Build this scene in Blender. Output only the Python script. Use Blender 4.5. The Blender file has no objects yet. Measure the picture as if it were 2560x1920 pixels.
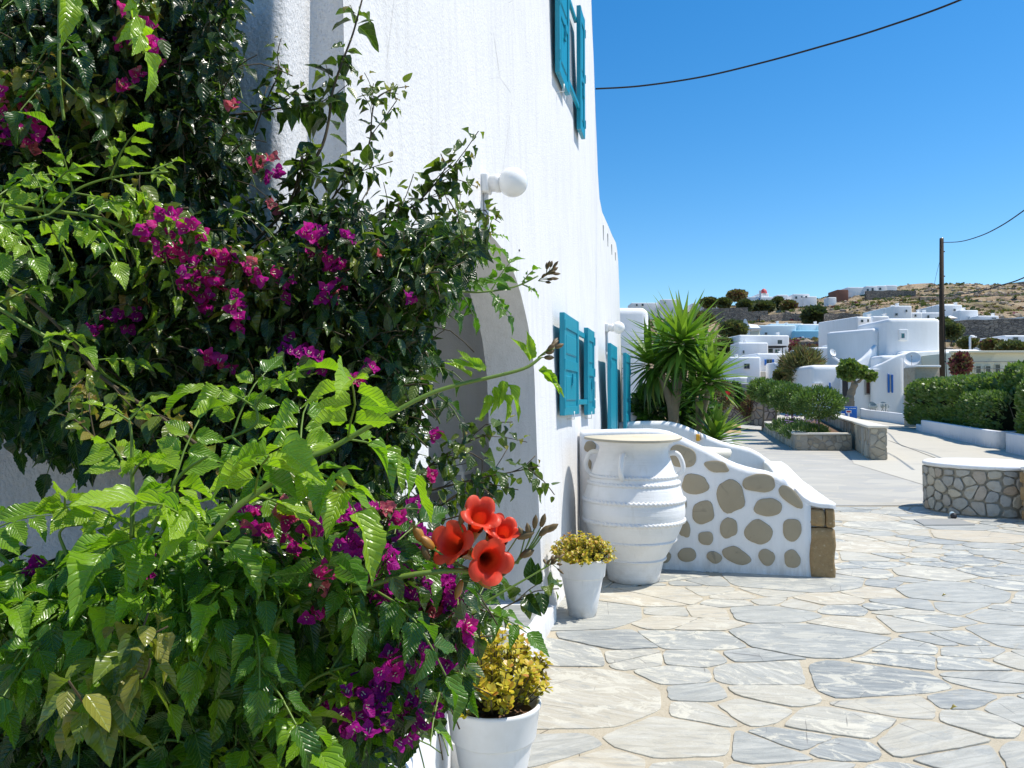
import bpy, bmesh, math, random
import numpy as np
from mathutils import Vector, Matrix, noise
from mathutils.geometry import delaunay_2d_cdt

# ------------------------------------------------------------------ camera, sky, sun, exposure
S = bpy.context.scene
C = S.collection
R = math.radians
PITCH = R(1.2); CAMZ = 1.6; FPX = 1934.0
cam = bpy.data.objects.new('camera', bpy.data.cameras.new('camera'))
C.objects.link(cam); S.camera = cam
cam.location = (0, 0, CAMZ); cam.rotation_euler = (R(90) + PITCH, 0, 0)
cam.data.sensor_width = 36; cam.data.lens = 36 * FPX / 2560
cam.data.clip_start = 0.05; cam.data.clip_end = 6000

SUN_EL = R(61); SUN_AZ = R(4)          # azimuth measured from +X towards +Y
sd = Vector((math.cos(SUN_EL) * math.cos(SUN_AZ), math.cos(SUN_EL) * math.sin(SUN_AZ), math.sin(SUN_EL)))
W = bpy.data.worlds.new("World"); S.world = W; W.use_nodes = True
nt = W.node_tree; nt.nodes.clear()
sky = nt.nodes.new('ShaderNodeTexSky'); sky.sky_type = 'NISHITA'; sky.sun_disc = False
sky.sun_elevation = SUN_EL; sky.sun_rotation = math.atan2(sd.x, sd.y)
sky.air_density = 1.0; sky.dust_density = 0.2; sky.ozone_density = 3.0
hs = nt.nodes.new('ShaderNodeHueSaturation'); hs.inputs['Saturation'].default_value = 1.38
hs.inputs['Hue'].default_value = 0.498
bg = nt.nodes.new('ShaderNodeBackground'); bg.inputs['Strength'].default_value = 0.112
out = nt.nodes.new('ShaderNodeOutputWorld')
nt.links.new(sky.outputs[0], hs.inputs['Color']); nt.links.new(hs.outputs[0], bg.inputs[0]); nt.links.new(bg.outputs[0], out.inputs[0])
sun = bpy.data.objects.new('sun', bpy.data.lights.new('sun', 'SUN')); C.objects.link(sun)
sun.data.energy = 3.7; sun.data.angle = R(0.5); sun.data.color = (1.0, 0.945, 0.86)
sun.rotation_euler = sd.to_track_quat('Z', 'Y').to_euler()
S.view_settings.view_transform = 'Standard'; S.view_settings.look = 'None'
S.view_settings.exposure = 0.60; S.view_settings.gamma = 1.0
S.cycles.max_bounces = 8; S.cycles.transparent_max_bounces = 8

# ------------------------------------------------------------------ helpers
rnd = random.Random(11)
nr = np.random.default_rng(5)
U = rnd.uniform
def at(px, py, Y):
    """the world point at distance Y along the view that the photograph shows at px, py"""
    u = (px - 1280) / FPX; v = (960 - py) / FPX
    d = Vector((u, math.cos(PITCH) - v * math.sin(PITCH), math.sin(PITCH) + v * math.cos(PITCH)))
    d *= Y / d.y
    return Vector((d.x, d.y, CAMZ + d.z))
def gat(px, py, z=0.0):
    u = (px - 1280) / FPX; v = (960 - py) / FPX
    d = Vector((u, math.cos(PITCH) - v * math.sin(PITCH), math.sin(PITCH) + v * math.cos(PITCH)))
    t = (z - CAMZ) / d.z
    return Vector((d.x * t, d.y * t, z))
def tag(o, label=None, cat=None, group=None, kind=None):
    if label: o['label'] = label
    if cat: o['category'] = cat
    if group: o['group'] = group
    if kind: o['kind'] = kind
    return o
def thing(name, label, cat, loc=(0, 0, 0), group=None):
    o = bpy.data.objects.new(name, None); C.objects.link(o); o.location = loc
    o.empty_display_size = 0.1
    return tag(o, label, cat, group)
def link(name, me, parent=None, loc=None, rot=None):
    o = bpy.data.objects.new(name, me); C.objects.link(o)
    if loc is not None: o.location = loc
    if rot is not None: o.rotation_euler = rot
    if parent is not None:
        o.parent = parent
        o.matrix_parent_inverse = Matrix.Translation(-Vector(parent.location)) if parent.type == 'EMPTY' and parent.parent is None else PI_OF(parent)
    return o
def PI_OF(p):
    m = Matrix.Identity(4); q = p
    chain = []
    while q is not None:
        chain.append(q); q = q.parent
    for q in reversed(chain):
        m = m @ (q.matrix_parent_inverse if q.parent else Matrix.Identity(4)) @ Matrix.LocRotScale(q.location, q.rotation_euler, q.scale)
    return m.inverted()

class MB:
    def __init__(s): s.v = []; s.f = []; s.m = []; s.sm = []
    def add(s, vs, fs, mi=0, smooth=False):
        b = len(s.v); s.v += [tuple(v) for v in vs]
        for f in fs: s.f.append(tuple(i + b for i in f)); s.m.append(mi); s.sm.append(smooth)
        return s
    def box(s, c, size, rot=0.0, mi=0, M=None, bev=0.0, seg=2):
        sx, sy, sz = [a / 2 for a in size]
        T = (M if M is not None else Matrix.Translation(Vector(c)) @ Matrix.Rotation(rot, 4, 'Z'))
        if bev <= 0:
            vs = [T @ Vector((x * sx, y * sy, z * sz)) for x, y, z in [(-1,-1,-1),(1,-1,-1),(1,1,-1),(-1,1,-1),(-1,-1,1),(1,-1,1),(1,1,1),(-1,1,1)]]
            s.add(vs, [(0,3,2,1),(4,5,6,7),(0,1,5,4),(1,2,6,5),(2,3,7,6),(3,0,4,7)], mi)
        else:
            bm = bmesh.new(); bmesh.ops.create_cube(bm, size=1.0)
            for v in bm.verts: v.co = Vector((v.co.x * size[0], v.co.y * size[1], v.co.z * size[2]))
            bmesh.ops.bevel(bm, geom=bm.edges[:], offset=bev, segments=seg, affect='EDGES', profile=0.5)
            bm.verts.index_update()
            s.add([T @ v.co for v in bm.verts], [[v.index for v in f.verts] for f in bm.faces], mi, seg > 1)
            bm.free()
        return s
    def tube(s, pts, rad, n=6, mi=0, cap=True, smooth=True):
        pts = [Vector(p) for p in pts]
        k = len(pts)
        rs = rad if isinstance(rad, (list, tuple)) else [rad] * k
        up = Vector((0, 0, 1)); vs = []; fs = []
        prev = None
        for i, p in enumerate(pts):
            d = (pts[min(i + 1, k - 1)] - pts[max(i - 1, 0)])
            if d.length < 1e-9: d = Vector((0, 0, 1))
            d.normalize()
            if prev is None:
                a = d.orthogonal().normalized()
            else:
                a = prev - d * prev.dot(d)
                a = a.normalized() if a.length > 1e-6 else d.orthogonal().normalized()
            prev = a; b = d.cross(a)
            for j in range(n):
                t = 2 * math.pi * j / n
                vs.append(p + (a * math.cos(t) + b * math.sin(t)) * rs[i])
        for i in range(k - 1):
            for j in range(n):
                fs.append((i * n + j, i * n + (j + 1) % n, (i + 1) * n + (j + 1) % n, (i + 1) * n + j))
        if cap:
            fs.append(tuple(reversed(range(n)))); fs.append(tuple((k - 1) * n + j for j in range(n)))
        return s.add(vs, fs, mi, smooth)
    def lathe(s, prof, c=(0, 0, 0), n=32, mi=0, smooth=True, fn=None, M=None):
        vs = []; fs = []; c = Vector(c)
        for i, (r, z) in enumerate(prof):
            for j in range(n):
                t = 2 * math.pi * j / n
                rr, zz = (r, z) if fn is None else fn(i, j, r, z, t)
                p = Vector((rr * math.cos(t), rr * math.sin(t), zz))
                vs.append((M @ p) if M is not None else c + p)
        for i in range(len(prof) - 1):
            for j in range(n):
                fs.append((i * n + j, i * n + (j + 1) % n, (i + 1) * n + (j + 1) % n, (i + 1) * n + j))
        return s.add(vs, fs, mi, smooth)
    def prism(s, poly, z0, z1, mi=0, smooth=False, top_inset=0.0, M=None):
        n = len(poly)
        cx = sum(p[0] for p in poly) / n; cy = sum(p[1] for p in poly) / n
        vs = [Vector((p[0], p[1], z0)) for p in poly]
        if top_inset:
            vs += [Vector((p[0], p[1], z1 - top_inset)) for p in poly]
            tp = []
            for p in poly:
                d = Vector((cx - p[0], cy - p[1])); L = max(d.length, 1e-6); d = d / L * min(top_inset, L * .5)
                tp.append(Vector((p[0] + d.x, p[1] + d.y, z1)))
            vs += tp; k = 3
        else:
            vs += [Vector((p[0], p[1], z1)) for p in poly]; k = 2
        if M is not None: vs = [M @ v for v in vs]
        fs = []
        for a in range(k - 1):
            for i in range(n):
                fs.append((a * n + i, a * n + (i + 1) % n, (a + 1) * n + (i + 1) % n, (a + 1) * n + i))
        fs.append(tuple((k - 1) * n + i for i in range(n)))
        fs.append(tuple(reversed(range(n))))
        return s.add(vs, fs, mi, smooth)
    def mesh(s, name, mats):
        me = bpy.data.meshes.new(name); me.from_pydata(s.v, [], s.f)
        for m in (mats if isinstance(mats, (list, tuple)) else [mats]): me.materials.append(m)
        me.polygons.foreach_set('material_index', s.m); me.polygons.foreach_set('use_smooth', s.sm)
        me.update(); return me
    def build(s, name, mats, parent=None, **kw):
        return link(name, s.mesh(name, mats), parent, **kw)

def np_mesh(name, V, F, mats, smooth=True, tone=None, uv=None, mi=None):
    """V (n,3); F (m,k) all faces with the same number of corners"""
    me = bpy.data.meshes.new(name); n, (m, k) = len(V), F.shape
    me.vertices.add(n); me.vertices.foreach_set('co', np.ascontiguousarray(V, dtype=np.float32).ravel())
    me.loops.add(m * k); me.loops.foreach_set('vertex_index', np.ascontiguousarray(F, dtype=np.int32).ravel())
    me.polygons.add(m); me.polygons.foreach_set('loop_start', np.arange(0, m * k, k, dtype=np.int32))
    me.polygons.foreach_set('loop_total', np.full(m, k, dtype=np.int32))
    if smooth: me.polygons.foreach_set('use_smooth', np.ones(m, dtype=bool))
    for x in (mats if isinstance(mats, (list, tuple)) else [mats]): me.materials.append(x)
    if mi is not None: me.polygons.foreach_set('material_index', mi.astype(np.int32))
    if tone is not None:
        a = me.attributes.new('tone', 'FLOAT', 'POINT'); a.data.foreach_set('value', np.ascontiguousarray(tone, dtype=np.float32))
    if uv is not None:
        a = me.attributes.new('luv', 'FLOAT_VECTOR', 'POINT')
        u3 = np.zeros((n, 3), np.float32); u3[:, :2] = uv; a.data.foreach_set('vector', u3.ravel())
    me.update(calc_edges=True); return me
def set_tone(me, t):
    a = me.attributes.new('tone', 'FLOAT', 'POINT'); a.data.foreach_set('value', np.full(len(me.vertices), t, np.float32))

# ------------------------------------------------------------------ materials
class NT:
    def __init__(s, name):
        s.m = bpy.data.materials.new(name); s.m.use_nodes = True; s.t = s.m.node_tree; s.t.nodes.clear()
        s.o = s.n('ShaderNodeOutputMaterial'); s.b = s.n('ShaderNodeBsdfPrincipled'); s.l(s.b.outputs[0], s.o.inputs[0])
    def n(s, typ, **kw):
        x = s.t.nodes.new(typ)
        for k, v in kw.items(): setattr(x, k, v)
        return x
    def l(s, a, b): s.t.links.new(a, b)
    def geo(s): return s.n('ShaderNodeNewGeometry').outputs['Position']
    def objc(s): return s.n('ShaderNodeTexCoord').outputs['Object']
    def mapping(s, vec, scale=(1, 1, 1), rot=(0, 0, 0)):
        m = s.n('ShaderNodeMapping'); s.l(vec, m.inputs[0]); m.inputs['Scale'].default_value = scale; m.inputs['Rotation'].default_value = rot
        return m.outputs[0]
    def noise(s, vec, scale, detail=4, rough=.55, dist=0.0):
        x = s.n('ShaderNodeTexNoise'); s.l(vec, x.inputs['Vector']); x.inputs['Scale'].default_value = scale
        x.inputs['Detail'].default_value = detail; x.inputs['Roughness'].default_value = rough; x.inputs['Distortion'].default_value = dist
        return x.outputs['Fac']
    def voro(s, vec, scale, feat='F1', outp='Distance', rnd_=1.0):
        x = s.n('ShaderNodeTexVoronoi'); x.feature = feat; s.l(vec, x.inputs['Vector']); x.inputs['Scale'].default_value = scale
        x.inputs['Randomness'].default_value = rnd_
        return x.outputs[outp]
    def ramp(s, fac, stops, interp='LINEAR'):
        r = s.n('ShaderNodeValToRGB'); s.l(fac, r.inputs[0]); r.color_ramp.interpolation = interp
        e = r.color_ramp.elements
        while len(e) < len(stops): e.new(0.5)
        for i, (p, c) in enumerate(stops):
            e[i].position = p; e[i].color = (c[0], c[1], c[2], 1) if isinstance(c, (tuple, list)) else (c, c, c, 1)
        return r.outputs[0]
    def mix(s, fac, a, b, mode='MIX'):
        x = s.n('ShaderNodeMix', data_type='RGBA', blend_type=mode)
        for i, v in ((0, fac), (6, a), (7, b)):
            if hasattr(v, 'is_linked') or hasattr(v, 'links'): s.l(v, x.inputs[i])
            elif i == 0: x.inputs[0].default_value = v
            else: x.inputs[i].default_value = (v[0], v[1], v[2], 1)
        return x.outputs[2]
    def math(s, op, a, b=0.0, c=None, clamp=False):
        x = s.n('ShaderNodeMath', operation=op); x.use_clamp = clamp
        for i, v in enumerate((a, b) if c is None else (a, b, c)):
            if hasattr(v, 'links'): s.l(v, x.inputs[i])
            else: x.inputs[i].default_value = v
        return x.outputs[0]
    def attr(s, name, o='Fac'):
        x = s.n('ShaderNodeAttribute'); x.attribute_name = name; return x.outputs[o]
    def bump(s, h, dist, strength=1.0, prev=None):
        x = s.n('ShaderNodeBump'); s.l(h, x.inputs['Height']); x.inputs['Distance'].default_value = dist; x.inputs['Strength'].default_value = strength
        if prev is not None: s.l(prev, x.inputs['Normal'])
        return x.outputs[0]
    def col(s, c):
        if hasattr(c, 'links'): s.l(c, s.b.inputs['Base Color'])
        else: s.b.inputs['Base Color'].default_value = (c[0], c[1], c[2], 1)
    def fin(s, col=None, rough=.6, bump=None, spec=.5, metal=0.0):
        if col is not None: s.col(col)
        if hasattr(rough, 'links'): s.l(rough, s.b.inputs['Roughness'])
        else: s.b.inputs['Roughness'].default_value = rough
        if bump is not None: s.l(bump, s.b.inputs['Normal'])
        s.b.inputs['Specular IOR Level'].default_value = spec; s.b.inputs['Metallic'].default_value = metal
        return s.m

def mat_plain(name, c, rough=.5, spec=.5, metal=0.0, var=.12, scale=8.0, bump=0.0, bscale=60.0):
    t = NT(name); g = t.objc()
    n1 = t.noise(g, scale, 5, .6)
    cc = t.mix(n1, tuple(x * (1 - var) for x in c), tuple(min(x * (1 + var), .9) for x in c))
    b = t.bump(t.noise(g, bscale, 4, .6), bump) if bump else None
    return t.fin(cc, rough, b, spec, metal)

def mat_stucco(name, c=(.755, .75, .745), coarse=1.0, streak=.5):
    t = NT(name); g = t.geo()
    big = t.noise(g, 0.9, 5, .6)
    st = t.noise(t.mapping(g, (9, 9, .8)), 1.6, 6, .65)
    fine = t.noise(g, 34, 8, .72)
    grit = t.voro(g, 75, 'F1')
    pits = t.noise(t.mapping(g, (1, 1, .45)), 95, 4, .7)
    cc = t.mix(t.math('MULTIPLY', t.ramp(big, [(.35, 0), (.75, 1)]), .30), c, (c[0] * .86, c[1] * .87, c[2] * .86))
    cc = t.mix(t.math('MULTIPLY', t.ramp(st, [(.46, 0), (.74, 1)]), streak), cc, (c[0] * .74, c[1] * .735, c[2] * .71))
    speck = t.ramp(t.noise(t.mapping(g, (1, 1, .6)), 150, 2, .5), [(.63, 0), (.72, 1)])
    msk = t.ramp(t.noise(g, 1.3, 3, .5), [(.42, 0), (.62, 1)])
    cc = t.mix(t.math('MULTIPLY', t.math('MULTIPLY', speck, t.math('MULTIPLY_ADD', msk, .8, .2)), .6 * coarse), cc, (.40, .38, .35))
    sz_ = t.n('ShaderNodeSeparateXYZ'); t.l(g, sz_.inputs[0])
    low = t.math('MULTIPLY', t.ramp(sz_.outputs[2], [(0.0, 1), (.30, 0)]), t.ramp(t.noise(t.mapping(g, (4, 4, 1.3)), 2.5, 6, .7), [(.40, 0), (.62, 1)]))
    cc = t.mix(t.math('MULTIPLY', low, .6), cc, (.47, .44, .39))
    hair = t.voro(t.mapping(g, (1, 1, .7)), 1.15, 'DISTANCE_TO_EDGE'); hm = t.ramp(t.noise(g, .9, 3), [(.56, 0), (.62, 1)])
    cc = t.mix(t.math('MULTIPLY', t.math('MULTIPLY', t.ramp(hair, [(0, 1), (.004, 0)]), hm), .5), cc, (.35, .34, .32))
    b = t.bump(fine, .0052 * coarse)
    b = t.bump(grit, .0012 * coarse, 1.0, b)
    b = t.bump(pits, .0022 * coarse, 1.0, b)
    return t.fin(cc, .82, b, .3)

M = {}
M['stucco'] = mat_stucco('stucco')
M['stucco_rough'] = mat_stucco('stucco_rough', coarse=1.9, streak=.6)
M['whitewash'] = mat_stucco('whitewash', (.80, .80, .80), .45, .3)
def _far():
    t = NT('far_white'); g = t.geo()
    st = t.noise(t.mapping(g, (1.2, 1.2, .25)), 1.0, 5, .65)
    cc = t.mix(t.ramp(st, [(.45, 0), (.8, .5)]), (.84, .84, .83), (.68, .68, .66))
    return t.fin(cc, .85, t.bump(t.noise(g, 5, 4), .006), .3)
M['far_white'] = _far()
M['far_aqua'] = mat_plain('far_aqua', (.28, .58, .72), .8, .3, var=.06, scale=.5)
M['far_aqua_pale'] = mat_plain('far_aqua_pale', (.62, .74, .78), .8, .3, var=.05, scale=.5)
M['far_cream'] = mat_plain('far_cream', (.66, .64, .50), .8, .3, var=.06, scale=.6)
M['far_glass'] = mat_plain('far_glass', (.03, .05, .055), .12, .6, var=.3, scale=1.0)
M['far_teal_glass'] = mat_plain('far_teal_glass', (.03, .16, .19), .15, .6, var=.3, scale=.6)
M['far_blue'] = mat_plain('far_blue', (.012, .14, .48), .45, .5)
M['dark_frame'] = mat_plain('dark_frame', (.02, .02, .025), .5)
M['red_dome'] = mat_plain('red_dome', (.62, .10, .10), .6, .4, var=.15, scale=1.0)
M['brown_curtain'] = mat_plain('brown_curtain', (.09, .045, .035), .7, .3, var=.3, scale=3)
M['grey_frame'] = mat_plain('grey_frame', (.30, .30, .28), .6)
def _teal():
    t = NT('teal_paint'); g = t.geo()
    n1 = t.noise(t.mapping(g, (6, 6, 1.2)), 3, 5, .6)
    cc = t.mix(n1, (.0, .20, .30), (.0, .31, .42))
    wear = t.ramp(t.noise(g, 28, 6, .7), [(.70, 0), (.76, 1)])
    cc = t.mix(t.math('MULTIPLY', wear, .5), cc, (.25, .42, .44))
    b = t.bump(t.noise(t.mapping(g, (30, 30, 3)), 4, 4), .0012)
    return t.fin(cc, .38, b, .5)
M['teal'] = _teal()
M['plastic_white'] = mat_plain('plastic_white', (.78, .78, .76), .38, .5, var=.03, scale=4, bump=.0004, bscale=30)
def _pot():
    t = NT('pot_white'); g = t.objc()
    n1 = t.noise(g, 6, 5, .6)
    cc = t.mix(t.ramp(n1, [(.4, 0), (.8, 1)]), (.76, .76, .755), (.66, .655, .63))
    sc = t.ramp(t.noise(t.mapping(g, (1, 1, 5)), 22, 5, .75), [(.66, 0), (.72, 1)])
    cc = t.mix(t.math('MULTIPLY', sc, .35), cc, (.5, .49, .46))
    sz_ = t.n('ShaderNodeSeparateXYZ'); t.l(t.geo(), sz_.inputs[0]); low = t.math('MULTIPLY', t.ramp(sz_.outputs[2], [(0.0, 1), (.14, 0)]), t.ramp(t.noise(g, 9, 6, .7), [(.38, 0), (.62, 1)])); cc = t.mix(t.math('MULTIPLY', low, .6), cc, (.40, .36, .29))
    drip = t.ramp(t.noise(t.mapping(g, (1, 1, .12)), 30, 4, .6), [(.60, 0), (.72, 1)]); cc = t.mix(t.math('MULTIPLY', drip, .22), cc, (.46, .43, .37))
    return t.fin(cc, t.ramp(n1, [(.3, .35), (.8, .55)]), t.bump(n1, .0012), .5)
M['pot'] = _pot()
def _jar():
    t = NT('jar_white'); g = t.objc()
    rings = t.noise(t.mapping(g, (1.2, 1.2, 55)), 1.5, 4, .6)
    n1 = t.noise(g, 5, 5, .6)
    cc = t.mix(t.ramp(n1, [(.4, 0), (.8, 1)]), (.79, .79, .785), (.70, .70, .685))
    cc = t.mix(t.math('MULTIPLY', t.ramp(rings, [(.6, 0), (.75, 1)]), .25), cc, (.62, .62, .6))
    sz_ = t.n('ShaderNodeSeparateXYZ'); t.l(t.geo(), sz_.inputs[0]); low = t.math('MULTIPLY', t.ramp(sz_.outputs[2], [(0.0, 1), (.22, 0)]), t.ramp(t.noise(g, 7, 6, .7), [(.38, 0), (.62, 1)])); cc = t.mix(t.math('MULTIPLY', low, .5), cc, (.45, .41, .34))
    cc = t.mix(t.math('MULTIPLY', t.ramp(t.noise(t.mapping(g, (1, 1, .15)), 22, 4, .6), [(.58, 0), (.72, 1)]), .25), cc, (.55, .53, .48))
    b = t.bump(rings, .0035); b = t.bump(t.noise(g, 45, 5, .6), .0016, 1, b)
    return t.fin(cc, .6, b, .35)
M['jar'] = _jar()
M['lid'] = mat_plain('lid_board', (.60, .53, .40), .7, .3, var=.12, scale=5, bump=.001)
M['lid_edge'] = mat_plain('lid_edge', (.38, .35, .28), .7, .3, var=.25, scale=20)
M['milk_glass'] = mat_plain('milk_glass', (.84, .84, .81), .22, .5, var=.02)
def _stonepaint():
    t = NT('painted_stone'); g = t.geo()
    n1 = t.noise(g, 7, 5, .6); n2 = t.noise(g, 60, 5, .7)
    cc = t.mix(n1, (.32, .27, .185), (.41, .35, .25))
    cc = t.mix(t.ramp(t.noise(g, 4.5, 3, .5, 1.5), [(.62, 0), (.70, .8)]), cc, (.24, .21, .155))
    cr = t.ramp(t.noise(g, 17, 6, .75), [(.70, 0), (.74, 1)])
    cc = t.mix(t.math('MULTIPLY', cr, .7), cc, (.07, .065, .06))
    cc = t.mix(t.math('MULTIPLY', t.ramp(t.noise(g, 40, 3, .6), [(.74, 0), (.77, 1)]), .7), cc, (.7, .7, .69))
    return t.fin(cc, .8, t.bump(n2, .002), .3)
M['painted_stone'] = _stonepaint()
def _sand():
    t = NT('sandstone'); g = t.geo()
    n1 = t.noise(g, 11, 6, .7); n2 = t.noise(g, 55, 6, .75)
    cc = t.mix(n1, (.20, .125, .055), (.47, .345, .19))
    cc = t.mix(t.ramp(t.noise(g, 30, 4, .7), [(.6, 0), (.7, .7)]), cc, (.55, .46, .31))
    b = t.bump(n1, .02); b = t.bump(n2, .007, 1, b)
    return t.fin(cc, .9, b, .2)
M['sandstone'] = _sand()
def mat_rubble(name, cols, bs=.006, sc=14):
    """masonry stone; the tone attribute picks the stone's own colour"""
    t = NT(name); g = t.geo(); tn = t.attr('tone')
    cc = t.ramp(tn, cols)
    n1 = t.noise(g, sc, 6, .7)
    cc = t.mix(t.ramp(n1, [(.3, .75), (.7, 1.2)]), (0, 0, 0), cc, 'MIX')
    cc = t.mix(t.ramp(t.noise(g, sc * .35, 4, .6, .5), [(.58, 0), (.70, .55)]), cc, (.40, .30, .18))
    b = t.bump(n1, bs); b = t.bump(t.noise(g, sc * 5, 5, .7), bs * .35, 1, b)
    return t.fin(cc, .85, b, .25)
STC = [(0, (.44, .42, .36)), (.25, (.34, .34, .325)), (.5, (.50, .45, .35)), (.75, (.42, .41, .38)), (.92, (.38, .37, .34)), (1, (.46, .34, .23))]
M['rubble'] = mat_rubble('rubble_stone', STC)
M['rubble_mortar'] = mat_plain('rubble_mortar', (.32, .30, .25), .9, .2, var=.25, scale=12, bump=.006, bscale=30)
M['rubble_far'] = mat_rubble('rubble_far', [(0, (.42, .37, .28)), (.3, (.30, .27, .21)), (.6, (.50, .45, .34)), (1, (.34, .33, .29))], .02, 5)
def _drywall():
    t = NT('dry_stone'); g = t.geo()
    v = t.voro(t.mapping(g, (1, 1, 1.8)), 1.6, 'F1', 'Color'); e = t.voro(t.mapping(g, (1, 1, 1.8)), 1.6, 'DISTANCE_TO_EDGE')
    sep = t.n('ShaderNodeSeparateColor'); t.l(v, sep.inputs[0])
    cc = t.ramp(sep.outputs[0], [(0, (.19, .165, .15)), (.5, (.28, .24, .20)), (1, (.38, .32, .26))])
    cc = t.mix(t.ramp(e, [(0, 1), (.08, 0)]), cc, (.04, .035, .03))
    return t.fin(cc, .9, t.bump(e, .15), .2)
M['dry_stone'] = _drywall()
# flagstones: tone 0..1 blue-grey to cream
def _flag():
    t = NT('flagstone'); g = t.geo(); tn = t.attr('tone'); tn2 = t.attr('ang')
    vr = t.n('ShaderNodeVectorRotate'); vr.rotation_type = 'Z_AXIS'; t.l(g, vr.inputs['Vector']); t.l(tn2, vr.inputs['Angle'])
    gg = vr.outputs[0]
    base = t.ramp(tn, [(0, (.215, .232, .228)), (.2, (.285, .30, .292)), (.45, (.34, .348, .322)), (.65, (.385, .38, .338)), (.85, (.45, .425, .35)), (1, (.51, .44, .32))])
    gr = t.noise(t.mapping(gg, (1.5, 11, 2)), 2.0, 8, .72, .8)          # cleft grain
    gr2 = t.noise(t.mapping(gg, (1, 3.2, 1)), 3.2, 7, .7, 1.2)
    cc = t.mix(t.ramp(gr, [(.46, 0), (.60, .75)]), base, t.mix(.6, base, (.56, .56, .515)))
    cc = t.mix(t.ramp(gr, [(.34, .65), (.44, 0)]), cc, t.mix(.5, base, (.16, .18, .19)))
    cc = t.mix(t.ramp(gr2, [(.36, .5), (.46, 0)]), cc, (.27, .29, .29))
    bl = t.noise(t.mapping(gg, (1, 1.6, 1)), 4.2, 9, .74, 1.0)           # lime bloom with crisp edges
    cm = t.math('MULTIPLY', t.ramp(bl, [(.515, 0), (.56, 1)]), t.ramp(t.attr('ang', 'Fac'), [(0, .15), (.25, .85)]))
    cc = t.mix(cm, cc, (.60, .575, .48))
    cc = t.mix(t.math('MULTIPLY', t.ramp(bl, [(.30, 1), (.40, 0)]), .5), cc, (.46, .40, .28))
    cc = t.mix(t.math('MULTIPLY', t.ramp(t.noise(g, 140, 3, .7), [(.60, 0), (.72, 1)]), .25), cc, (.18, .18, .17))
    crk = t.voro(t.mapping(gg, (1.3, .8, 0)), 2.3, 'DISTANCE_TO_EDGE')
    cc = t.mix(t.math('MULTIPLY', t.ramp(crk, [(0, 1), (.006, 0)]), t.ramp(t.noise(g, 1.9, 2), [(.56, 0), (.6, .8)])), cc, (.08, .075, .07))
    b = t.bump(gr, .008); b = t.bump(bl, .005, 1, b); b = t.bump(t.noise(g, 70, 5, .7), .0018, 1, b)
    return t.fin(cc, t.ramp(gr, [(.3, .5), (.7, .75)]), b, .35)
M['flag'] = _flag()
def _mortar():
    t = NT('mortar'); g = t.geo()
    n1 = t.noise(g, 3, 6, .65); n2 = t.noise(g, 90, 5, .75)
    cc = t.mix(n1, (.41, .36, .265), (.52, .465, .36)); cc = t.mix(t.ramp(n2, [(.35, .5), (.5, 0)]), cc, (.30, .25, .18))
    crack = t.voro(t.mapping(g, (1, 1, 0)), 3.1, 'DISTANCE_TO_EDGE')
    cc = t.mix(t.math('MULTIPLY', t.ramp(crack, [(0, 1), (.008, 0)]), t.ramp(t.noise(g, 1.7, 3), [(.5, 0), (.56, 1)])), cc, (.08, .065, .05))
    b = t.bump(n2, .004); b = t.bump(t.noise(g, 14, 5), .008, 1, b)
    return t.fin(cc, .92, b, .2)
M['mortar'] = _mortar()
def _conc():
    t = NT('concrete'); g = t.geo()
    st = t.noise(t.mapping(g, (.5, 2.6, 1)), 2.2, 6, .7); n = t.noise(g, .35, 4, .6)
    cc = t.mix(st, (.36, .345, .30), (.455, .435, .375)); cc = t.mix(t.ramp(n, [(.4, 0), (.7, .5)]), cc, (.48, .46, .41))
    dv = t.noise(g, 2.5, 3); ofs = t.n('ShaderNodeVectorMath', operation='MULTIPLY_ADD'); t.l(dv, ofs.inputs[0]); ofs.inputs[1].default_value = (.3, .3, 0); t.l(t.mapping(g, (.75, 1.35, 0)), ofs.inputs[2]); e = t.voro(ofs.outputs[0], 1.9, 'DISTANCE_TO_EDGE'); vc = t.voro(ofs.outputs[0], 1.9, 'F1', 'Color'); sp = t.n('ShaderNodeSeparateColor'); t.l(vc, sp.inputs[0])
    cc = t.mix(t.math('MULTIPLY', t.ramp(sp.outputs[0], [(.2, 1), (.7, 0)]), .30), cc, (.33, .34, .345)); cc = t.mix(t.math('MULTIPLY', t.ramp(sp.outputs[1], [(.6, 0), (.9, 1)]), .35), cc, (.58, .54, .44))
    cc = t.mix(t.math('MULTIPLY', t.ramp(e, [(0, 1), (.035, 0)]), .45), cc, (.54, .49, .39))
    return t.fin(cc, .85, t.bump(t.noise(g, 40, 5, .7), .004), .3)
M['concrete'] = _conc()
def _road():
    t = NT('road_concrete'); g = t.geo()
    st = t.noise(t.mapping(g, (.3, 1.5, 1)), 1.4, 6, .7)
    cc = t.mix(st, (.47, .44, .365), (.58, .545, .455))
    cc = t.mix(t.ramp(t.noise(g, .5, 5, .65), [(.55, 0), (.68, .35)]), cc, (.34, .33, .29))
    return t.fin(cc, .88, t.bump(t.noise(g, 30, 5, .7), .004), .25)
M['road'] = _road()
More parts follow.
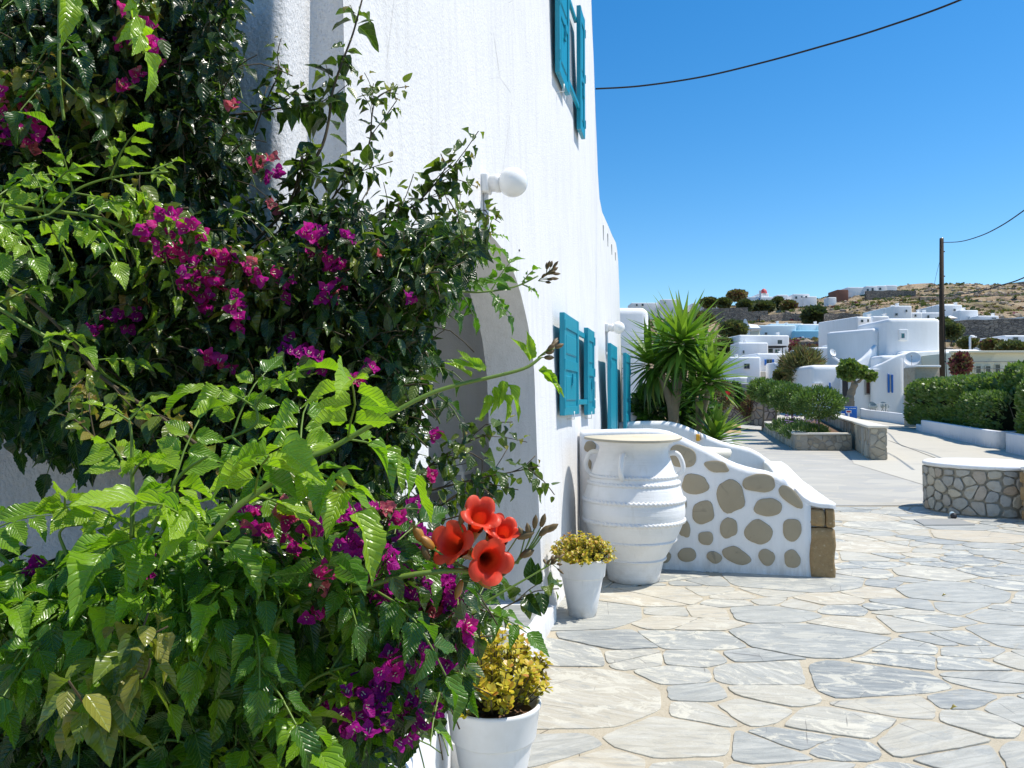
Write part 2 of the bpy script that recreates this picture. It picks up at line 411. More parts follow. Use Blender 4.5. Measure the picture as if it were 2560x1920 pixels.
def _hill():
    t = NT('hill_scrub'); g = t.geo()
    a = t.noise(g, .035, 8, .7, .4); b_ = t.noise(t.mapping(g, (1, 1, 2.5)), .16, 8, .72); c_ = t.noise(g, .9, 6, .75)
    cc = t.ramp(a, [(.33, (.24, .21, .10)), (.44, (.36, .27, .165)), (.52, (.48, .37, .24)), (.6, (.47, .31, .18)), (.68, (.29, .25, .12))])
    cc = t.mix(t.ramp(b_, [(.50, 0), (.58, .85)]), cc, (.10, .08, .065))
    cc = t.mix(t.ramp(b_, [(.36, .8), (.44, 0)]), cc, (.42, .34, .235))
    cc = t.mix(t.ramp(c_, [(.52, 0), (.66, .6)]), cc, (.13, .12, .055))
    bb = t.bump(b_, 1.2); bb = t.bump(c_, .5, 1, bb)
    return t.fin(cc, .95, bb, .1)
M['hill'] = _hill()
M['soil'] = mat_plain('soil', (.16, .10, .06), .95, .1, var=.4, scale=20, bump=.01, bscale=50)
M['dry_earth'] = mat_plain('dry_earth', (.46, .33, .17), .95, .1, var=.3, scale=1.5, bump=.03, bscale=8)

def mat_leaf(name, ramp, vein=(.4, .7), rough=.34, trans=.38, quilt=.0010, veins=9, tboost=1.5, spec=.5, tcol=(1.05, 1.25, .35)):
    t = NT(name); tn = t.attr('tone'); uv = t.attr('luv', 'Vector')
    sp = t.n('ShaderNodeSeparateXYZ'); t.l(uv, sp.inputs[0]); u, v = sp.outputs[0], sp.outputs[1]
    au = t.math('ABSOLUTE', u)
    ph = t.math('MULTIPLY', t.math('SUBTRACT', v, t.math('MULTIPLY', au, .35)), veins * 2 * math.pi)
    w = t.math('COSINE', ph)                               # 1 on the lateral veins
    lat = t.math('POWER', t.math('MULTIPLY_ADD', w, .5, .5), 5.0)
    midr = t.ramp(au, [(0, 1), (.07, 0)])
    vv = t.math('MAXIMUM', t.math('MULTIPLY', lat, vein[0]), t.math('MULTIPLY', midr, vein[1]))
    cc = t.ramp(tn, ramp)
    g = t.geo(); n1 = t.noise(g, 35, 4, .6)
    cc = t.mix(t.ramp(n1, [(.35, .78), (.7, 1.0)]), t.mix(.5, cc, (0, 0, 0)), cc)
    lite = t.mix(.55, cc, (.55, .75, .25))
    cc2 = t.mix(t.math('MULTIPLY', vv, .55), cc, lite)
    dust = t.math('MULTIPLY', t.ramp(t.noise(g, 90, 4, .7), [(.6, 0), (.75, 1)]), .10)
    cc2 = t.mix(dust, cc2, (.4, .4, .3))
    hgt = t.math('SUBTRACT', t.math('MULTIPLY', t.math('SUBTRACT', 1.0, lat), 1.0), t.math('MULTIPLY', midr, .8))
    b = t.bump(hgt, quilt); b = t.bump(n1, quilt * .8, 1, b)
    t.fin(cc2, t.ramp(n1, [(.3, rough * .8), (.7, rough * 1.35)]), b, spec)
    tr = t.n('ShaderNodeBsdfTranslucent')
    tc = t.mix(1.0, cc2, tuple(tboost * q for q in tcol), 'MULTIPLY')
    t.l(tc, tr.inputs[0]); t.l(b, tr.inputs['Normal'])
    ms = t.n('ShaderNodeMixShader'); ms.inputs[0].default_value = trans
    t.l(t.b.outputs[0], ms.inputs[1]); t.l(tr.outputs[0], ms.inputs[2]); t.l(ms.outputs[0], t.o.inputs[0])
    return t.m
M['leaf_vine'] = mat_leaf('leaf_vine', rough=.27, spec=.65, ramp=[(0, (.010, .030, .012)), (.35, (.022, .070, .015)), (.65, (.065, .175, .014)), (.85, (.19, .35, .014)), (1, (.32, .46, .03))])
M['leaf_boug'] = mat_leaf('leaf_boug', [(0, (.012, .028, .010)), (.4, (.028, .062, .014)), (.7, (.085, .135, .022)), (.9, (.19, .24, .03)), (1, (.28, .19, .06))], (.12, .6), .24, .3, .0006, 5)
M['leaf_jade'] = mat_leaf('leaf_jade', [(0, (.20, .25, .03)), (.35, (.44, .42, .04)), (.65, (.62, .50, .04)), (.85, (.62, .34, .05)), (1, (.42, .14, .05))], (.0, .1), .35, .25, .0003, 2, 1.1)
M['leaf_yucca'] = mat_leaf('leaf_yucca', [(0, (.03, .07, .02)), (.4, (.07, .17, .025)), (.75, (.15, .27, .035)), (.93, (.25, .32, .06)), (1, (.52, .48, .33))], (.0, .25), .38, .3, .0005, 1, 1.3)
M['leaf_hedge'] = mat_leaf('leaf_hedge', [(0, (.026, .058, .02)), (.4, (.065, .125, .036)), (.7, (.15, .23, .07)), (.88, (.19, .26, .06)), (1, (.30, .28, .08))], (.0, .2), .4, .3, .0003, 1, 1.2)
M['leaf_far'] = mat_leaf('leaf_far', [(0, (.05, .07, .04)), (.4, (.11, .14, .065)), (.7, (.18, .19, .07)), (.85, (.30, .24, .11)), (1, (.20, .04, .07))], (.0, .0), .6, .2, .0003, 1, 1.0, .3)
M['bract'] = mat_leaf('bract', [(0, (.20, .002, .15)), (.35, (.42, .005, .30)), (.65, (.66, .012, .34)), (.85, (.68, .03, .22)), (1, (.60, .28, .16))], (.1, .25), .55, .45, .0006, 5, 1.25, .3, (1, 1, 1))
M['petal_white'] = mat_plain('petal_white', (.72, .70, .45), .6)
M['stem_green'] = mat_plain('stem_green', (.13, .21, .025), .42, .5, var=.25, scale=12, bump=.0006)
M['stem_brown'] = mat_plain('stem_brown', (.085, .065, .035), .7, .3, var=.35, scale=25, bump=.001)
def _bark():
    t = NT('bark'); g = t.geo(); n1 = t.noise(t.mapping(g, (6, 6, 1.2)), 5, 7, .75); cc = t.mix(n1, (.07, .055, .035), (.25, .20, .14))
    return t.fin(cc, .9, t.bump(n1, .012), .2)
M['bark'] = _bark()
M['bark_pale'] = mat_plain('bark_pale', (.27, .215, .15), .85, .2, var=.35, scale=10, bump=.006, bscale=25)
def _petal():
    t = NT('trumpet_petal'); tn = t.attr('tone'); g = t.objc()
    cc = t.ramp(tn, [(0, (.60, .08, .012)), (.45, (.70, .055, .012)), (.7, (.76, .04, .016)), (1, (.82, .10, .045))])
    n1 = t.noise(t.mapping(g, (1, 1, .3)), 90, 4, .6)
    cc = t.mix(t.ramp(n1, [(.5, 0), (.7, .35)]), cc, (.5, .01, .008))
    b = t.bump(n1, .0007)
    t.fin(cc, .42, b, .4)
    tr = t.n('ShaderNodeBsdfTranslucent'); t.l(t.mix(1.0, cc, (1.25, 1.0, 1.0), 'MULTIPLY'), tr.inputs[0])
    ms = t.n('ShaderNodeMixShader'); ms.inputs[0].default_value = .35
    t.l(t.b.outputs[0], ms.inputs[1]); t.l(tr.outputs[0], ms.inputs[2]); t.l(ms.outputs[0], t.o.inputs[0])
    return t.m
M['petal'] = _petal()
M['calyx'] = mat_plain('calyx', (.36, .16, .025), .45, .5, var=.35, scale=30)
M['bud'] = mat_plain('bud', (.15, .10, .04), .5, .4, var=.4, scale=60)
M['black_cable'] = mat_plain('black_cable', (.012, .012, .013), .6, .3)
M['pole_wood'] = mat_plain('pole_wood', (.055, .04, .028), .85, .2, var=.4, scale=6, bump=.004)
M['steel'] = mat_plain('steel', (.45, .45, .45), .35, .5, metal=.8)
M['sign_blue'] = mat_plain('sign_blue', (.0, .10, .42), .4, .5, var=.08)
M['sign_white'] = mat_plain('sign_white', (.75, .75, .75), .5)
M['sign_red'] = mat_plain('sign_red', (.42, .01, .015), .5)
M['crate_red'] = mat_plain('crate_red', (.45, .16, .13), .6, .3, var=.35, scale=20)
M['yellow_paint'] = mat_plain('yellow_paint', (.75, .38, .02), .5)
M['beige_plastic'] = mat_plain('beige_plastic', (.62, .55, .35), .45)
M['pipe_blue'] = mat_plain('pipe_blue', (.45, .60, .68), .35)
M['chair_grey'] = mat_plain('chair_grey', (.28, .34, .36), .5)
M['cream'] = mat_plain('cream_plaster', (.66, .62, .52), .7, .3, var=.06, scale=5, bump=.001)
M['flower_red'] = mat_plain('flower_red', (.6, .01, .015), .5)
M['flower_lilac'] = mat_plain('flower_lilac', (.42, .26, .45), .6)
def _pane():
    t = NT('window_pane'); g = t.objc()
    return t.fin(t.mix(t.noise(g, 2, 3), (.30, .33, .35), (.42, .45, .46)), .08, None, .7)
M['pane'] = _pane()
# ================================================================== GROUND
def smooth(a, b, x):
    t = min(max((x - a) / (b - a), 0), 1); return t * t * (3 - 2 * t)
PROF = [(0, 0), (30, 0), (46, .12), (52, .45), (62, .9), (75, 1.9), (90, 3.0), (105, 6.2), (125, 10.6), (140, 12.2), (180, 20.0), (230, 28.5), (280, 35.8), (315, 43.2), (335, 44.5), (420, 40), (700, 20), (1500, 0)]
def prof(d):
    for (a, za), (b, zb) in zip(PROF, PROF[1:]):
        if d <= b: return za + (zb - za) * (d - a) / (b - a)
    return 0.0
def hz(x, y):
    d = y
    if y < 0: return 0.0
    az = x / max(y, 1.0)
    k = 0.83 + .30 * smooth(.12, .62, az) if y > 60 else 1.0
    if y > 60: k = 1 + (k - 1) * smooth(60, 200, y)
    z = prof(max(d, 0)) * k
    if y > 95:
        a = smooth(95, 150, y)
        z += a * (noise.noise(Vector((x * .02, y * .02, 3))) * 3.0 + noise.noise(Vector((x * .07, y * .07, 8))) * 1.2 + noise.noise(Vector((x * .25, y * .25, 1))) * .45)
        # terraces
        s = 5.5; q = z / s; fr = q - math.floor(q)
        z = z * (1 - .45 * a) + .45 * a * s * (math.floor(q) + smooth(.6, .95, fr))
    return z

def make_ground():
    xs = sorted(set([-1500, -700, -300, -120, -60, -30, -14, -6, 0, 4, 8, 12, 16, 20, 25, 30] + list(np.arange(35, 240, 3.0)) + [260, 300, 400, 600, 1000, 2000]))
    ys = sorted(set([-400, -100, -40, -20, -10, 0, 10, 20, 28, 34, 40, 46, 52, 57, 62, 68, 75, 82, 90] + list(np.arange(95, 345, 2.5)) + [360, 400, 500, 700, 1000, 1600, 3500]))
    V = []; F = []
    for y in ys:
        for x in xs: V.append((x, y, hz(x, y) - .05))
    n = len(xs)
    for j in range(len(ys) - 1):
        for i in range(n - 1): F.append((j * n + i, j * n + i + 1, (j + 1) * n + i + 1, (j + 1) * n + i))
    me = np_mesh('hillside_ground', np.array(V), np.array(F), M['hill'])
    o = link('hillside_ground', me); tag(o, kind='structure')
    # flat courtyard mortar bed
    b = MB(); nx, ny = 40, 36
    vs = []
    for j in range(ny + 1):
        for i in range(nx + 1):
            x = -8 + 24 * i / nx; y = -3 + 14.75 * j / ny
            vs.append((x, y, -.004 + .004 * noise.noise(Vector((x * 1.3, y * 1.3, 0)))))
    fs = [(j * (nx + 1) + i, j * (nx + 1) + i + 1, (j + 1) * (nx + 1) + i + 1, (j + 1) * (nx + 1) + i) for j in range(ny) for i in range(nx)]
    b.add(vs, fs, 0, True); o = b.build('courtyard_paving', M['mortar']); tag(o, kind='structure')
    return o
PAVE = make_ground()
# grey concrete lane beyond the stones, then the cream road
def sheet(name, pts, z, mat, sub=0):
    b = MB(); b.add([(p[0], p[1], z + (hz(p[0], p[1]) if p[1] > 28 else 0)) for p in pts], [tuple(range(len(pts)))]); o = b.build(name, mat)
    return tag(o, kind='structure')
def strip(name, L, Rr, mat, dz):
    """a paved strip between two polylines of the same length, draped on the ground"""
    b = MB(); vs = []; fs = []; K = 10; n = len(L); rows = []
    P = []
    for i in range(n - 1):
        m = 6
        for k in range(m): 
            t = k / m; P.append(((L[i][0] + (L[i + 1][0] - L[i][0]) * t, L[i][1] + (L[i + 1][1] - L[i][1]) * t), (Rr[i][0] + (Rr[i + 1][0] - Rr[i][0]) * t, Rr[i][1] + (Rr[i + 1][1] - Rr[i][1]) * t)))
    P.append((L[-1], Rr[-1]))
    for a, c in P:
        for k in range(K + 1):
            t = k / K; x = a[0] + (c[0] - a[0]) * t; y = a[1] + (c[1] - a[1]) * t
            vs.append((x, y, hz(x, y) + dz))
    for i in range(len(P) - 1):
        for k in range(K): fs.append((i * (K + 1) + k, i * (K + 1) + k + 1, (i + 1) * (K + 1) + k + 1, (i + 1) * (K + 1) + k))
    b.add(vs, fs, 0, True); return tag(b.build(name, mat), kind='structure')
strip('grey_lane', [(-2, 11.7), (0, 16), (2, 24), (4, 34), (6, 48)], [(16, 11.9), (16, 16), (18, 24), (20, 34), (26, 48)], M['concrete'], .000)
strip('cream_road', [(7.6, 11.9), (7.75, 14.5), (8.6, 19.5), (11.6, 27), (14.0, 34), (16, 44), (18, 57)], [(18, 11.9), (19, 16), (20, 21), (22, 27), (25, 34), (32, 44), (40, 57)], M['road'], .006)
strip('dry_verge', [(2, 36.5), (3, 44), (5, 60)], [(10.8, 36.5), (13.0, 44), (17, 60)], M['dry_earth'], .012)

# ------------------------------------------------------------------ flagstones: clipped Voronoi cells with uneven edges
def clip(poly, p, n):
    outp = []
    for i in range(len(poly)):
        a, b_ = poly[i], poly[(i + 1) % len(poly)]
        da = (a[0] - p[0]) * n[0] + (a[1] - p[1]) * n[1]; db = (b_[0] - p[0]) * n[0] + (b_[1] - p[1]) * n[1]
        if da <= 0: outp.append(a)
        if (da < 0 < db) or (db < 0 < da):
            t = da / (da - db); outp.append((a[0] + (b_[0] - a[0]) * t, a[1] + (b_[1] - a[1]) * t))
    return outp
def inset_poly(poly, d):
    n = len(poly)
    if n < 3: return []
    res = list(poly)
    for i in range(n):
        a, b_ = poly[i], poly[(i + 1) % n]
        e = Vector((b_[0] - a[0], b_[1] - a[1]))
        if e.length < 1e-6: continue
        nn = Vector((e.y, -e.x)).normalized(); dd = d * (.25 + 1.2 * rs.random() ** 1.6)
        res = clip(res, (a[0] - nn.x * dd, a[1] - nn.y * dd), nn)
        if len(res) < 3: return []
    return res
rs = random.Random(77)
def area(p): return abs(sum(p[i][0] * p[(i + 1) % len(p)][1] - p[(i + 1) % len(p)][0] * p[i][1] for i in range(len(p)))) / 2
def voronoi_cells(sites, bounds, nb=26):
    x0, y0, x1, y1 = bounds; arr = np.array(sites); cells = []
    for i, (px, py) in enumerate(sites):
        d = ((arr - arr[i]) ** 2).sum(1); idx = np.argsort(d)[1:nb]
        poly = [(x0, y0), (x1, y0), (x1, y1), (x0, y1)]
        for j in idx:
            q = arr[j]; m = ((px + q[0]) / 2, (py + q[1]) / 2); nn = (q[0] - px, q[1] - py)
            poly = clip(poly, m, nn)
            if len(poly) < 3: break
        cells.append(poly)
    return cells
def power_cells(sites, wgt, bounds, nb=34):
    """cells whose size follows each stone's weight; x squeezed so that stones lie crosswise"""
    x0, y0, x1, y1 = bounds; k = .74; arr = np.array([(a * k, b_) for a, b_ in sites]); w2 = np.array(wgt) ** 2 * .25; cells = []
    for i in range(len(sites)):
        d = ((arr - arr[i]) ** 2).sum(1); idx = np.argsort(d)[1:nb]; poly = [(x0 * k, y0), (x1 * k, y0), (x1 * k, y1), (x0 * k, y1)]
        for j in idx:
            v = arr[j] - arr[i]; L2 = d[j]; t = (L2 + w2[i] - w2[j]) / (2 * L2); a = rs.Random(i * 0 + min(i, j) * 7919 + max(i, j)) if False else None
            h = ((min(i, j) * 7919 + max(i, j) * 104729) % 1000) / 1000 - .5; ang = h * .55 * (1 if i < j else 1)
            m = arr[i] + v * t; n_ = (v[0] * math.cos(ang) - v[1] * math.sin(ang), v[0] * math.sin(ang) + v[1] * math.cos(ang))
            poly = clip(poly, (m[0], m[1]), n_)
            if len(poly) < 3: break
        cells.append([(p[0] / k, p[1]) for p in poly])
    return cells
def rough_outline(poly, step=.055, amp=.010, seed=0.0, rnd_c=.12):
    """subdivide, nibble and round the outline of a stone"""
    n = len(poly); pts = []
    for i in range(n):
        a = Vector(poly[i]); b_ = Vector(poly[(i + 1) % n]); L = (b_ - a).length
        k = max(1, int(L / step))
        for j in range(k): pts.append(a + (b_ - a) * (j / k))
    c = sum(pts, Vector((0, 0))) / len(pts)
    for _ in range(3):
        pts = [(pts[i - 1] * rnd_c + pts[i] * (1 - 2 * rnd_c) + pts[(i + 1) % len(pts)] * rnd_c) for i in range(len(pts))]
    res = []
    for p in pts:
        d = noise.noise(Vector((p.x * 9 + seed, p.y * 9, seed))) * amp * 1.4 + noise.noise(Vector((p.x * 31 + seed, p.y * 31, seed))) * amp
        v = (p - c); 
        if v.length > 1e-6: p = p + v.normalized() * d
        res.append((p.x, p.y))
    return res
def flagstones():
    sites = []; tries = 0; wgt = []
    X0, X1, Y0, Y1 = -1.2, 9.4, 1.6, 11.66
    while tries < 30000 and len(sites) < 620:
        tries += 1
        x, y = rs.uniform(X0, X1), rs.uniform(Y0, Y1)
        r = rs.choice([.12, .18, .27, .37, .48, .62, .84]) * (1.0 if y < 8 else .95)
        if all(((x - a) * .74) ** 2 + (y - b_) ** 2 > (.5 * (r + c)) ** 2 * 1.0 for (a, b_), c in zip(sites, wgt)):
            sites.append((x, y)); wgt.append(r)
    cells = power_cells(sites, wgt, (X0, Y0, X1, Y1))
    stones = []
    for i, poly in enumerate(cells):
        if len(poly) < 3 or area(poly) < .008: continue
        p = inset_poly(poly, .007 + .016 * rs.random() ** 1.5)
        if len(p) < 3 or area(p) < .006: continue
        cx = sum(q[0] for q in p) / len(p); cy = sum(q[1] for q in p) / len(p)
        if cx < -1.12 + .2378 * cy - .15: continue
        if rs.random() < .16 and area(p) > .08:       # a stone broken in two
            ang = rs.random() * math.pi; nn = (math.cos(ang), math.sin(ang))
            parts = [clip(p, (cx + nn[0] * .006, cy + nn[1] * .006), nn), clip(p, (cx + nn[0] * .014, cy + nn[1] * .014), (-nn[0], -nn[1]))]
        else: parts = [p]
        tn = rs.random()
        for q in parts:
            if len(q) > 2 and area(q) > .005: stones.append((q, tn, rs.random() * 10))
    def score(s):
        p = s[0]; cx = sum(q[0] for q in p) / len(p); cy = sum(q[1] for q in p) / len(p)
        vis = abs(cx / max(cy, .1) - .28) < .40
        return -area(p) / max(cy, .5) ** 3 * (1 if vis else .001)
    stones.sort(key=score)
    rest = MB(); tones = []; angs = []
    for k, (p, tn, sd_) in enumerate(stones):
        o = rough_outline(p, .045, .007, sd_, .11)
        if len(o) < 3: continue
        h = .001 + rs.random() * .0030
        tilt = (rs.uniform(-.0025, .0025), rs.uniform(-.0025, .0025))
        cx = sum(q[0] for q in o) / len(o); cy = sum(q[1] for q in o) / len(o)
        b = MB(); b.prism(o, -.012, h, 0, False, .0022)
        b.v = [(x, y, z + (x - cx) * tilt[0] + (y - cy) * tilt[1]) for x, y, z in b.v]
        tone = min(max(tn ** .75 + rs.uniform(-.05, .05), 0), 1); ang = rs.gauss(.15, .35)
        if k < 298:
            me = b.mesh('flagstone', M['flag']); set_tone(me, tone)
            a = me.attributes.new('ang', 'FLOAT', 'POINT'); a.data.foreach_set('value', np.full(len(me.vertices), ang, np.float32))
            link('flagstone', me, PAVE)
        else:
            tones += [tone] * len(b.v); angs += [ang] * len(b.v); rest.add(b.v, b.f)
    me = rest.mesh('distant_flagstones', M['flag'])
    a = me.attributes.new('tone', 'FLOAT', 'POINT'); a.data.foreach_set('value', np.array(tones, np.float32))
    a = me.attributes.new('ang', 'FLOAT', 'POINT'); a.data.foreach_set('value', np.array(angs, np.float32))
    tag(link('distant_flagstones', me, PAVE), kind='stuff')
flagstones()

# ================================================================== THE HOUSE
NV = Vector((.9729, -.2313, 0)); TV = Vector((.2313, .9729, 0))
def Xf(Y, z): return -1.12 + .2378 * Y - .035 * z + .045 * math.exp(-max(z, 0) / .12)
def F(Y, z, o=0.0): return Vector((Xf(Y, z), Y, z)) + NV * o
def facehit(px, py, o=0.0):
    """where the sight line of px, py meets the facade plane moved out by o"""
    Y = 5.0
    for _ in range(30):
        p = at(px, py, Y); q = F(Y, p.z, o)
        u = (px - 1280) / FPX
        e = q.x - (q.y * (p.x / p.y)); Y -= e / (.2378 - p.x / p.y)
        Y = min(max(Y, 1.5), 14)
    return Y, at(px, py, Y).z
def wob(p, a=.006, s=2.2): return noise.noise(p * s) * a + noise.noise(p * s * 3.1) * a * .35
def inpoly(x, y, poly):
    c = False; n = len(poly); j = n - 1
    for i in range(n):
        xi, yi = poly[i]; xj, yj = poly[j]
        if (yi > y) != (yj > y) and x < (xj - xi) * (y - yi) / (yj - yi) + xi: c = not c
        j = i
    return c
def resample(poly, step):
    r = []
    for i in range(len(poly)):
        a, b_ = Vector(poly[i]), Vector(poly[(i + 1) % len(poly)]); k = max(1, int((b_ - a).length / step))
        r += [tuple(a + (b_ - a) * j / k) for j in range(k)]
    return r
def sheet_cdt(outer, holes, step, fmap):
    pts = []; edges = []
    for loop in [outer] + holes:
        b = len(pts); pts += loop; edges += [(b + i, b + (i + 1) % len(loop)) for i in range(len(loop))]
    xs = [p[0] for p in outer]; ys = [p[1] for p in outer]
    x = min(xs) + step
    while x < max(xs):
        y = min(ys) + step
        while y < max(ys):
            px, py = x + rs.uniform(-.2, .2) * step, y + rs.uniform(-.2, .2) * step
            if inpoly(px, py, outer) and not any(inpoly(px, py, h) for h in holes): pts.append((px, py))
            y += step
        x += step
    v, e, f, *_ = delaunay_2d_cdt([Vector(p) for p in pts], edges, [], 0, 1e-5)
    fs = []
    for t in f:
        cx = sum(v[i].x for i in t) / 3; cy = sum(v[i].y for i in t) / 3
        if inpoly(cx, cy, outer) and not any(inpoly(cx, cy, h) for h in holes): fs.append(tuple(t))
    return [fmap(q.x, q.y) for q in v], fs
HOUSE = thing('white_house', 'large white stucco house with an arched entrance and teal shutters, climbed by vines', 'house', (-1.0, 5.5, 0))
ARC_C, ARC_H, ARC_S, ARC_R, SILL = 4.52, 1.14, 1.70, .88, .12
arch = [(ARC_C - ARC_H, -.05), (ARC_C - ARC_H, ARC_S)]
for i in range(1, 24):
    a = math.pi * (1 - i / 24); arch.append((ARC_C + ARC_H * math.cos(a), ARC_S + ARC_R * math.sin(a)))
arch += [(ARC_C + ARC_H, ARC_S), (ARC_C + ARC_H, -.05)]
w1 = [facehit(1447, 1036, .04), facehit(1463, 800, .04)]
WIN1 = (7.32, 1.50, 7.84, 2.32); WIN2 = (7.46, 4.58, 8.08, 5.72); DOOR = (10.28, .15, 11.32, 2.28)
def rect(a): return [(a[0], a[1]), (a[2], a[1]), (a[2], a[3]), (a[0], a[3])]
def house_walls():
    Yn = 2.7
    top = [(12.5, -.1), (12.52, 3.86), (12.44, 4.02), (12.25, 4.10), (11.6, 4.12), (10.5, 4.16), (10.22, 4.28), (10.14, 4.6), (10.14, 8.6)]
    outer = resample([(Yn, -.1)] + top + [(Yn, 8.6)], .2)
    holes = [resample(arch, .1), resample(rect(WIN1), .15), resample(rect(WIN2), .15), resample(rect(DOOR), .2)]
    def fm(Y, z):
        p = F(Y, z); p += NV * wob(p)
        if Y < Yn + .03: p -= NV * (.03 - (Y - Yn)) * .5
        if z > 2.2: p -= NV * .022 * math.exp(-((Y - 3.02) / .07) ** 2)
        return p
    vs, fs = sheet_cdt(outer, holes, .13, fm)
    b = MB(); 
    fs = [f if (vs[f[1]] - vs[f[0]]).cross(vs[f[2]] - vs[f[0]]).dot(NV) > 0 else (f[0], f[2], f[1]) for f in fs]
    b.add(vs, fs, 0, True)
    # reveals
    def reveal(loop, depth, mi=0, close=True):
        n = len(loop); ks = 5
        vs = []; fs = []
        for j in range(ks + 1):
            for (Y, z) in loop:
                p = fm(Y, z) ; q = p - NV * (depth * j / ks)
                if j: q += Vector((noise.noise(q * 5), noise.noise(q * 5 + Vector((9, 0, 0))), noise.noise(q * 5 + Vector((0, 9, 0))))) * .006
                vs.append(q)
        for j in range(ks):
            for i in range(n if close else n - 1):
                fs.append((j * n + i, j * n + (i + 1) % n, (j + 1) * n + (i + 1) % n, (j + 1) * n + i))
        b.add(vs, fs, mi, True)
    reveal(resample(arch, .1), .36); reveal(holes[1], .12); reveal(holes[2], .12); reveal(holes[3], .14)
    # parapet top returning inwards with a soft shoulder, and the back of the wing
    pv = [];
    for (Y, z) in [(12.5, -.1), (12.51, 1.8)] + [q for q in top[1:]]:
        pv.append((Y, z))
    vs = []; fs = []; steps = [0, .02, .3, 1.5, 5.0]
    for (Y, z) in pv:
        for s_ in steps:
            p = fm(Y, z) - NV * s_
            vs.append(p)
    n = len(steps)
    for i in range(len(pv) - 1):
        for j in range(n - 1): fs.append((i * n + j, (i + 1) * n + j, (i + 1) * n + j + 1, i * n + j + 1))
    b.add(vs, fs, 0, True)
    # near corner returns: facing the camera at Y=2.7, a buttress, then the long shaded wall
    cx = lambda z: Xf(Yn, z) - .058
    plan = lambda z: [(Xf(Yn, z) - .015, Yn), (Xf(Yn, z) - .06, Yn + .012), (-.700, Yn + .01), (-.712, Yn - .003), (-.716, Yn - .03), (-.710, 2.55), (-.700, 2.42), (-.712, 2.372), (-.745, 2.362), (-.775, 2.372), (-.80, 2.384), (-1.1, 2.384), (-1.6, 2.384), (-2.4, 2.38), (-4.5, 2.38), (-4.5, 12.4)]
    zs = list(np.linspace(-.1, 8.6, 60)); vs = []; fs = []
    for z in zs:
        for k, (x, y) in enumerate(plan(z)):
            p = Vector((x, y, z)); w_ = wob(p, .007, 2.6) if 0 < k < 13 else 0
            vs.append(p + Vector((w_, -w_, 0)))
    n = 16
    for i in range(len(zs) - 1):
        for j in range(n - 1): fs.append((i * n + j, i * n + j + 1, (i + 1) * n + j + 1, (i + 1) * n + j))
    b.add(vs, fs, 1, True)
    o = b.build('wall', [M['stucco'], M['stucco_rough']], HOUSE)
    # closed roof slab
    rb = MB(); rb.box((-2.2, 6.0, 8.55), (3.6, 7.0, .1)); rb.build('roof', M['stucco'], HOUSE)
    # porch interior: end wall, back wall, ceiling, floor
    r = MB()
    def Q(a, b_, z0, z1, mi=0, k=10):
        vs = []; fs = []
        for i in range(k + 1):
            for j in range(k + 1):
                x = a[0] + (b_[0] - a[0]) * i / k; y = a[1] + (b_[1] - a[1]) * i / k; z = z0 + (z1 - z0) * j / k
                p = Vector((x, y, z)); vs.append(p + Vector((1, 1, 0)) * wob(p, .006))
        for i in range(k):
            for j in range(k): fs.append((i * (k + 1) + j, (i + 1) * (k + 1) + j, (i + 1) * (k + 1) + j + 1, i * (k + 1) + j + 1))
        r.add(vs, fs, mi, True)
    Q((-2.6, 7.0), (.19, 7.0), 0, 2.9); Q((-2.6, 2.9), (-2.6, 7.0), 0, 2.9); Q((-2.6, 2.9), (-.80, 2.9), 0, 2.9)
    # inner face of the facade wall, either side of the arch
    i0 = F(2.9, 0, -.37); i1 = F(3.37, 0, -.37); i2 = F(5.67, 0, -.37); i3 = F(7.0, 0, -.37)
    Q((i0.x, i0.y), (i1.x, i1.y), 0, 2.9); Q((i2.x, i2.y), (i3.x, i3.y), 0, 2.9)
    c0 = F(2.9, 2.9, -.3); c1 = F(7.0, 2.9, -.3); r.add([(-2.6, 2.9, 2.88), (c0.x, 2.9, 2.88), (c1.x, 7.0, 2.88), (-2.6, 7.0, 2.88)], [(0, 3, 2, 1)])
    r.add([(-2.6, 2.9, .115), F(2.9, .115, -.3), F(7.0, .115, -.3), (-2.6, 7.0, .115)], [(0, 1, 2, 3)], 1)
    r.build('porch_room', [M['whitewash'], M['flag']], HOUSE)
    # built-in shelf in the porch
    s = MB(); s.box((-.95, 6.55, .36), (2.2, .88, .72), 0, 0, bev=.02); s.build('bench_wall', M['whitewash'], HOUSE)
    s = MB(); s.box((-.93, 6.52, .745), (2.26, .95, .05), 0, 0, bev=.008); 
    me = s.mesh('shelf_slab', M['concrete']); link('shelf_slab', me, HOUSE)
    # threshold: white rim with two stone inlays
    s = MB(); poly = [F(ARC_C - ARC_H + .01, 0, .055), F(ARC_C + ARC_H - .01, 0, .055), F(ARC_C + ARC_H - .01, 0, -.36), F(ARC_C - ARC_H + .01, 0, -.36)]
    s.prism([(p.x, p.y) for p in poly], -.02, .12, 0, False, .012); s.build('threshold', M['whitewash'], HOUSE)
    for a, c in ((3.5, 4.2), (4.28, 4.95), (5.03, 5.56)):
        p = [F(a, 0, -.03), F(c, 0, -.035), F(c, 0, -.3), F(a, 0, -.31)]
        m_ = MB(); m_.prism(rough_outline([(q.x, q.y) for q in p], .06, .008, a), .1, .126, 0, False, .002)
        me = m_.mesh('threshold_stone', M['flag']); set_tone(me, .15); link('threshold_stone', me, HOUSE)
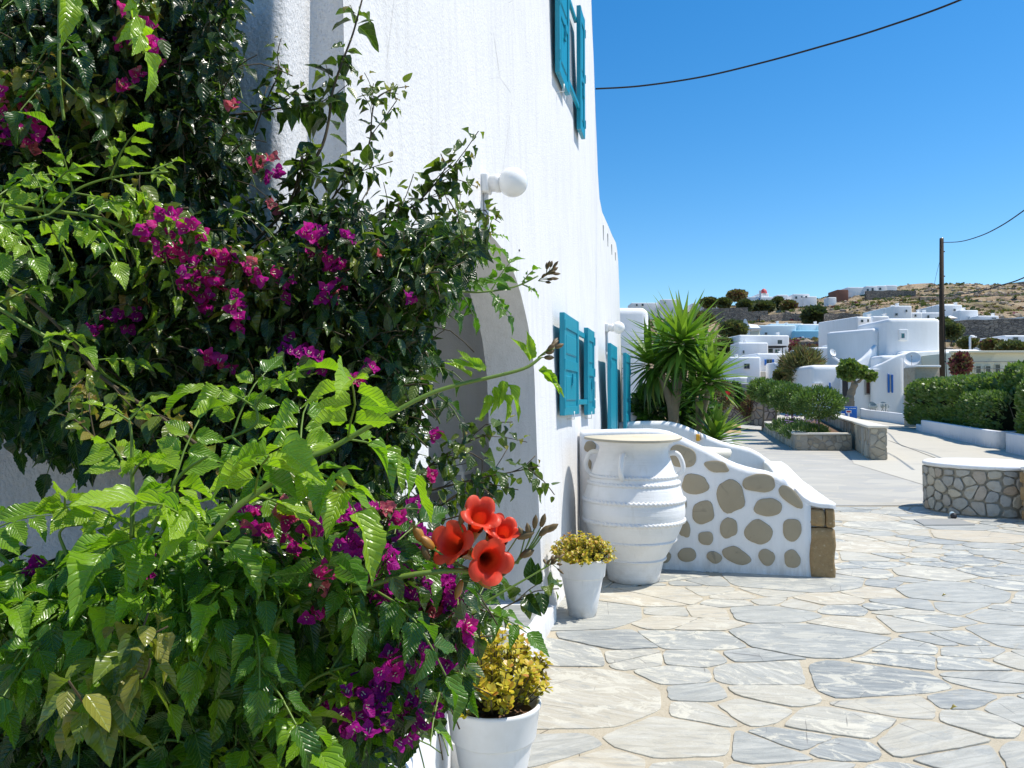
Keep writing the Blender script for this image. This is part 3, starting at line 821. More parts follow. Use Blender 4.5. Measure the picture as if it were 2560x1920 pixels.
    # drip slits in the wing parapet
    for px, py, h in ((1508, 582, .2), (1519, 600, .18), (1529, 624, .15), (1538, 641, .12)):
        Y, z = facehit(px, py); p = F(Y, z, .001)
        m_ = MB(); Mx = Matrix.Translation(p) @ Matrix.Rotation(math.atan2(TV.y, TV.x), 4, 'Z')
        m_.box((0, 0, 0), (.05, .012, h), M=Mx); m_.build('drip_slit', M['grey_frame'], HOUSE)
    for px, py in ((1296, 626),):
        Y, z = facehit(px, py); m_ = MB(); m_.lathe([(0.0001, 0), (.008, 0), (.008, .01), (0.0001, .01)], n=8, M=Matrix.Translation(F(Y, z)) @ NV.to_track_quat('Z', 'Y').to_matrix().to_4x4())
        m_.build('wall_plug', M['dark_frame'], HOUSE)
house_walls()
ROT = math.atan2(TV.y, TV.x)
def fmat(Y, z, o=0.0, swing=0.0):
    """local x along the wall, local -y outward, local z up"""
    return Matrix.Translation(F(Y, z, o)) @ Matrix.Rotation(ROT, 4, 'Z') @ Matrix.Rotation(swing, 4, 'Z')
def shutter(Y, z, w, h, o, swing, panels=((.08, .46), (.54, .92)), hinge_far=False, name='window_shutter'):
    T = fmat(Y, z, o, swing); b = MB(); sgn = -1 if hinge_far else 1; th = .045; st = .075
    def bx(x0, x1, z0, z1, y0, y1, tgt, bev=.004):
        tgt.box((0, 0, 0), (x1 - x0, y1 - y0, z1 - z0), M=T @ Matrix.Translation(Vector((sgn * (x0 + x1) / 2, -(y0 + y1) / 2, (z0 + z1) / 2))), bev=bev, seg=1)
    bx(0, st, 0, h, 0, th, b); bx(w - st, w, 0, h, 0, th, b)
    cuts = [0] + [c for p in panels for c in p] + [1]
    zs = [c * h for c in cuts]
    for i in range(0, len(zs), 2): bx(st, w - st, zs[i], zs[i + 1], .002, th - .003, b, .003)
    o_ = b.build(name, M['teal'], HOUSE)
    for (a, c) in panels:
        p = MB(); bx(st - .004, w - st + .004, a * h, c * h, .012, th - .014, p, .002); bx(st + .045, w - st - .045, a * h + .05, c * h - .05, .012, th - .005, p, .007)
        p.build('shutter_panel', M['teal'], o_)
    hb = MB()
    for zz in (.12, .5, .88): bx(-.006, .016, zz * h - .045, zz * h + .045, th - .006, th + .008, hb, .003)
    bx(w * .5 - .012, w * .5 + .012, h * .30, h * .42, th - .001, th + .012, hb, .003); bx(w * .5 - .05, w * .5 + .012, h * .3, h * .318, th, th + .014, hb, .003)
    hb.build('shutter_hinge', M['teal'], o_)
    return o_
def window(win, bars=True):
    y0, z0, y1, z1 = win
    T = fmat(y0, z0, -.10); w = (y1 - y0) / .9729; h = z1 - z0
    fr = MB()
    for x0, x1, a, c in ((0, .05, 0, h), (w - .05, w, 0, h), (.05, w - .05, 0, .05), (.05, w - .05, h - .05, h), (w / 2 - .025, w / 2 + .025, .05, h - .05)):
        fr.box((0, 0, 0), (x1 - x0, .04, c - a), M=T @ Matrix.Translation(Vector(((x0 + x1) / 2, -.01, (a + c) / 2))), bev=.004, seg=1)
    f_ = fr.build('window_frame', M['plastic_white'], HOUSE)
    for k in (0, 1):
        x0 = .05 if k == 0 else w / 2 + .025
        g = MB(); g.box((0, 0, 0), (w / 2 - .075, .008, h - .1), M=T @ Matrix.Translation(Vector((x0 + (w / 2 - .075) / 2, 0, h / 2)))); g.build('pane', M['pane'], f_)
    # teal tie bars between the two open shutters
    for a in (.10, .92) if bars else ():
        bb = MB(); bb.box((0, 0, 0), (w + .12, .03, .05), M=fmat(y0 - .04, z0 + a * h, .055) @ Matrix.Translation(Vector(((w + .1) / 2, 0, 0))), bev=.004, seg=1); bb.build('tie_bar', M['teal'], HOUSE)
    s_ = MB(); s_.box((0, 0, 0), (w + .02, .10, .03), M=T @ Matrix.Translation(Vector((w / 2, -.045, -.005)))); s_.build('window_sill', M['whitewash'], HOUSE)
window(WIN1); window(WIN2)
shutter(6.50, 1.47, .82, .87, .025, 0, ((.09, .45), (.55, .86)))
shutter(8.38, 1.45, .52, .89, .03, 0, ((.09, .45), (.55, .86)), hinge_far=True)
shutter(6.90, 4.55, .56, 1.32, .025, 0, ((.07, .42), (.48, .9)))
shutter(8.44, 4.46, .34, 1.32, .03, 0, ((.07, .42), (.48, .9)), hinge_far=True)
# hooks under the shutters
for Y, z in ((7.0, 1.43), (8.15, 1.41), (7.1, 4.45)):
    m_ = MB(); p = F(Y, z, .07); m_.tube([p - NV * .07, p, p + Vector((0, 0, .07))], .005, 5); m_.build('shutter_hook', M['plastic_white'], HOUSE)
m_ = MB(); q = F(8.42, 1.62, .02); m_.tube([q, q + NV * .06, q + NV * .06 + Vector((0, 0, .18)), q + Vector((0, 0, .22))], .005, 5); m_.build('shutter_hook', M['steel'], HOUSE)
# tall door with two leaves
shutter(9.46, .15, .78, 2.15, .03, 0, ((.05, .34), (.40, .92)), name='door_shutter')
shutter(12.16, .15, .80, 2.15, .04, 0, ((.06, .22), (.28, .60), (.66, .94)), hinge_far=True, name='door_shutter')
y0, z0, y1, z1 = DOOR
T = fmat(y0, z0, -.12); w = (y1 - y0) / .9729; h = z1 - z0
dm = MB()
for x0, x1, a, c in ((0, .06, 0, h), (w - .06, w, 0, h), (.06, w - .06, 0, .1), (.06, w - .06, h - .06, h), (w / 2 - .03, w / 2 + .03, .1, h - .06)):
    dm.box((0, 0, 0), (x1 - x0, .05, c - a), M=T @ Matrix.Translation(Vector(((x0 + x1) / 2, -.01, (a + c) / 2))), bev=.004, seg=1)
d_ = dm.build('glazed_door', M['plastic_white'], HOUSE)
g = MB(); g.box((0, 0, 0), (w - .12, .008, h - .14), M=T @ Matrix.Translation(Vector((w / 2, .0, h / 2)))); g.build('pane', M['pane'], d_)

# ------------------------------------------------------------------ wall lamps
def wall_lamp(Y, z, L, label, r=.084):
    p = F(Y, z); t = thing('wall_lamp', label, 'lamp', p, 'globe lamps on the facade')
    B = Matrix.Translation(p) @ NV.to_track_quat('Z', 'Y').to_matrix().to_4x4()
    m_ = MB(); m_.box((0, 0, 0), (.10, .11, .05), M=B @ Matrix.Translation(Vector((0, 0, .02))), bev=.012)
    m_.lathe([(.001, .04), (.045, .04), (.047, .075), (.052, .08), (.052, .105), (.04, .11), (.001, .11)], n=24, M=B); m_.build('lamp_mount', M['plastic_white'], t)
    g_ = MB(); pr = [(max(r * math.sin(a), .0008), .10 + r * .93 - r * math.cos(a)) for a in np.linspace(.25, math.pi, 20)]
    g_.lathe(pr, n=32, M=B); g_.build('globe', M['milk_glass'], t)
    c = MB(); q0 = F(Y, z - .05, .015); q1 = F(Y, z - L, .012)
    c.tube([q0, (q0 + q1) / 2 + NV * .003, q1], [.017, .014, .016], 6); c.build('conduit', M['whitewash'], t)
wall_lamp(4.42, 2.84, .40, 'white globe lamp above the arched entrance, near the bougainvillea')
wall_lamp(10.36, 2.57, .32, 'smaller far globe lamp above the teal door', r=.082)

# ------------------------------------------------------------------ plinth planter under the vines
def soft_wall(path, tops, th, r=.05, z0=-.03, n=5, mat=None, name='wall', parent=None, closed=False, bottoms=None, amp=.006):
    """a wall of thickness th with a rounded, hand-plastered top following path; path is its left/front face"""
    P = [Vector((p[0], p[1])) for p in path]; k = len(P); secs = []
    for i, p in enumerate(P):
        a = P[max(i - 1, 0)]; c = P[min(i + 1, k - 1)]; d = (c - a).normalized(); nn = Vector((-d.y, d.x))
        zt = tops[i]; zb = z0 if bottoms is None else bottoms[i]; sec = [(0, zb), (0, zb + (zt - r - zb) * .33), (0, zb + (zt - r - zb) * .66)]
        for j in range(n + 1):
            t = math.pi / 2 * j / n; sec.append((r - r * math.cos(t), zt - r + r * math.sin(t)))
        for j in range(n + 1):
            t = math.pi / 2 * j / n; sec.append((th - r + r * math.sin(t), zt - r + r * math.cos(t)))
        sec += [(th, zb + (zt - r - zb) * .5), (th, zb)]
        ring = []
        for (o_, z) in sec:
            q = Vector((p.x + nn.x * o_, p.y + nn.y * o_, z)); w_ = wob(q, amp, 3.0)
            ring.append(q + Vector((w_, w_, w_ * .6)))
        secs.append(ring)
    m = len(secs[0]); vs = [q for s_ in secs for q in s_]; fs = []
    for i in range(k - 1):
        for j in range(m - 1): fs.append((i * m + j, i * m + j + 1, (i + 1) * m + j + 1, (i + 1) * m + j))
    fs.append(tuple(reversed(range(m)))); fs.append(tuple((k - 1) * m + j for j in range(m)))
    b = MB(); b.add(vs, fs, 0, True); return b.build(name, mat or M['whitewash'], parent)
def dens(pts, step=.12):
    """refine a list of (x, y, z) points"""
    r = []
    for i in range(len(pts) - 1):
        a, b_ = Vector(pts[i]), Vector(pts[i + 1]); k = max(1, int((b_ - a).length / step))
        r += [a + (b_ - a) * j / k for j in range(k)]
    r.append(Vector(pts[-1])); 
    for _ in range(2): r = [r[0]] + [(r[i - 1] + r[i] * 2 + r[i + 1]) / 4 for i in range(1, len(r) - 1)] + [r[-1]]
    return r
pl = MB(); pl.box((-1.05, 2.02, .30), (1.55, .50, .66), 0, 0, bev=.03, seg=3)
pl2 = MB(); pl2.box((0, 0, 0), (.22, 1.30, .66), M=Matrix.Translation(Vector((-.385, 2.94, .30))) @ Matrix.Rotation(-R(1.2), 4, 'Z'), bev=.03, seg=3)
t = thing('planter_wall', 'low whitewashed planter wall at the foot of the vines behind the big pot', 'planter', (-.5, 2.4, 0))
pl.build('planter_front', M['whitewash'], t); pl2.build('planter_side', M['whitewash'], t)

# ================================================================== TERRACE WALLS
A0 = Vector((.66, 7.545)); B0 = Vector((2.905, 6.98)); DW = (B0 - A0).normalized(); NW = Vector((-DW.y, DW.x))
def planehit(px, py, A, d):
    r = at(px, py, 1.0); u = r.x
    # A + s d = (u*Y, Y)
    s = (A.x - u * A.y) / (u * d.y - d.x); Y = A.y + s * d.y
    return s, at(px, py, Y).z
z3 = lambda x, y: (1350 + .3617 * x, 1000 + .3617 * y)
prof_px = [(290, 215), (420, 208), (600, 203), (800, 202), (880, 207), (950, 244), (1040, 296), (1150, 340), (1250, 396), (1350, 452), (1450, 484), (1560, 496), (1640, 503), (1700, 548), (1760, 606), (1830, 680), (1862, 706), (1990, 716)]
sz = [planehit(*z3(x, y), A0, DW) for x, y in prof_px]
ptl = [(A0.x, A0.y, sz[0][1])] + [(A0.x + DW.x * s, A0.y + DW.y * s, z) for s, z in sz if s > .02] + [(B0.x + .005, B0.y, sz[-1][1])]
ptl = dens(ptl, .07)
TW = thing('terrace_wall', 'curved white terrace wall inset with taupe painted stones, behind the giant jar', 'wall', (1.9, 7.2, 0))
s_q = planehit(*z3(1858, 900), A0, DW)[0]
p1_ = [p for p in ptl if (Vector((p.x, p.y)) - A0).length < s_q + .035]
soft_wall([(p.x, p.y) for p in p1_], [p.z for p in p1_], .26, .055, name='front_wall', parent=TW)
# cap of the corner
p2_ = [p for p in ptl if (Vector((p.x, p.y)) - A0).length >= s_q - .12]
ztop = p2_[-1].z
soft_wall([(p.x, p.y) for p in p2_], [p.z for p in p2_], .26, .02, name='corner_cap', parent=TW, bottoms=[p.z - .045 for p in p2_])
# side wall going back, parallel to the facade
side = dens([(2.72 + .01, 7.06, .695), (3.1, 8.7, .70), (3.6, 10.6, .72), (3.72, 11.15, .72)], .25)
soft_wall([(p.x + .175, p.y - .0) for p in reversed([Vector((q.x, q.y, q.z)) for q in side])][::-1], [p.z for p in side], .27, .03, name='side_wall', parent=TW)
def rough_block(c, size, M_, seed, amp=.02, sub=4, bev=.02):
    bm = bmesh.new(); bmesh.ops.create_cube(bm, size=1.0)
    for v in bm.verts: v.co = Vector((v.co.x * size[0], v.co.y * size[1], v.co.z * size[2]))
    bmesh.ops.bevel(bm, geom=bm.edges[:], offset=bev, segments=1, affect='EDGES')
    bmesh.ops.subdivide_edges(bm, edges=bm.edges[:], cuts=sub, use_grid_fill=True)
    for v in bm.verts:
        p = v.co * 7 + Vector((seed, seed * 2, 0)); d = noise.noise(p) * amp + noise.noise(p * 3) * amp * .5
        v.co += v.co.normalized() * d
    bm.verts.index_update(); b = MB()
    Tm = M_ @ Matrix.Translation(Vector(c)); b.add([Tm @ v.co for v in bm.verts], [[v.index for v in f.verts] for f in bm.faces], 0, True); bm.free()
    return b
QM = Matrix.Translation(Vector((A0.x, A0.y, 0))) @ Matrix.Rotation(math.atan2(DW.y, DW.x), 4, 'Z')
Ltot = (B0 - A0).length; qw = Ltot - s_q
zj = .455
for (x0, x1, z0_, z1_, sd_) in ((.0, 1.0, -.02, zj - .01, 1.0), (.0, .60, zj + .01, ztop - .055, 4.0), (.63, 1.0, zj + .0, ztop - .05, 7.0)):
    b = rough_block((s_q + qw * (x0 + x1) / 2 + .004, .135, (z0_ + z1_) / 2), (qw * (x1 - x0) - .008, .275, z1_ - z0_), QM, sd_, .016, 5, .014)
    me = b.mesh('corner_stone', M['sandstone']); link('corner_stone', me, TW)
stones_px = [(345, 322, 44, 44, 0, 0), (335, 445, 22, 42, 0, 0), (985, 393, 102, 82, 12, 1), (1220, 460, 98, 46, 12, 2), (1077, 583, 103, 72, 5, 3), (1510, 572, 120, 68, 0, 4), (1315, 660, 103, 114, -22, 5),
    (1738, 672, 112, 46, 42, 6), (1575, 742, 101, 68, 2, 7), (990, 725, 26, 46, 0, 8), (1130, 778, 79, 85, 0, 9), (1000, 892, 44, 64, -8, 10), (1305, 885, 65, 76, 0, 11), (1145, 955, 58, 50, 8, 12),
    (1510, 912, 106, 92, 10, 13), (1744, 900, 70, 84, -15, 14), (1015, 1070, 72, 54, 0, 15), (1205, 1088, 58, 42, 25, 16), (1360, 1075, 104, 58, 32, 17), (1568, 1088, 64, 65, 0, 18), (1742, 1097, 58, 68, -20, 19),
    (800, 330, 80, 60, 0, 20), (560, 330, 80, 60, 0, 21), (830, 640, 80, 70, 0, 22), (640, 560, 90, 60, 0, 23), (450, 620, 70, 80, 0, 24), (620, 820, 80, 60, 0, 25), (820, 880, 60, 80, 0, 26), (430, 930, 80, 70, 0, 27), (640, 1060, 70, 50, 0, 28), (850, 1080, 60, 50, 0, 29)]
for (cx, cy, rx, ry, ro, k) in stones_px:
    n = 26; pts = []
    for i in range(n):
        a = 2 * math.pi * i / n
        q = 2.25 + .5 * noise.noise(Vector((k * 3.3, 0, 0)))
        ca, sa = math.cos(a), math.sin(a); m_ = (abs(ca) ** q + abs(sa) ** q) ** (-1 / q)
        m_ *= 1 + .26 * noise.noise(Vector((math.cos(a) * .9 + k * 7, math.sin(a) * .9, k))) + .03 * noise.noise(Vector((ca * 4 + k, sa * 4, k)))
        m_ *= .93; x, y = rx * m_ * ca, ry * m_ * sa; cr, sr = math.cos(R(ro)), math.sin(R(ro))
        s, z = planehit(*z3(cx + x * cr - y * sr, cy + x * sr + y * cr), A0, DW); pts.append((s, z))
    cs = sum(p[0] for p in pts) / n; cz = sum(p[1] for p in pts) / n
    vs = []; 
    for ring, (f_, o_) in enumerate(((1.0, .004), (.985, -.0045), (.93, -.0065), (.5, -.009))):
        for (s, z) in pts:
            S_, Z_ = cs + (s - cs) * f_, cz + (z - cz) * f_
            p = Vector((A0.x + DW.x * S_, A0.y + DW.y * S_, Z_)); w_ = wob(p, .006, 3.0)
            vs.append(p + Vector((NW.x, NW.y, 0)) * (o_ - .004) + Vector((w_, w_, 0)))
    p = Vector((A0.x + DW.x * cs, A0.y + DW.y * cs, cz)); w_ = wob(p, .006, 3.0)
    vs.append(p + Vector((NW.x, NW.y, 0)) * -.0135 + Vector((w_, w_, 0)))
    fs = [(r_ * n + i, r_ * n + (i + 1) % n, (r_ + 1) * n + (i + 1) % n, (r_ + 1) * n + i) for r_ in range(3) for i in range(n)] + [(3 * n + i, 3 * n + (i + 1) % n, 4 * n) for i in range(n)]
    b = MB(); b.add(vs, fs, 0, True); b.build('painted_stone', M['painted_stone'], TW)
# far parapet of the terrace
A2 = Vector((1.60, 11.62)); D2 = (Vector((3.98, 11.12)) - A2).normalized()
pp = [(1560, 1056), (1600, 1053), (1675, 1052), (1700, 1058), (1725, 1070), (1748, 1081), (1784, 1097), (1820, 1112), (1850, 1116), (1882, 1118), (1900, 1130), (1920, 1152), (1930, 1156)]
q2 = [planehit(x, y, A2, D2) for x, y in pp]
ptl2 = dens([(A2.x + D2.x * -.3, A2.y + D2.y * -.3, q2[0][1])] + [(A2.x + D2.x * s, A2.y + D2.y * s, z) for s, z in q2 if s > 0], .1)
t2 = thing('terrace_parapet', 'smooth white parapet with a wave shaped top behind the stone inset wall', 'wall', (2.8, 11.4, 0))
soft_wall([(p.x, p.y) for p in ptl2], [p.z for p in ptl2], .24, .07, name='parapet_body', parent=t2)
fl = MB(); fl.prism([(.72, 7.75), (2.86, 7.2), (3.86, 11.2), (1.66, 11.6)], -.01, .10); tag(fl.build('terrace_floor', M['concrete']), kind='structure')
q3 = [at(1540, 1034, 13.2), at(1590, 1030, 13.2), at(1618, 1036, 13.2), at(1640, 1052, 13.2), at(1665, 1075, 13.2)]
t3 = thing('rounded_parapet', 'short white parapet with rounded hump in front of the yucca', 'wall', (2.1, 13.2, 0))
q3 = dens([tuple(p) for p in q3], .08)
soft_wall([(p.x, p.y) for p in q3], [p.z for p in q3], .22, .07, name='parapet_body', parent=t3)
# cream drum table inside the terrace
ct = thing('drum_table', 'round cream plastered drum table inside the terrace', 'table', (2.13, 9.1, .1))
b = MB(); b.lathe([(.001, .1), (.42, .1), (.42, .92), (.45, .95), (.465, 1.0), (.45, 1.03), (.3, 1.045), (.001, 1.05)], (2.10, 9.1, 0), 40); b.build('drum', M['cream'], ct)
b = MB(); p = at(1745, 1094, 11.35); b.box(p, (.05, .05, .10), bev=.008); tag(b.build('yellow_marker', M['yellow_paint']), 'small yellow marker leaning on the inner face of the white parapet', 'marker')
b = MB(); p = at(1752, 1090, 11.3); b.tube([p + Vector((0, 0, -.06)), p + Vector((.002, 0, .1))], .006, 5); tag(b.build('rusty_rod', M['stem_brown']), 'thin rusty rod standing beside the yellow marker', 'rod')

# ================================================================== GIANT JAR, LID, POTS, LANTERN
JC = Vector((1.085, 6.93, 0))
JP = [(.001, .0), (.205, .0), (.228, .012), (.236, .06), (.262, .17), (.300, .25), (.345, .33), (.388, .41), (.424, .49), (.446, .56), (.455, .62), (.450, .69), (.436, .76), (.414, .83), (.392, .89), (.378, .94), (.355, 1.01), (.333, 1.07), (.312, 1.13), (.302, 1.175), (.31, 1.20), (.345, 1.222), (.352, 1.236), (.342, 1.246), (.28, 1.246), (.265, 1.2), (.001, 1.15)]
def jr(z):
    for (a, za), (b_, zb) in zip(JP[1:], JP[2:]):
        if za <= z <= zb and zb > za: return a + (b_ - a) * (z - za) / (zb - za)
    return .4
JAR = thing('clay_jar', 'giant white painted clay jar with rope bands and loop handles, standing by the terrace wall', 'jar', JC)
prf = []
for (a, za), (b_, zb) in zip(JP, JP[1:]):
    k = 3 if .05 < za < 1.15 else 1
    for j in range(k): prf.append((a + (b_ - a) * j / k, za + (zb - za) * j / k))
prf.append(JP[-1])
b = MB(); b.lathe(prf, JC, 72, fn=lambda i, j, r, z, t: (r + (.0009 * math.sin(z * 190) + .003 * noise.noise(Vector((math.cos(t) * 1.5, math.sin(t) * 1.5, z * 3)))) * (1 if r > .2 and z > .02 else 0), z))
b.build('jar_body', M['jar'], JAR)
def rope(z, rr, hgt=1.0, nt=70):
    b = MB(); n = nt * 5; m = 8; vs = []; fs = []; R0 = jr(z)
    for i in range(n):
        t = 2 * math.pi * i / n
        for j in range(m):
            a = 2 * math.pi * j / m
            tw = math.sin(nt * t + a * 1.0 + 1.4 * math.sin(a)); r = rr * (1 + .38 * tw)
            vs.append(JC + Vector(((R0 + rr * .2 + r * math.cos(a)) * math.cos(t), (R0 + rr * .2 + r * math.cos(a)) * math.sin(t), z + r * 1.25 * math.sin(a) * hgt)))
    for i in range(n):
        for j in range(m): fs.append((i * m + j, ((i + 1) % n) * m + j, ((i + 1) % n) * m + (j + 1) % m, i * m + (j + 1) % m))
    b.add(vs, fs, 0, True); b.build('rope_band', M['jar'], JAR)
for z, r_ in ((.935, .0125), (.872, .0125), (.725, .0135), (.545, .0135), (.372, .010), (.205, .008)): rope(z, r_)
def jhandle(az):
    d = Vector((math.cos(az), math.sin(az), 0)); b = MB()
    pts = [(jr(1.125) - .02, 1.12), (jr(1.125) + .035, 1.135), (jr(1.1) + .075, 1.115), (jr(1.0) + .075, 1.03), (jr(.95) + .045, .965), (jr(.93) - .012, .925)]
    cur = []
    for i in range(len(pts) - 1):
        for k in range(4):
            t = k / 4; p0 = pts[max(i - 1, 0)]; p1 = pts[i]; p2 = pts[i + 1]; p3 = pts[min(i + 2, len(pts) - 1)]
            cr = lambda a, b_, c, e: .5 * ((2 * b_) + (-a + c) * t + (2 * a - 5 * b_ + 4 * c - e) * t * t + (-a + 3 * b_ - 3 * c + e) * t ** 3)
            cur.append(JC + d * cr(p0[0], p1[0], p2[0], p3[0]) + Vector((0, 0, cr(p0[1], p1[1], p2[1], p3[1]))))
    cur.append(JC + d * pts[-1][0] + Vector((0, 0, pts[-1][1])))
    b.tube(cur, [.021 + .006 * abs(i / len(cur) - .5) for i in range(len(cur))], 10)
    b.build('handle', M['jar'], JAR)
for az in (-113, -14, 72, 162): jhandle(R(az))
b = MB(); LM = Matrix.Translation(JC + Vector((-.005, -.02, 1.25))) @ Matrix.Rotation(R(1.0), 4, 'X') @ Matrix.Rotation(R(-.5), 4, 'Y')
b.lathe([(.001, 0), (.425, 0), (.432, .004), (.432, .02), (.425, .024), (.001, .025)], n=48, M=LM, fn=lambda i, j, r, z, t: (r * (1 + .012 * math.sin(5 * t) + .006 * noise.noise(Vector((t * 4, 0, 0)))) if r > .1 else r, z + .006 * math.sin(2 * t + 1)))
lid = b.mesh('jar_lid', [M['lid'], M['lid_edge']])
for p in lid.polygons:
    if abs(p.normal.z) < .5: p.material_index = 1
    p.use_smooth = abs(p.normal.z) > .5
o = link('jar_lid', lid); tag(o, 'thin round tan board lying as a lid on the giant jar', 'lid')
def pot(c, label):
    t = thing('flower_pot', label, 'pot', c, 'white tapered plastic flower pots')
    b = MB(); b.lathe([(.001, 0), (.098, 0), (.103, .006), (.118, .09), (.142, .22), (.154, .285), (.156, .291), (.166, .293), (.168, .299), (.181, .405), (.187, .415), (.187, .425), (.181, .430), (.172, .425), (.168, .40), (.160, .36)], c, 56)
    b.build('pot_body', M['pot'], t)
    s = MB(); s.lathe([(.161, .375), (.09, .382), (.001, .386)], c, 24, fn=lambda i, j, r, z, t_: (r, z + .006 * noise.noise(Vector((r * 40 * math.cos(t_), r * 40 * math.sin(t_), 1))))); s.build('potting_soil', M['soil'], t)
    return t
POT1 = Vector((.525, 5.80, 0)); POT2 = Vector((-.073, 3.05, 0))
pot(POT1, 'small looking white pot by the giant jar, holding an olive gold jade plant'); pot(POT2, 'white pot cut by the bottom of the frame, holding a bright yellow jade plant')
# lantern on the porch shelf
LC = Vector((-.43, 6.28, .772)); LT = thing('candle_lantern', 'white wood and glass candle lantern on the porch shelf inside the arch', 'lantern', LC)
lr = R(-25); LMx = Matrix.Translation(LC) @ Matrix.Rotation(lr, 4, 'Z')
def lb(tgt, c, s, bev=.003, rot=None):
    m_ = LMx @ Matrix.Translation(Vector(c))
    if rot is not None: m_ = m_ @ rot
    tgt.box((0, 0, 0), s, M=m_, bev=bev, seg=1)
b = MB(); lb(b, (0, 0, .012), (.19, .19, .024)); b.build('lantern_base', M['plastic_white'], LT)
for x in (-1, 1):
    for y in (-1, 1): b = MB(); lb(b, (x * .08, y * .08, .135), (.022, .022, .225)); b.build('lantern_post', M['plastic_white'], LT)
b = MB(); lb(b, (0, 0, .255), (.20, .20, .016)); lb(b, (0, 0, .24), (.17, .17, .016)); b.build('lantern_rim', M['plastic_white'], LT)
for k in range(4):
    rz = Matrix.Rotation(k * math.pi / 2, 4, 'Z'); L_ = math.hypot(.14, .2)
    b = MB(); b.box((0, 0, 0), (L_, .006, .010), M=LMx @ rz @ Matrix.Translation(Vector((0, -.082, .13))) @ Matrix.Rotation(math.atan2(.2, .14), 4, 'Y'))
    b.build('lantern_brace', M['plastic_white'], LT)
    b = MB(); b.box((0, 0, 0), (.14, .003, .21), M=LMx @ rz @ Matrix.Translation(Vector((0, -.076, .13)))); b.build('lantern_pane', M['pane'], LT)
b = MB(); s4 = [Vector((x * .095, y * .095, .264)) for x, y in ((-1, -1), (1, -1), (1, 1), (-1, 1))] + [Vector((x * .045, y * .045, .335)) for x, y in ((-1, -1), (1, -1), (1, 1), (-1, 1))]
b.add([LMx @ v for v in s4], [(0, 1, 5, 4), (1, 2, 6, 5), (2, 3, 7, 6), (3, 0, 4, 7), (4, 5, 6, 7), (3, 2, 1, 0)]); b.lathe([(.038, .335), (.042, .35), (.036, .372), (.02, .378), (.001, .378)], n=16, M=LMx); b.build('lantern_roof', M['plastic_white'], LT)
b = MB(); ring = [LMx @ Vector((.045 * math.cos(a), 0, .378 + .045 * math.sin(a) + .02)) for a in np.linspace(-.4, math.pi + .4, 18)]; b.tube(ring, .003, 5); b.build('lantern_handle', M['steel'], LT)
# ================================================================== FOLIAGE TOOLS
def leaf_proto(rows, cols, wf, fold=.35, curl=.25, serr=0.0, nserr=9, wave=0.0, seed=0.0, cup=0.0, k_=.32):
    """unit leaf: length 1 along +Y, half width 1 in x (scaled later), returns V, F(quads), UV"""
    V = []; UV = []
    us = np.linspace(-1, 1, cols + 1); fold *= k_; wave *= k_; cup *= k_
    for i in range(rows + 1):
        v = i / rows; w = wf(v)
        se = 1 + serr * (1 if i % 2 else -1) if 0 < i < rows else 1
        for u in us:
            edge = abs(u) > .99
            x = u * w * (se if edge else 1)
            z = fold * abs(u) * w - curl * v * v + wave * math.sin(v * 9 + seed + u) * (abs(u) ** 1.5) * w - cup * (u * u) * w
            V.append((x, v + (.03 * abs(u) * (1 if serr else 0)), z)); UV.append((u * w / max(max(wf(k / 10) for k in range(1, 10)), .01), v))
    F = []; c = cols + 1
    for i in range(rows):
        for j in range(cols): F.append((i * c + j, i * c + j + 1, (i + 1) * c + j + 1, (i + 1) * c + j))
    return np.array(V), np.array(F), np.array(UV)
def w_camp(v): return max((math.sin(math.pi * min(v ** .62, 1)) ** .85) * (1 - .25 * v) if v < .82 else (1 - v) / .18 * .30 * (1 - .1) + .01, .012)
def w_boug(v): return max(math.sin(math.pi * v ** .74) ** .72 * (1.06 - .35 * v) if 0 < v < 1 else .0, .015)
def w_bract(v): return max(math.sin(math.pi * v ** .7) ** .6 * (1 - .15 * v) if 0 < v < 1 else 0, .05)
def w_jade(v): return max(math.sin(math.pi * v ** 1.35) ** .6, .10) if 0 < v < 1 else .10
def w_sword(v): return max((.55 + .45 * math.sin(math.pi * min(v * 1.3, 1))) * (1 - v ** 3.2), .01)
def w_simple(v): return max(math.sin(math.pi * v) ** .8, .02) if 0 < v < 1 else .02
PR = {
 'camp': [leaf_proto(14, 4, w_camp, .30 + .16 * k, .12 + .13 * k, .085, wave=.22 + .08 * k, seed=k) for k in range(4)],
 'camp_lo': [leaf_proto(6, 2, w_camp, .3, .25 + .15 * k) for k in range(2)],
 'boug': [leaf_proto(8, 4, w_boug, .25 + .22 * k, .10 + .14 * k, 0, wave=.2 * k, seed=k * 2) for k in range(4)],
 'boug_lo': [leaf_proto(4, 2, w_boug, .4, .3)],
 'jade': [leaf_proto(5, 2, w_jade, .25, -.12), leaf_proto(5, 2, w_jade, .15, .1)],
 'sword': [leaf_proto(8, 2, w_sword, .6, .02, k_=.04), leaf_proto(8, 2, w_sword, .6, .10, k_=.04), leaf_proto(8, 2, w_sword, .6, .30, k_=.04)],
 'tiny': [leaf_proto(2, 1, lambda v: [.12, 1, .08][int(round(v * 2))], 0, .15)],
}
TRIM = [False]
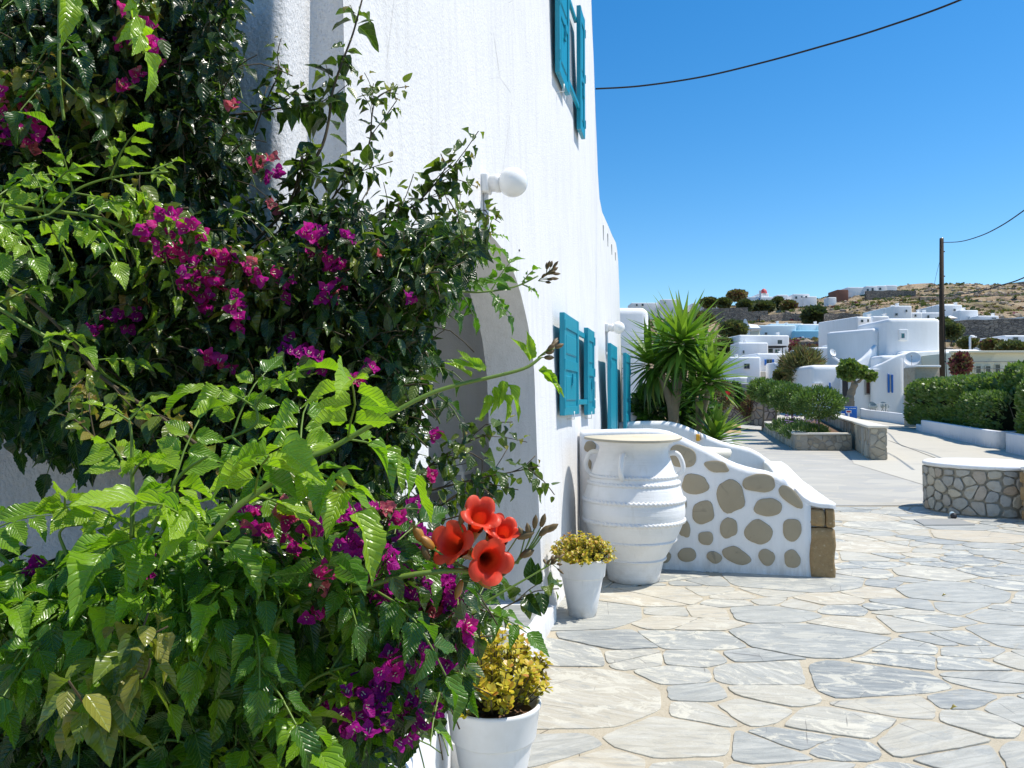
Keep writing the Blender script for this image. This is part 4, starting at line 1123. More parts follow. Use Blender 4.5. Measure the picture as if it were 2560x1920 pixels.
# extent of the dense mass and the gap where the shaded wall shows through it
OUTLINE = [(-200, -300), (640, -300), (640, -100), (625, 40), (590, 130), (625, 200), (590, 260), (620, 330), (665, 420), (625, 470), (600, 540), (590, 610), (625, 640), (690, 560), (720, 500), (780, 450), (840, 490), (900, 490), (970, 540), (1040, 560), (1120, 530), (1200, 540), (1235, 590), (1240, 650), (1190, 710), (1120, 770), (1085, 850), (1100, 910), (1085, 980), (1040, 1030), (1070, 1090), (1040, 1150), (1000, 1220), (1000, 1290), (1090, 1300), (1150, 1360), (1160, 1430), (1220, 1480), (1225, 1560), (1180, 1620), (1195, 1700), (1190, 1770), (1130, 1790), (1080, 1840), (990, 1815), (1010, 1920), (1000, 2700), (-200, 2700)]
WINDOW = [(-200, 1120), (40, 1190), (110, 1150), (200, 1240), (330, 1200), (430, 1230), (545, 1255), (520, 1310), (420, 1325), (330, 1300), (240, 1300), (100, 1330), (-200, 1350)]
ALL = []       # every foreground leaf set, ranked together for what shows
class Leaves:
    def __init__(s, name, mat, parent, keep=300, base_name='leaf'):
        s.o = []; s.x = []; s.y = []; s.z = []; s.t = []; s.p = []; s.k = []; s.name = name; s.mat = mat; s.parent = parent; s.keep = keep; s.bn = base_name; ALL.append(s)
    def add(s, o, d, n, L, w, tone, proto, var=0):
        d = Vector(d).normalized()
        if TRIM[0]:
            q = Vector(o) + d * L * .8; dpt = q.y * math.cos(PITCH) + (q.z - CAMZ) * math.sin(PITCH); x_ = 1280 + FPX * q.x / dpt; y_ = 960 - FPX * ((q.z - CAMZ) * math.cos(PITCH) - q.y * math.sin(PITCH)) / dpt
            if not inpoly(x_, y_, OUTLINE) or inpoly(x_, y_, WINDOW): return
        x = d.cross(Vector(n))
        if x.length < 1e-4: x = d.orthogonal()
        x.normalize(); z = x.cross(d).normalized()
        s.o.append(tuple(o)); s.x.append(tuple(x * w)); s.y.append(tuple(d * L)); s.z.append(tuple(z * L)); s.t.append(min(max(tone, 0), 1)); s.p.append(proto); s.k.append(var % len(PR[proto]))
def rank_and_build(cell=14.0):
    O = []; Yv = []; X = []; ids = []; b = 0
    for s in ALL:
        O.append(np.array(s.o)); X.append(np.array(s.x)); Yv.append(np.array(s.y)); s.b = b; b += len(s.o)
    O = np.vstack(O); X = np.vstack(X); Yv = np.vstack(Yv); N = len(O)
    samp = []
    for v in (.12, .3, .5, .7, .9):
        for u in (-.6, 0, .6): samp.append(O + Yv * v + X * u * (1 if v < .8 else .3))
    P = np.stack(samp, 1).reshape(-1, 3); idx = np.repeat(np.arange(N), len(samp))
    c, s_ = math.cos(PITCH), math.sin(PITCH); zz = P[:, 2] - CAMZ
    dep = P[:, 1] * c + zz * s_; up = -P[:, 1] * s_ + zz * c
    px = 1280 + FPX * P[:, 0] / np.maximum(dep, .05); py = 960 - FPX * up / np.maximum(dep, .05)
    ok = (dep > .1) & (px > 0) & (px < 2560) & (py > 0) & (py < 1920)
    cx = (px[ok] // cell).astype(int); cy = (py[ok] // cell).astype(int); key = cy * 1000 + cx; d = dep[ok]; ii = idx[ok]
    order = np.lexsort((d, key)); key = key[order]; ii = ii[order]
    first = np.ones(len(key), bool); first[1:] = key[1:] != key[:-1]
    score = np.bincount(ii[first], minlength=N)
    for s in ALL:
        n = len(s.o)
        if n == 0: continue
        sc = score[s.b:s.b + n]; top = set(np.argsort(-sc)[:s.keep].tolist()); top = {i for i in top if sc[i] > 0}
        cache = {}
        o = np.array(s.o); x = np.array(s.x); y = np.array(s.y); z = np.array(s.z); t = np.array(s.t)
        pinv = Matrix.Translation(-Vector(s.parent.location))
        for i in sorted(top):
            q = int(t[i] * 7.99); ky = (s.p[i], s.k[i], q)
            if ky not in cache:
                V, F_, UV = PR[s.p[i]][s.k[i]]
                cache[ky] = np_mesh(s.bn, V, F_, s.mat, True, np.full(len(V), (q + .5) / 8), UV)
            ob = bpy.data.objects.new(s.bn, cache[ky]); C.objects.link(ob); ob.parent = s.parent
            m = Matrix(((x[i][0], y[i][0], z[i][0], o[i][0]), (x[i][1], y[i][1], z[i][1], o[i][1]), (x[i][2], y[i][2], z[i][2], o[i][2]), (0, 0, 0, 1)))
            ob.matrix_parent_inverse = pinv; ob.matrix_basis = m
        rest = np.array([i for i in range(n) if i not in top], int)
        if len(rest) == 0: continue
        VV = []; FF = []; TT = []; UU = []; base = 0
        pk = {}
        for i in rest: pk.setdefault((s.p[i], s.k[i]), []).append(i)
        for (p, k), li in pk.items():
            V, F_, UV = PR[p][k]; li = np.array(li); m = len(V)
            W_ = o[li][:, None, :] + V[None, :, 0:1] * x[li][:, None, :] + V[None, :, 1:2] * y[li][:, None, :] + V[None, :, 2:3] * z[li][:, None, :]
            VV.append(W_.reshape(-1, 3)); TT.append(np.repeat(t[li], m)); UU.append(np.tile(UV, (len(li), 1)))
            FF.append((F_[None] + (base + np.arange(len(li)) * m)[:, None, None]).reshape(-1, 4)); base += len(li) * m
        me = np_mesh(s.name, np.vstack(VV), np.vstack(FF), s.mat, True, np.concatenate(TT), np.vstack(UU))
        tag(link(s.name, me, s.parent), kind='stuff')
def rv(a=1.0): 
    return Vector((rnd.gauss(0, a), rnd.gauss(0, a), rnd.gauss(0, a)))
def spline(pts, k=6):
    P = [Vector(p) for p in pts]; r = []
    for i in range(len(P) - 1):
        p0 = P[max(i - 1, 0)]; p1 = P[i]; p2 = P[i + 1]; p3 = P[min(i + 2, len(P) - 1)]
        for j in range(k):
            t = j / k; r.append(.5 * ((2 * p1) + (p2 - p0) * t + (2 * p0 - 5 * p1 + 4 * p2 - p3) * t * t + (-p0 + 3 * p1 - 3 * p2 + p3) * t ** 3))
    r.append(P[-1]); return r

VINE = thing('trumpet_vine', 'trumpet vine with bright green serrated leaflets and orange flowers, filling the left foreground', 'vine', (-.6, 1.7, 0))
BOUG = thing('bougainvillea', 'bougainvillea with dark oval leaves and magenta bracts climbing the house wall', 'shrub', (-.9, 2.1, 0))
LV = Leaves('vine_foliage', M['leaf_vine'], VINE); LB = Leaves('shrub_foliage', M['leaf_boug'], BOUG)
STV = MB(); STB = MB()     # thin leaf stalks

def compound(base, d, L=.17, pairs=3, size=.062, tone=.5, droop=.6, lo=False, up=None, fan=0.0, target=None, stalks=None):
    """a pinnate trumpet-vine leaf: rachis, opposite leaflets and an end leaflet"""
    T_ = target or LV; stk = stalks or STV
    d = Vector(d).normalized(); up = Vector(up) if up is not None else Vector((.25, -.35, 1)).normalized()
    pts = [Vector(base)]; dd = d.copy(); n = pairs + 1; seg = L / n
    for i in range(n):
        dd = (dd + Vector((0, 0, -1)) * droop * .26 * (1 + i * .2) + rv(.06)).normalized(); pts.append(pts[-1] + dd * seg)
    side0 = dd.cross(up)
    if side0.length < .05: side0 = dd.orthogonal()
    side0.normalize()
    if not lo: stk.tube(pts, [.0021 - .0011 * i / len(pts) for i in range(len(pts))], 4, cap=False)
    proto = 'camp_lo' if lo else 'camp'
    for i in range(1, n + 1):
        dr = (pts[i] - pts[i - 1]).normalized(); side = dr.cross(up)
        side = side.normalized() if side.length > .05 else side0
        nrm = side.cross(dr).normalized()
        if nrm.z < 0: nrm = -nrm
        if i < n:
            sz = size * (1 - .14 * abs(i - 1.6) + .1 * rnd.gauss(0, .6))
            for sg in (-1, 1):
                ld = (side * sg * (.95 + fan) + dr * (.42 + .2 * rnd.random()) + Vector((0, 0, -1)) * (droop * .55 + rnd.gauss(0, .18)) + rv(.08))
                nn = (nrm * 1.0 + side * sg * (.35 + rnd.gauss(0, .2)) + rv(.16))
                T_.add(pts[i] + side * sg * .004, ld, nn, sz, sz * rnd.uniform(.27, .33), tone + rnd.gauss(0, .06), proto, rnd.randrange(4))
        else:
            T_.add(pts[i], dr + Vector((0, 0, -.25 * droop)) + rv(.1), nrm + rv(.2), size * 1.18, size * .34, tone + rnd.gauss(0, .05), proto, rnd.randrange(4))

def vine_shoot(pts, r0=.006, r1=.002, node=.085, size=.062, tone=.75, L=.17, start=.0, end=1.0, tipsmall=True, droop=.6, pairs=3, name='vine_stem', parent=VINE, buds=False, face=None, mat=None):
    P = spline(pts, 7); n = len(P)
    b = MB(); b.tube(P, [r0 + (r1 - r0) * i / (n - 1) for i in range(n)], 7); b.build(name, mat or M['stem_green'], parent)
    acc = 0; k = 0; tot = sum((P[i + 1] - P[i]).length for i in range(n - 1)); s = 0; nxt = start * tot
    for i in range(n - 1):
        seg = (P[i + 1] - P[i]); L_ = seg.length
        while nxt < s + L_ and nxt <= end * tot:
            p = P[i] + seg * ((nxt - s) / L_); t = seg.normalized(); f = nxt / tot
            a = t.orthogonal().normalized(); bb = t.cross(a); ang = (k % 2) * math.pi / 2 + rnd.gauss(0, .25)
            sidev = a * math.cos(ang) + bb * math.sin(ang)
            shr = 1 - (.62 * smooth(.6, 1.0, f) if tipsmall else 0)
            for sg in (-1, 1):
                d = sidev * sg + t * (.45 + .5 * f) + Vector((0, 0, .25)) + (Vector(face) * .5 if face else Vector((0, -.15, 0)))
                compound(p, d, L * shr * rnd.uniform(.85, 1.1), pairs if shr > .5 else 2, size * shr * rnd.uniform(.88, 1.1), tone + .18 * smooth(.5, 1, f), droop * (1.1 - .4 * f))
            k += 1; nxt += node * (.55 + .45 * shr) * rnd.uniform(.85, 1.15)
        s += L_
    return P
def boug_twig(pts, r0=.004, r1=.0012, node=.021, size=.046, tone=.45, start=0.0, name='branch', sub=0, leafy=1.0, droop=.5):
    P = spline(pts, 6); n = len(P)
    if name: b = MB(); b.tube(P, [r0 + (r1 - r0) * i / (n - 1) for i in range(n)], 6); b.build(name, M['stem_brown'], BOUG)
    else: STB.tube(P[::3] + [P[-1]], [r0, ] + [(r0 + r1) / 2] * (len(P[::3]) - 1) + [r1], 4, cap=False)
    tot = sum((P[i + 1] - P[i]).length for i in range(n - 1)); s = 0; nxt = start * tot; k = 0
    for i in range(n - 1):
        seg = P[i + 1] - P[i]; L_ = seg.length
        while nxt < s + L_:
            p = P[i] + seg * ((nxt - s) / L_); t = seg.normalized(); f = nxt / tot
            a = t.orthogonal().normalized(); bb = t.cross(a); ang = k * 2.4 + rnd.gauss(0, .3)
            sd_ = a * math.cos(ang) + bb * math.sin(ang)
            if rnd.random() < leafy:
                sz = size * (1 - .55 * smooth(.72, 1.0, f)) * rnd.uniform(.65, 1.2)
                q = p + (sd_ + Vector((0, 0, .2))) * .010
                d = sd_ * .9 + t * .35 + Vector((0, 0, -1)) * (droop + rnd.gauss(0, .25)) + rv(.12)
                LB.add(q, d, Vector((.3, -.25, 1)) + sd_ * .5 + rv(.3), sz, sz * rnd.uniform(.30, .40), tone + rnd.gauss(0, .12) + .3 * smooth(.7, 1, f), 'boug', rnd.randrange(4))
            k += 1; nxt += node * rnd.uniform(.7, 1.3) * (1 - .4 * smooth(.8, 1, f))
        s += L_
    for j in range(sub):
        i = int(n * (.25 + .65 * (j + rnd.random()) / sub)); i = min(i, n - 2); t = (P[i + 1] - P[i]).normalized()
        d = (t * 1.1 + rv(.5) + Vector((.05, -.1, .1))).normalized(); L_ = .06 + .07 * rnd.random()
        boug_twig([P[i], P[i] + d * L_ * .5, P[i] + (d + rv(.25)).normalized() * L_], .0018, .0008, .013, size * .8, tone + .12, .15, None, 0, 1.0, droop)
    return P
def pl_(pxs, Y0, Y1=None):
    n = len(pxs); Y1 = Y0 if Y1 is None else Y1
    return [at(x, y, Y0 + (Y1 - Y0) * i / (n - 1)) for i, (x, y) in enumerate(pxs)]
# bract prototypes: three papery bracts cupped round a small cream flower
def bract_mesh(k, tone):
    V, Fq, UV = leaf_proto(5, 4, w_bract, .18, -.25 + .1 * k, 0, wave=.25, seed=k, k_=1.0)
    VV = []; FF = []; UU = []; b = 0
    for j in range(3):
        a = j * 2.094 + k * .5; open_ = .62 + .28 * ((k + j) % 3)
        Rm = Matrix.Rotation(a, 3, 'Z') @ Matrix.Rotation(math.pi / 2 - open_, 3, 'X')
        for v in V: q = Rm @ Vector((v[0] * .42, v[1], v[2] * .7)); VV.append((q.x, q.y, q.z))
        FF += [tuple(i + b for i in f) for f in Fq]; UU += [tuple(u) for u in UV]; b += len(V)
    nq = len(FF); hx = []
    # tube flower in the middle
    for j in range(3):
        a = j * 2.094 + 1; c = Vector((.10 * math.cos(a), .10 * math.sin(a), .05)); top = c + Vector((.05 * math.cos(a), .05 * math.sin(a), .40))
        for q, r_ in ((c, .025), (top, .04)):
            for m in range(4): hx.append((q.x + r_ * math.cos(m * 1.571), q.y + r_ * math.sin(m * 1.571), q.z))
        base = b + j * 8
        for m in range(4): FF.append((base + m, base + (m + 1) % 4, base + 4 + (m + 1) % 4, base + 4 + m))
        FF.append((base + 4, base + 5, base + 6, base + 7))
    VV += hx; UU += [(0, 0)] * len(hx); mi = np.array([0] * nq + [1] * (len(FF) - nq))
    return np_mesh('bract_flower', np.array(VV), np.array(FF), [M['bract'], M['petal_white']], True, np.full(len(VV), tone), np.array(UU), mi)
BM = [[bract_mesh(k, t) for k in range(4)] for t in (.12, .3, .45, .6, .75, .92)]
NB = [0]
def bract(p, d, size=.021, tone=.5):
    me = BM[min(int(tone * 6), 5)][rnd.randrange(4)]
    o = bpy.data.objects.new('bract_flower', me); C.objects.link(o); o.parent = BOUG; o.matrix_parent_inverse = Matrix.Translation(-Vector(BOUG.location))
    q = Vector(d).normalized().to_track_quat('Z', 'Y').to_matrix().to_4x4() @ Matrix.Rotation(rnd.random() * 6.28, 4, 'Z')
    o.matrix_basis = Matrix.Translation(Vector(p)) @ q @ Matrix.Scale(size * rnd.uniform(.8, 1.15), 4); NB[0] += 1
def cluster(px, py, Y, n, rad, tone=.5, size=.0205, toned=.1):
    c = at(px, py, Y)
    for _ in range(int(n * 1.35 + .5)):
        a = rnd.random() * 6.283; r_ = rad * math.sqrt(rnd.random()) / FPX * Y
        p = c + Vector((r_ * math.cos(a), rnd.gauss(0, .02), r_ * math.sin(a)))
        bract(p, Vector((.45, -.75, .35)) + rv(.5), size, min(max(tone + rnd.gauss(0, toned), 0), .99))
        if rnd.random() < .5: LB.add(p + rv(.012), rv(.5) + Vector((.2, -.2, -.3)), Vector((.3, -.4, 1)) + rv(.3), .036, .012, .5 + rnd.gauss(0, .15), 'boug', rnd.randrange(4))

# ------------------------------------------------------------------ volume fill
def pick(poly, bb):
    for _ in range(400):
        x, y = U(bb[0], bb[2]), U(bb[1], bb[3])
        if inpoly(x, y, poly): return x, y
    return poly[0]
def bbox(poly): xs = [p[0] for p in poly]; ys = [p[1] for p in poly]; return min(xs), min(ys), max(xs), max(ys)
# the wall window that stays clear of leaves
CLEAR = [WINDOW, [(330, 690), (460, 690), (460, 720), (330, 720)]]
def blocked(x, y, Y): return any(inpoly(x, y, c) for c in CLEAR)
OUTER = [(-80, -80), (610, -80), (575, 60), (590, 130), (590, 190), (540, 250), (565, 330), (640, 380), (600, 440), (545, 480), (560, 560), (600, 640), (720, 600), (770, 560), (850, 580), (920, 600), (1010, 640), (1120, 650), (1180, 690), (1150, 730), (1090, 790), (1075, 850), (1080, 930), (1030, 1010), (1045, 1080), (1000, 1150), (1000, 1250), (960, 1310), (1050, 1380), (1130, 1420), (1210, 1500), (1180, 1570), (1170, 1640), (1180, 1740), (1110, 1760), (1040, 1790), (940, 1820), (990, 1900), (1000, 2100), (900, 2600), (-80, 2600)]
UP = [(-80, -80), (600, -80), (570, 60), (590, 190), (540, 250), (570, 350), (620, 420), (550, 480), (550, 560), (580, 650), (300, 660), (-80, 660)]
MID = [(-80, 640), (600, 640), (690, 590), (770, 520), (920, 540), (1010, 600), (1120, 580), (1200, 600), (1190, 680), (1110, 740), (1070, 790), (1055, 850), (1050, 930), (1010, 1010), (1020, 1080), (980, 1170), (970, 1270), (640, 1240), (560, 1200), (470, 1150), (330, 1130), (200, 1130), (80, 1100), (-80, 1050)]
LOW = [(-80, 1420), (150, 1400), (330, 1370), (560, 1330), (980, 1300), (1080, 1370), (1140, 1430), (1180, 1510), (1160, 1570), (1140, 1640), (1150, 1740), (1080, 1780), (980, 1790), (960, 1900), (960, 2100), (860, 2500), (-80, 2500)]
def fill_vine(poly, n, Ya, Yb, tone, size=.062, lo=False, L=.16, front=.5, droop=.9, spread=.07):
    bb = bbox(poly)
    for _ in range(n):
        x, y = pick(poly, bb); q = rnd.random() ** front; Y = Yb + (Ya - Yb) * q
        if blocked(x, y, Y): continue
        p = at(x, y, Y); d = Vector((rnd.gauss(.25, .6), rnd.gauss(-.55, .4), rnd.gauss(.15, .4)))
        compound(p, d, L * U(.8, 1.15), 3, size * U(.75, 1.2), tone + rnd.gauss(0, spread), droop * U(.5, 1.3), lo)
def fill_boug(poly, n, Ya, Yb, tone, size=.046, front=.5, spread=.14):
    bb = bbox(poly)
    for _ in range(n):
        x, y = pick(poly, bb); Y = Yb + (Ya - Yb) * rnd.random() ** front
        if blocked(x, y, Y): continue
        p = at(x, y, Y); d = Vector((rnd.gauss(.2, .6), rnd.gauss(-.45, .5), rnd.gauss(.3, .5))).normalized(); L_ = U(.07, .15)
        boug_twig([p, p + d * L_ * .5, p + (d + Vector((0, 0, -.3))).normalized() * L_], .002, .0008, .017, size, tone + rnd.gauss(0, spread * .5), .0, None, 0, 1.0, .6)
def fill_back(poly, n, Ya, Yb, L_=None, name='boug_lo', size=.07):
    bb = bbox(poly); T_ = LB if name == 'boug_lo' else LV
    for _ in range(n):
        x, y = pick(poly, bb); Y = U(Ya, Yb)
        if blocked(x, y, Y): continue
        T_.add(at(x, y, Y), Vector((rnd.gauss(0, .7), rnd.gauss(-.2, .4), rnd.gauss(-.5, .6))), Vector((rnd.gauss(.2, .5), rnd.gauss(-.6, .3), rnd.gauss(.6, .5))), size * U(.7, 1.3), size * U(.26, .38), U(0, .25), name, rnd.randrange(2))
# ================================================================== FOREGROUND PLANTING
# deep layers first (leaf colour near black, standing in for inner shade), then bodies, then the shoots that stand out
TRIM[0] = True
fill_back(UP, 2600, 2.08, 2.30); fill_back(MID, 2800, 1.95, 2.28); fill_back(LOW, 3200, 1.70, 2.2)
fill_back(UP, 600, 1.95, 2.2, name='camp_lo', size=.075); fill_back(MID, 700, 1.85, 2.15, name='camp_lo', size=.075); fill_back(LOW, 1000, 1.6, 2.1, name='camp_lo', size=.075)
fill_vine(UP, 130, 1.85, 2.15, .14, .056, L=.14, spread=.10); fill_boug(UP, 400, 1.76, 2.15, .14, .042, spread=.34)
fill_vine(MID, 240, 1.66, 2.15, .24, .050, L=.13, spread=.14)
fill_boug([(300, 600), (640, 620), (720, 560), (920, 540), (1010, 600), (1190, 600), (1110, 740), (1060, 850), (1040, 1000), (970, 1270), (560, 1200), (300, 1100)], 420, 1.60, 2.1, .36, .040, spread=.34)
fill_vine(LOW[:], 560, 1.18, 1.95, .46, .050, L=.13, front=.6, spread=.22)
fill_vine([(-80, 1420), (200, 1390), (560, 1350), (860, 1430), (700, 1560), (300, 1620), (-80, 1660)], 130, 1.10, 1.5, .72, .052, L=.13)
fill_boug([(560, 1320), (980, 1310), (1080, 1390), (1170, 1480), (1150, 1690), (1060, 1780), (880, 1750), (620, 1600)], 330, 1.35, 1.9, .36, .036, spread=.3)
fill_boug([(-80, 1600), (700, 1600), (950, 1900), (-80, 1960)], 120, 1.25, 1.7, .40, .040, spread=.3)
TRIM[0] = False

# --- trumpet vine shoots
vine_shoot(pl_([(500, 1372), (585, 1275), (650, 1228), (760, 1150), (831, 1119), (976, 1036), (1067, 988), (1142, 963), (1251, 938), (1316, 919), (1352, 893)], 1.02, 1.12), .0048, .0022, .080, .068, .90, .14, .02, .50, face=(-.2, .1, -.25))
vine_shoot(pl_([(330, 1345), (331, 1250), (330, 1150), (329, 1090), (322, 1045)], 1.16), .0038, .0016, .075, .058, .9, .12, .1)
vine_shoot(pl_([(300, 1500), (350, 1400), (400, 1280), (450, 1190), (520, 1140)], 1.10, 1.05), .004, .002, .085, .068, .85, .12, .35)
vine_shoot(pl_([(600, 1600), (690, 1556), (770, 1505), (911, 1469), (976, 1448), (1063, 1432), (1150, 1427), (1210, 1436)], 1.10, 1.16), .0052, .0036, .095, .060, .60, .16, .0, .72, tipsmall=False)
vine_shoot(pl_([(980, 1650), (1041, 1602), (1100, 1568), (1160, 1537), (1240, 1490), (1310, 1450), (1374, 1412)], 1.50, 1.60), .0045, .0016, .085, .052, .68, .12, .1, .72)
vine_shoot(pl_([(-60, 500), (60, 520), (150, 530), (250, 545), (332, 582), (400, 620), (503, 683)], 1.45, 1.62), .0045, .0026, .078, .052, .88, .16, .05, .95)
vine_shoot(pl_([(-60, 560), (0, 554), (80, 547), (132, 530), (200, 470), (300, 440), (420, 430)], 1.40, 1.55), .0035, .0018, .070, .050, .92, .14, .1, .98)
vine_shoot(pl_([(-60, 740), (0, 772), (127, 848), (221, 889), (263, 937), (330, 975)], 1.42, 1.55), .0042, .0022, .095, .046, .9, .12, .1, .9)
vine_shoot(pl_([(155, -60), (150, 0), (148, 110), (149, 205), (160, 300)], 1.6), .0045, .003, .10, .056, .32, .15, .1, .9, tipsmall=False)
vine_shoot(pl_([(150, -150), (230, -110), (300, -60), (350, -10)], 1.25), .0040, .0018, .09, .070, .92, .12, .1)
vine_shoot(pl_([(900, 790), (1009, 749), (1081, 724), (1140, 728), (1207, 730), (1287, 717), (1345, 690)], 1.85, 2.0), .0042, .0020, .080, .046, .62, .10, .05, .93)
vine_shoot(pl_([(1050, 760), (1120, 690), (1180, 620), (1240, 570)], 2.1), .0030, .0014, .055, .042, .68, .10, .0)
vine_shoot(pl_([(-60, 1530), (60, 1560), (200, 1540), (330, 1540), (480, 1600)], 1.16, 1.12), .0042, .0022, .072, .056, .84, .13, .0)
vine_shoot(pl_([(-60, 1350), (0, 1390), (45, 1445), (90, 1540), (120, 1640)], 1.15), .0042, .0022, .072, .054, .82, .11, .0)
vine_shoot(pl_([(180, 1420), (160, 1370), (150, 1330), (190, 1300)], 1.15), .003, .0015, .06, .058, .88, .13, .0)
vine_shoot(pl_([(800, 1830), (880, 1760), (950, 1710), (1020, 1680)], 1.25), .0035, .0018, .07, .060, .78, .14, .0)
vine_shoot(pl_([(600, 1850), (700, 1780), (780, 1700), (880, 1660)], 1.15), .0035, .0018, .075, .066, .80, .15, .0)
vine_shoot(pl_([(760, 1900), (830, 1850), (900, 1870), (930, 1930)], 1.4), .003, .0018, .065, .060, .75, .14, .0)
vine_shoot(pl_([(250, 2000), (330, 1900), (420, 1850), (520, 1880)], 1.15), .0035, .0018, .070, .060, .78, .15, .0)
vine_shoot(pl_([(520, 1620), (560, 1680), (580, 1760), (560, 1860)], 1.18), .0035, .002, .070, .056, .6, .16, .0, tipsmall=False)
vine_shoot(pl_([(560, 1100), (640, 1060), (640, 1000), (690, 960)], 1.25), .003, .0016, .07, .060, .86, .14, .1)
for pts, Y in (([(300, 560), (420, 640), (520, 720), (560, 830)], 1.75), ([(700, 700), (800, 760), (880, 860), (900, 960)], 1.7), ([(560, 760), (640, 800), (700, 900), (690, 1000)], 1.7), ([(850, 640), (940, 700), (1020, 800), (1060, 900)], 1.85), ([(1000, 900), (1060, 960), (1100, 1060)], 1.9),
               ([(60, 60), (120, 160), (220, 260), (300, 300)], 1.8), ([(330, 100), (400, 180), (430, 300), (420, 420)], 1.85), ([(480, 30), (540, 120), (560, 180)], 2.15), ([(40, 900), (140, 960), (200, 1080)], 1.9), ([(420, 950), (480, 1050), (500, 1150)], 1.85), ([(480, 450), (540, 500), (570, 560)], 2.1)):
    vine_shoot(pl_(pts, Y), .004, .002, .11, .052, .20, .15, 0, tipsmall=False, droop=.9)

# --- bougainvillea branches against the white wall
boug_twig(pl_([(735, 500), (765, 435), (805, 365), (822, 300), (830, 235), (852, 165), (882, 85), (905, 0), (925, -70)], 2.00, 2.05), .0052, .0020, .036, .067, .50, .0, sub=3, leafy=.95)
boug_twig(pl_([(905, 410), (925, 350), (930, 290), (942, 245), (975, 225)], 2.05), .0030, .0010, .022, .044, .58, .05, sub=6)
boug_twig(pl_([(960, 590), (1000, 540), (1050, 500), (1080, 468), (1120, 425), (1188, 388)], 2.00), .0036, .0009, .024, .054, .52, .0, sub=6)
boug_twig(pl_([(1040, 640), (1080, 590), (1120, 560), (1170, 530), (1245, 524)], 2.05), .0028, .0007, .022, .046, .6, .0, sub=6)
boug_twig(pl_([(880, 640), (940, 600), (985, 560), (1000, 500)], 1.95), .0030, .0010, .022, .049, .5, sub=5)
boug_twig(pl_([(590, 470), (650, 290), (690, 200), (700, 165)], 2.15), .0028, .0010, .022, .044, .5, sub=5)
boug_twig(pl_([(560, 290), (640, 280), (720, 268), (790, 262), (830, 250)], 2.1), .0030, .0012, .022, .056, .42, sub=5)
boug_twig(pl_([(620, 620), (700, 540), (735, 480), (745, 430)], 1.95), .0045, .002, .022, .056, .45, sub=6)
boug_twig(pl_([(760, 620), (800, 540), (850, 470), (880, 420)], 1.95), .0040, .0016, .020, .064, .45, sub=6)
boug_twig(pl_([(1010, 1250), (1060, 1180), (1100, 1145), (1170, 1105), (1235, 1080)], 1.85), .0032, .0010, .022, .042, .50, sub=5)
boug_twig(pl_([(960, 1300), (1040, 1240), (1120, 1215), (1200, 1195), (1280, 1180), (1350, 1165)], 1.65), .0036, .0011, .020, .042, .52, sub=6)
boug_twig(pl_([(1000, 1380), (1060, 1300), (1140, 1240), (1220, 1210)], 1.7), .0034, .0012, .022, .042, .45, sub=4)
boug_twig(pl_([(1080, 1640), (1160, 1580), (1240, 1530), (1300, 1500), (1345, 1488)], 1.75), .0030, .0009, .026, .059, .42, sub=3)
boug_twig(pl_([(10, 702), (51, 734), (111, 782), (177, 848), (240, 930), (316, 987), (370, 1022), (424, 1060), (525, 1136), (598, 1184)], 1.50, 1.45), .0032, .0042, .050, .051, .72, .0, sub=2, leafy=.9)
boug_twig(pl_([(280, 1150), (230, 1090), (200, 1060), (165, 1028)], 1.35), .0022, .0008, .022, .036, .8, sub=3)
boug_twig(pl_([(560, 600), (600, 560), (660, 520), (700, 500)], 2.1), .003, .001, .022, .051, .4, sub=4)
for pts, Y in (([(240, 380), (262, 310), (265, 250), (240, 235)], 1.7), ([(30, 330), (60, 270), (50, 240)], 1.65), ([(330, 120), (350, 60), (360, -20)], 1.7), ([(590, 800), (620, 720), (600, 670)], 1.6), ([(470, 520), (400, 540), (360, 590)], 1.65), ([(700, 1150), (780, 1220), (860, 1270)], 1.4), ([(240, 1850), (240, 1780), (300, 1700)], .95)):
    boug_twig(pl_(pts, Y), .003, .0012, .014, .056, .72, sub=5, droop=.9)
# woody trunk in the shade
b = MB(); tp = spline([Vector((-1.9, 2.18, -.02)), at(-260, 1250, 2.15), at(60, 1000, 2.15), at(200, 870, 2.10), at(215, 720, 2.1), at(270, 560, 2.15)], 6)
b.tube(tp, [.06 - .025 * i / len(tp) + .008 * math.sin(i * 1.7) for i in range(len(tp))], 9); b.build('trunk', M['bark'], BOUG)
for a, e in (((225, 720), (330, 690)), ((232, 900), (140, 700))):
    b = MB(); b.tube(spline([at(*a, 2.1), at((a[0] + e[0]) / 2, (a[1] + e[1]) / 2 + 15, 2.05), at(*e, 2.15)], 4), .016, 7); b.build('limb', M['bark'], BOUG)
b = MB(); b.tube(spline([Vector((-.75, 2.15, -.02)), Vector((-.78, 2.0, .8)), at(430, 1300, 1.9), at(520, 1000, 1.95)], 6), .022, 7); b.build('trunk', M['bark'], VINE)

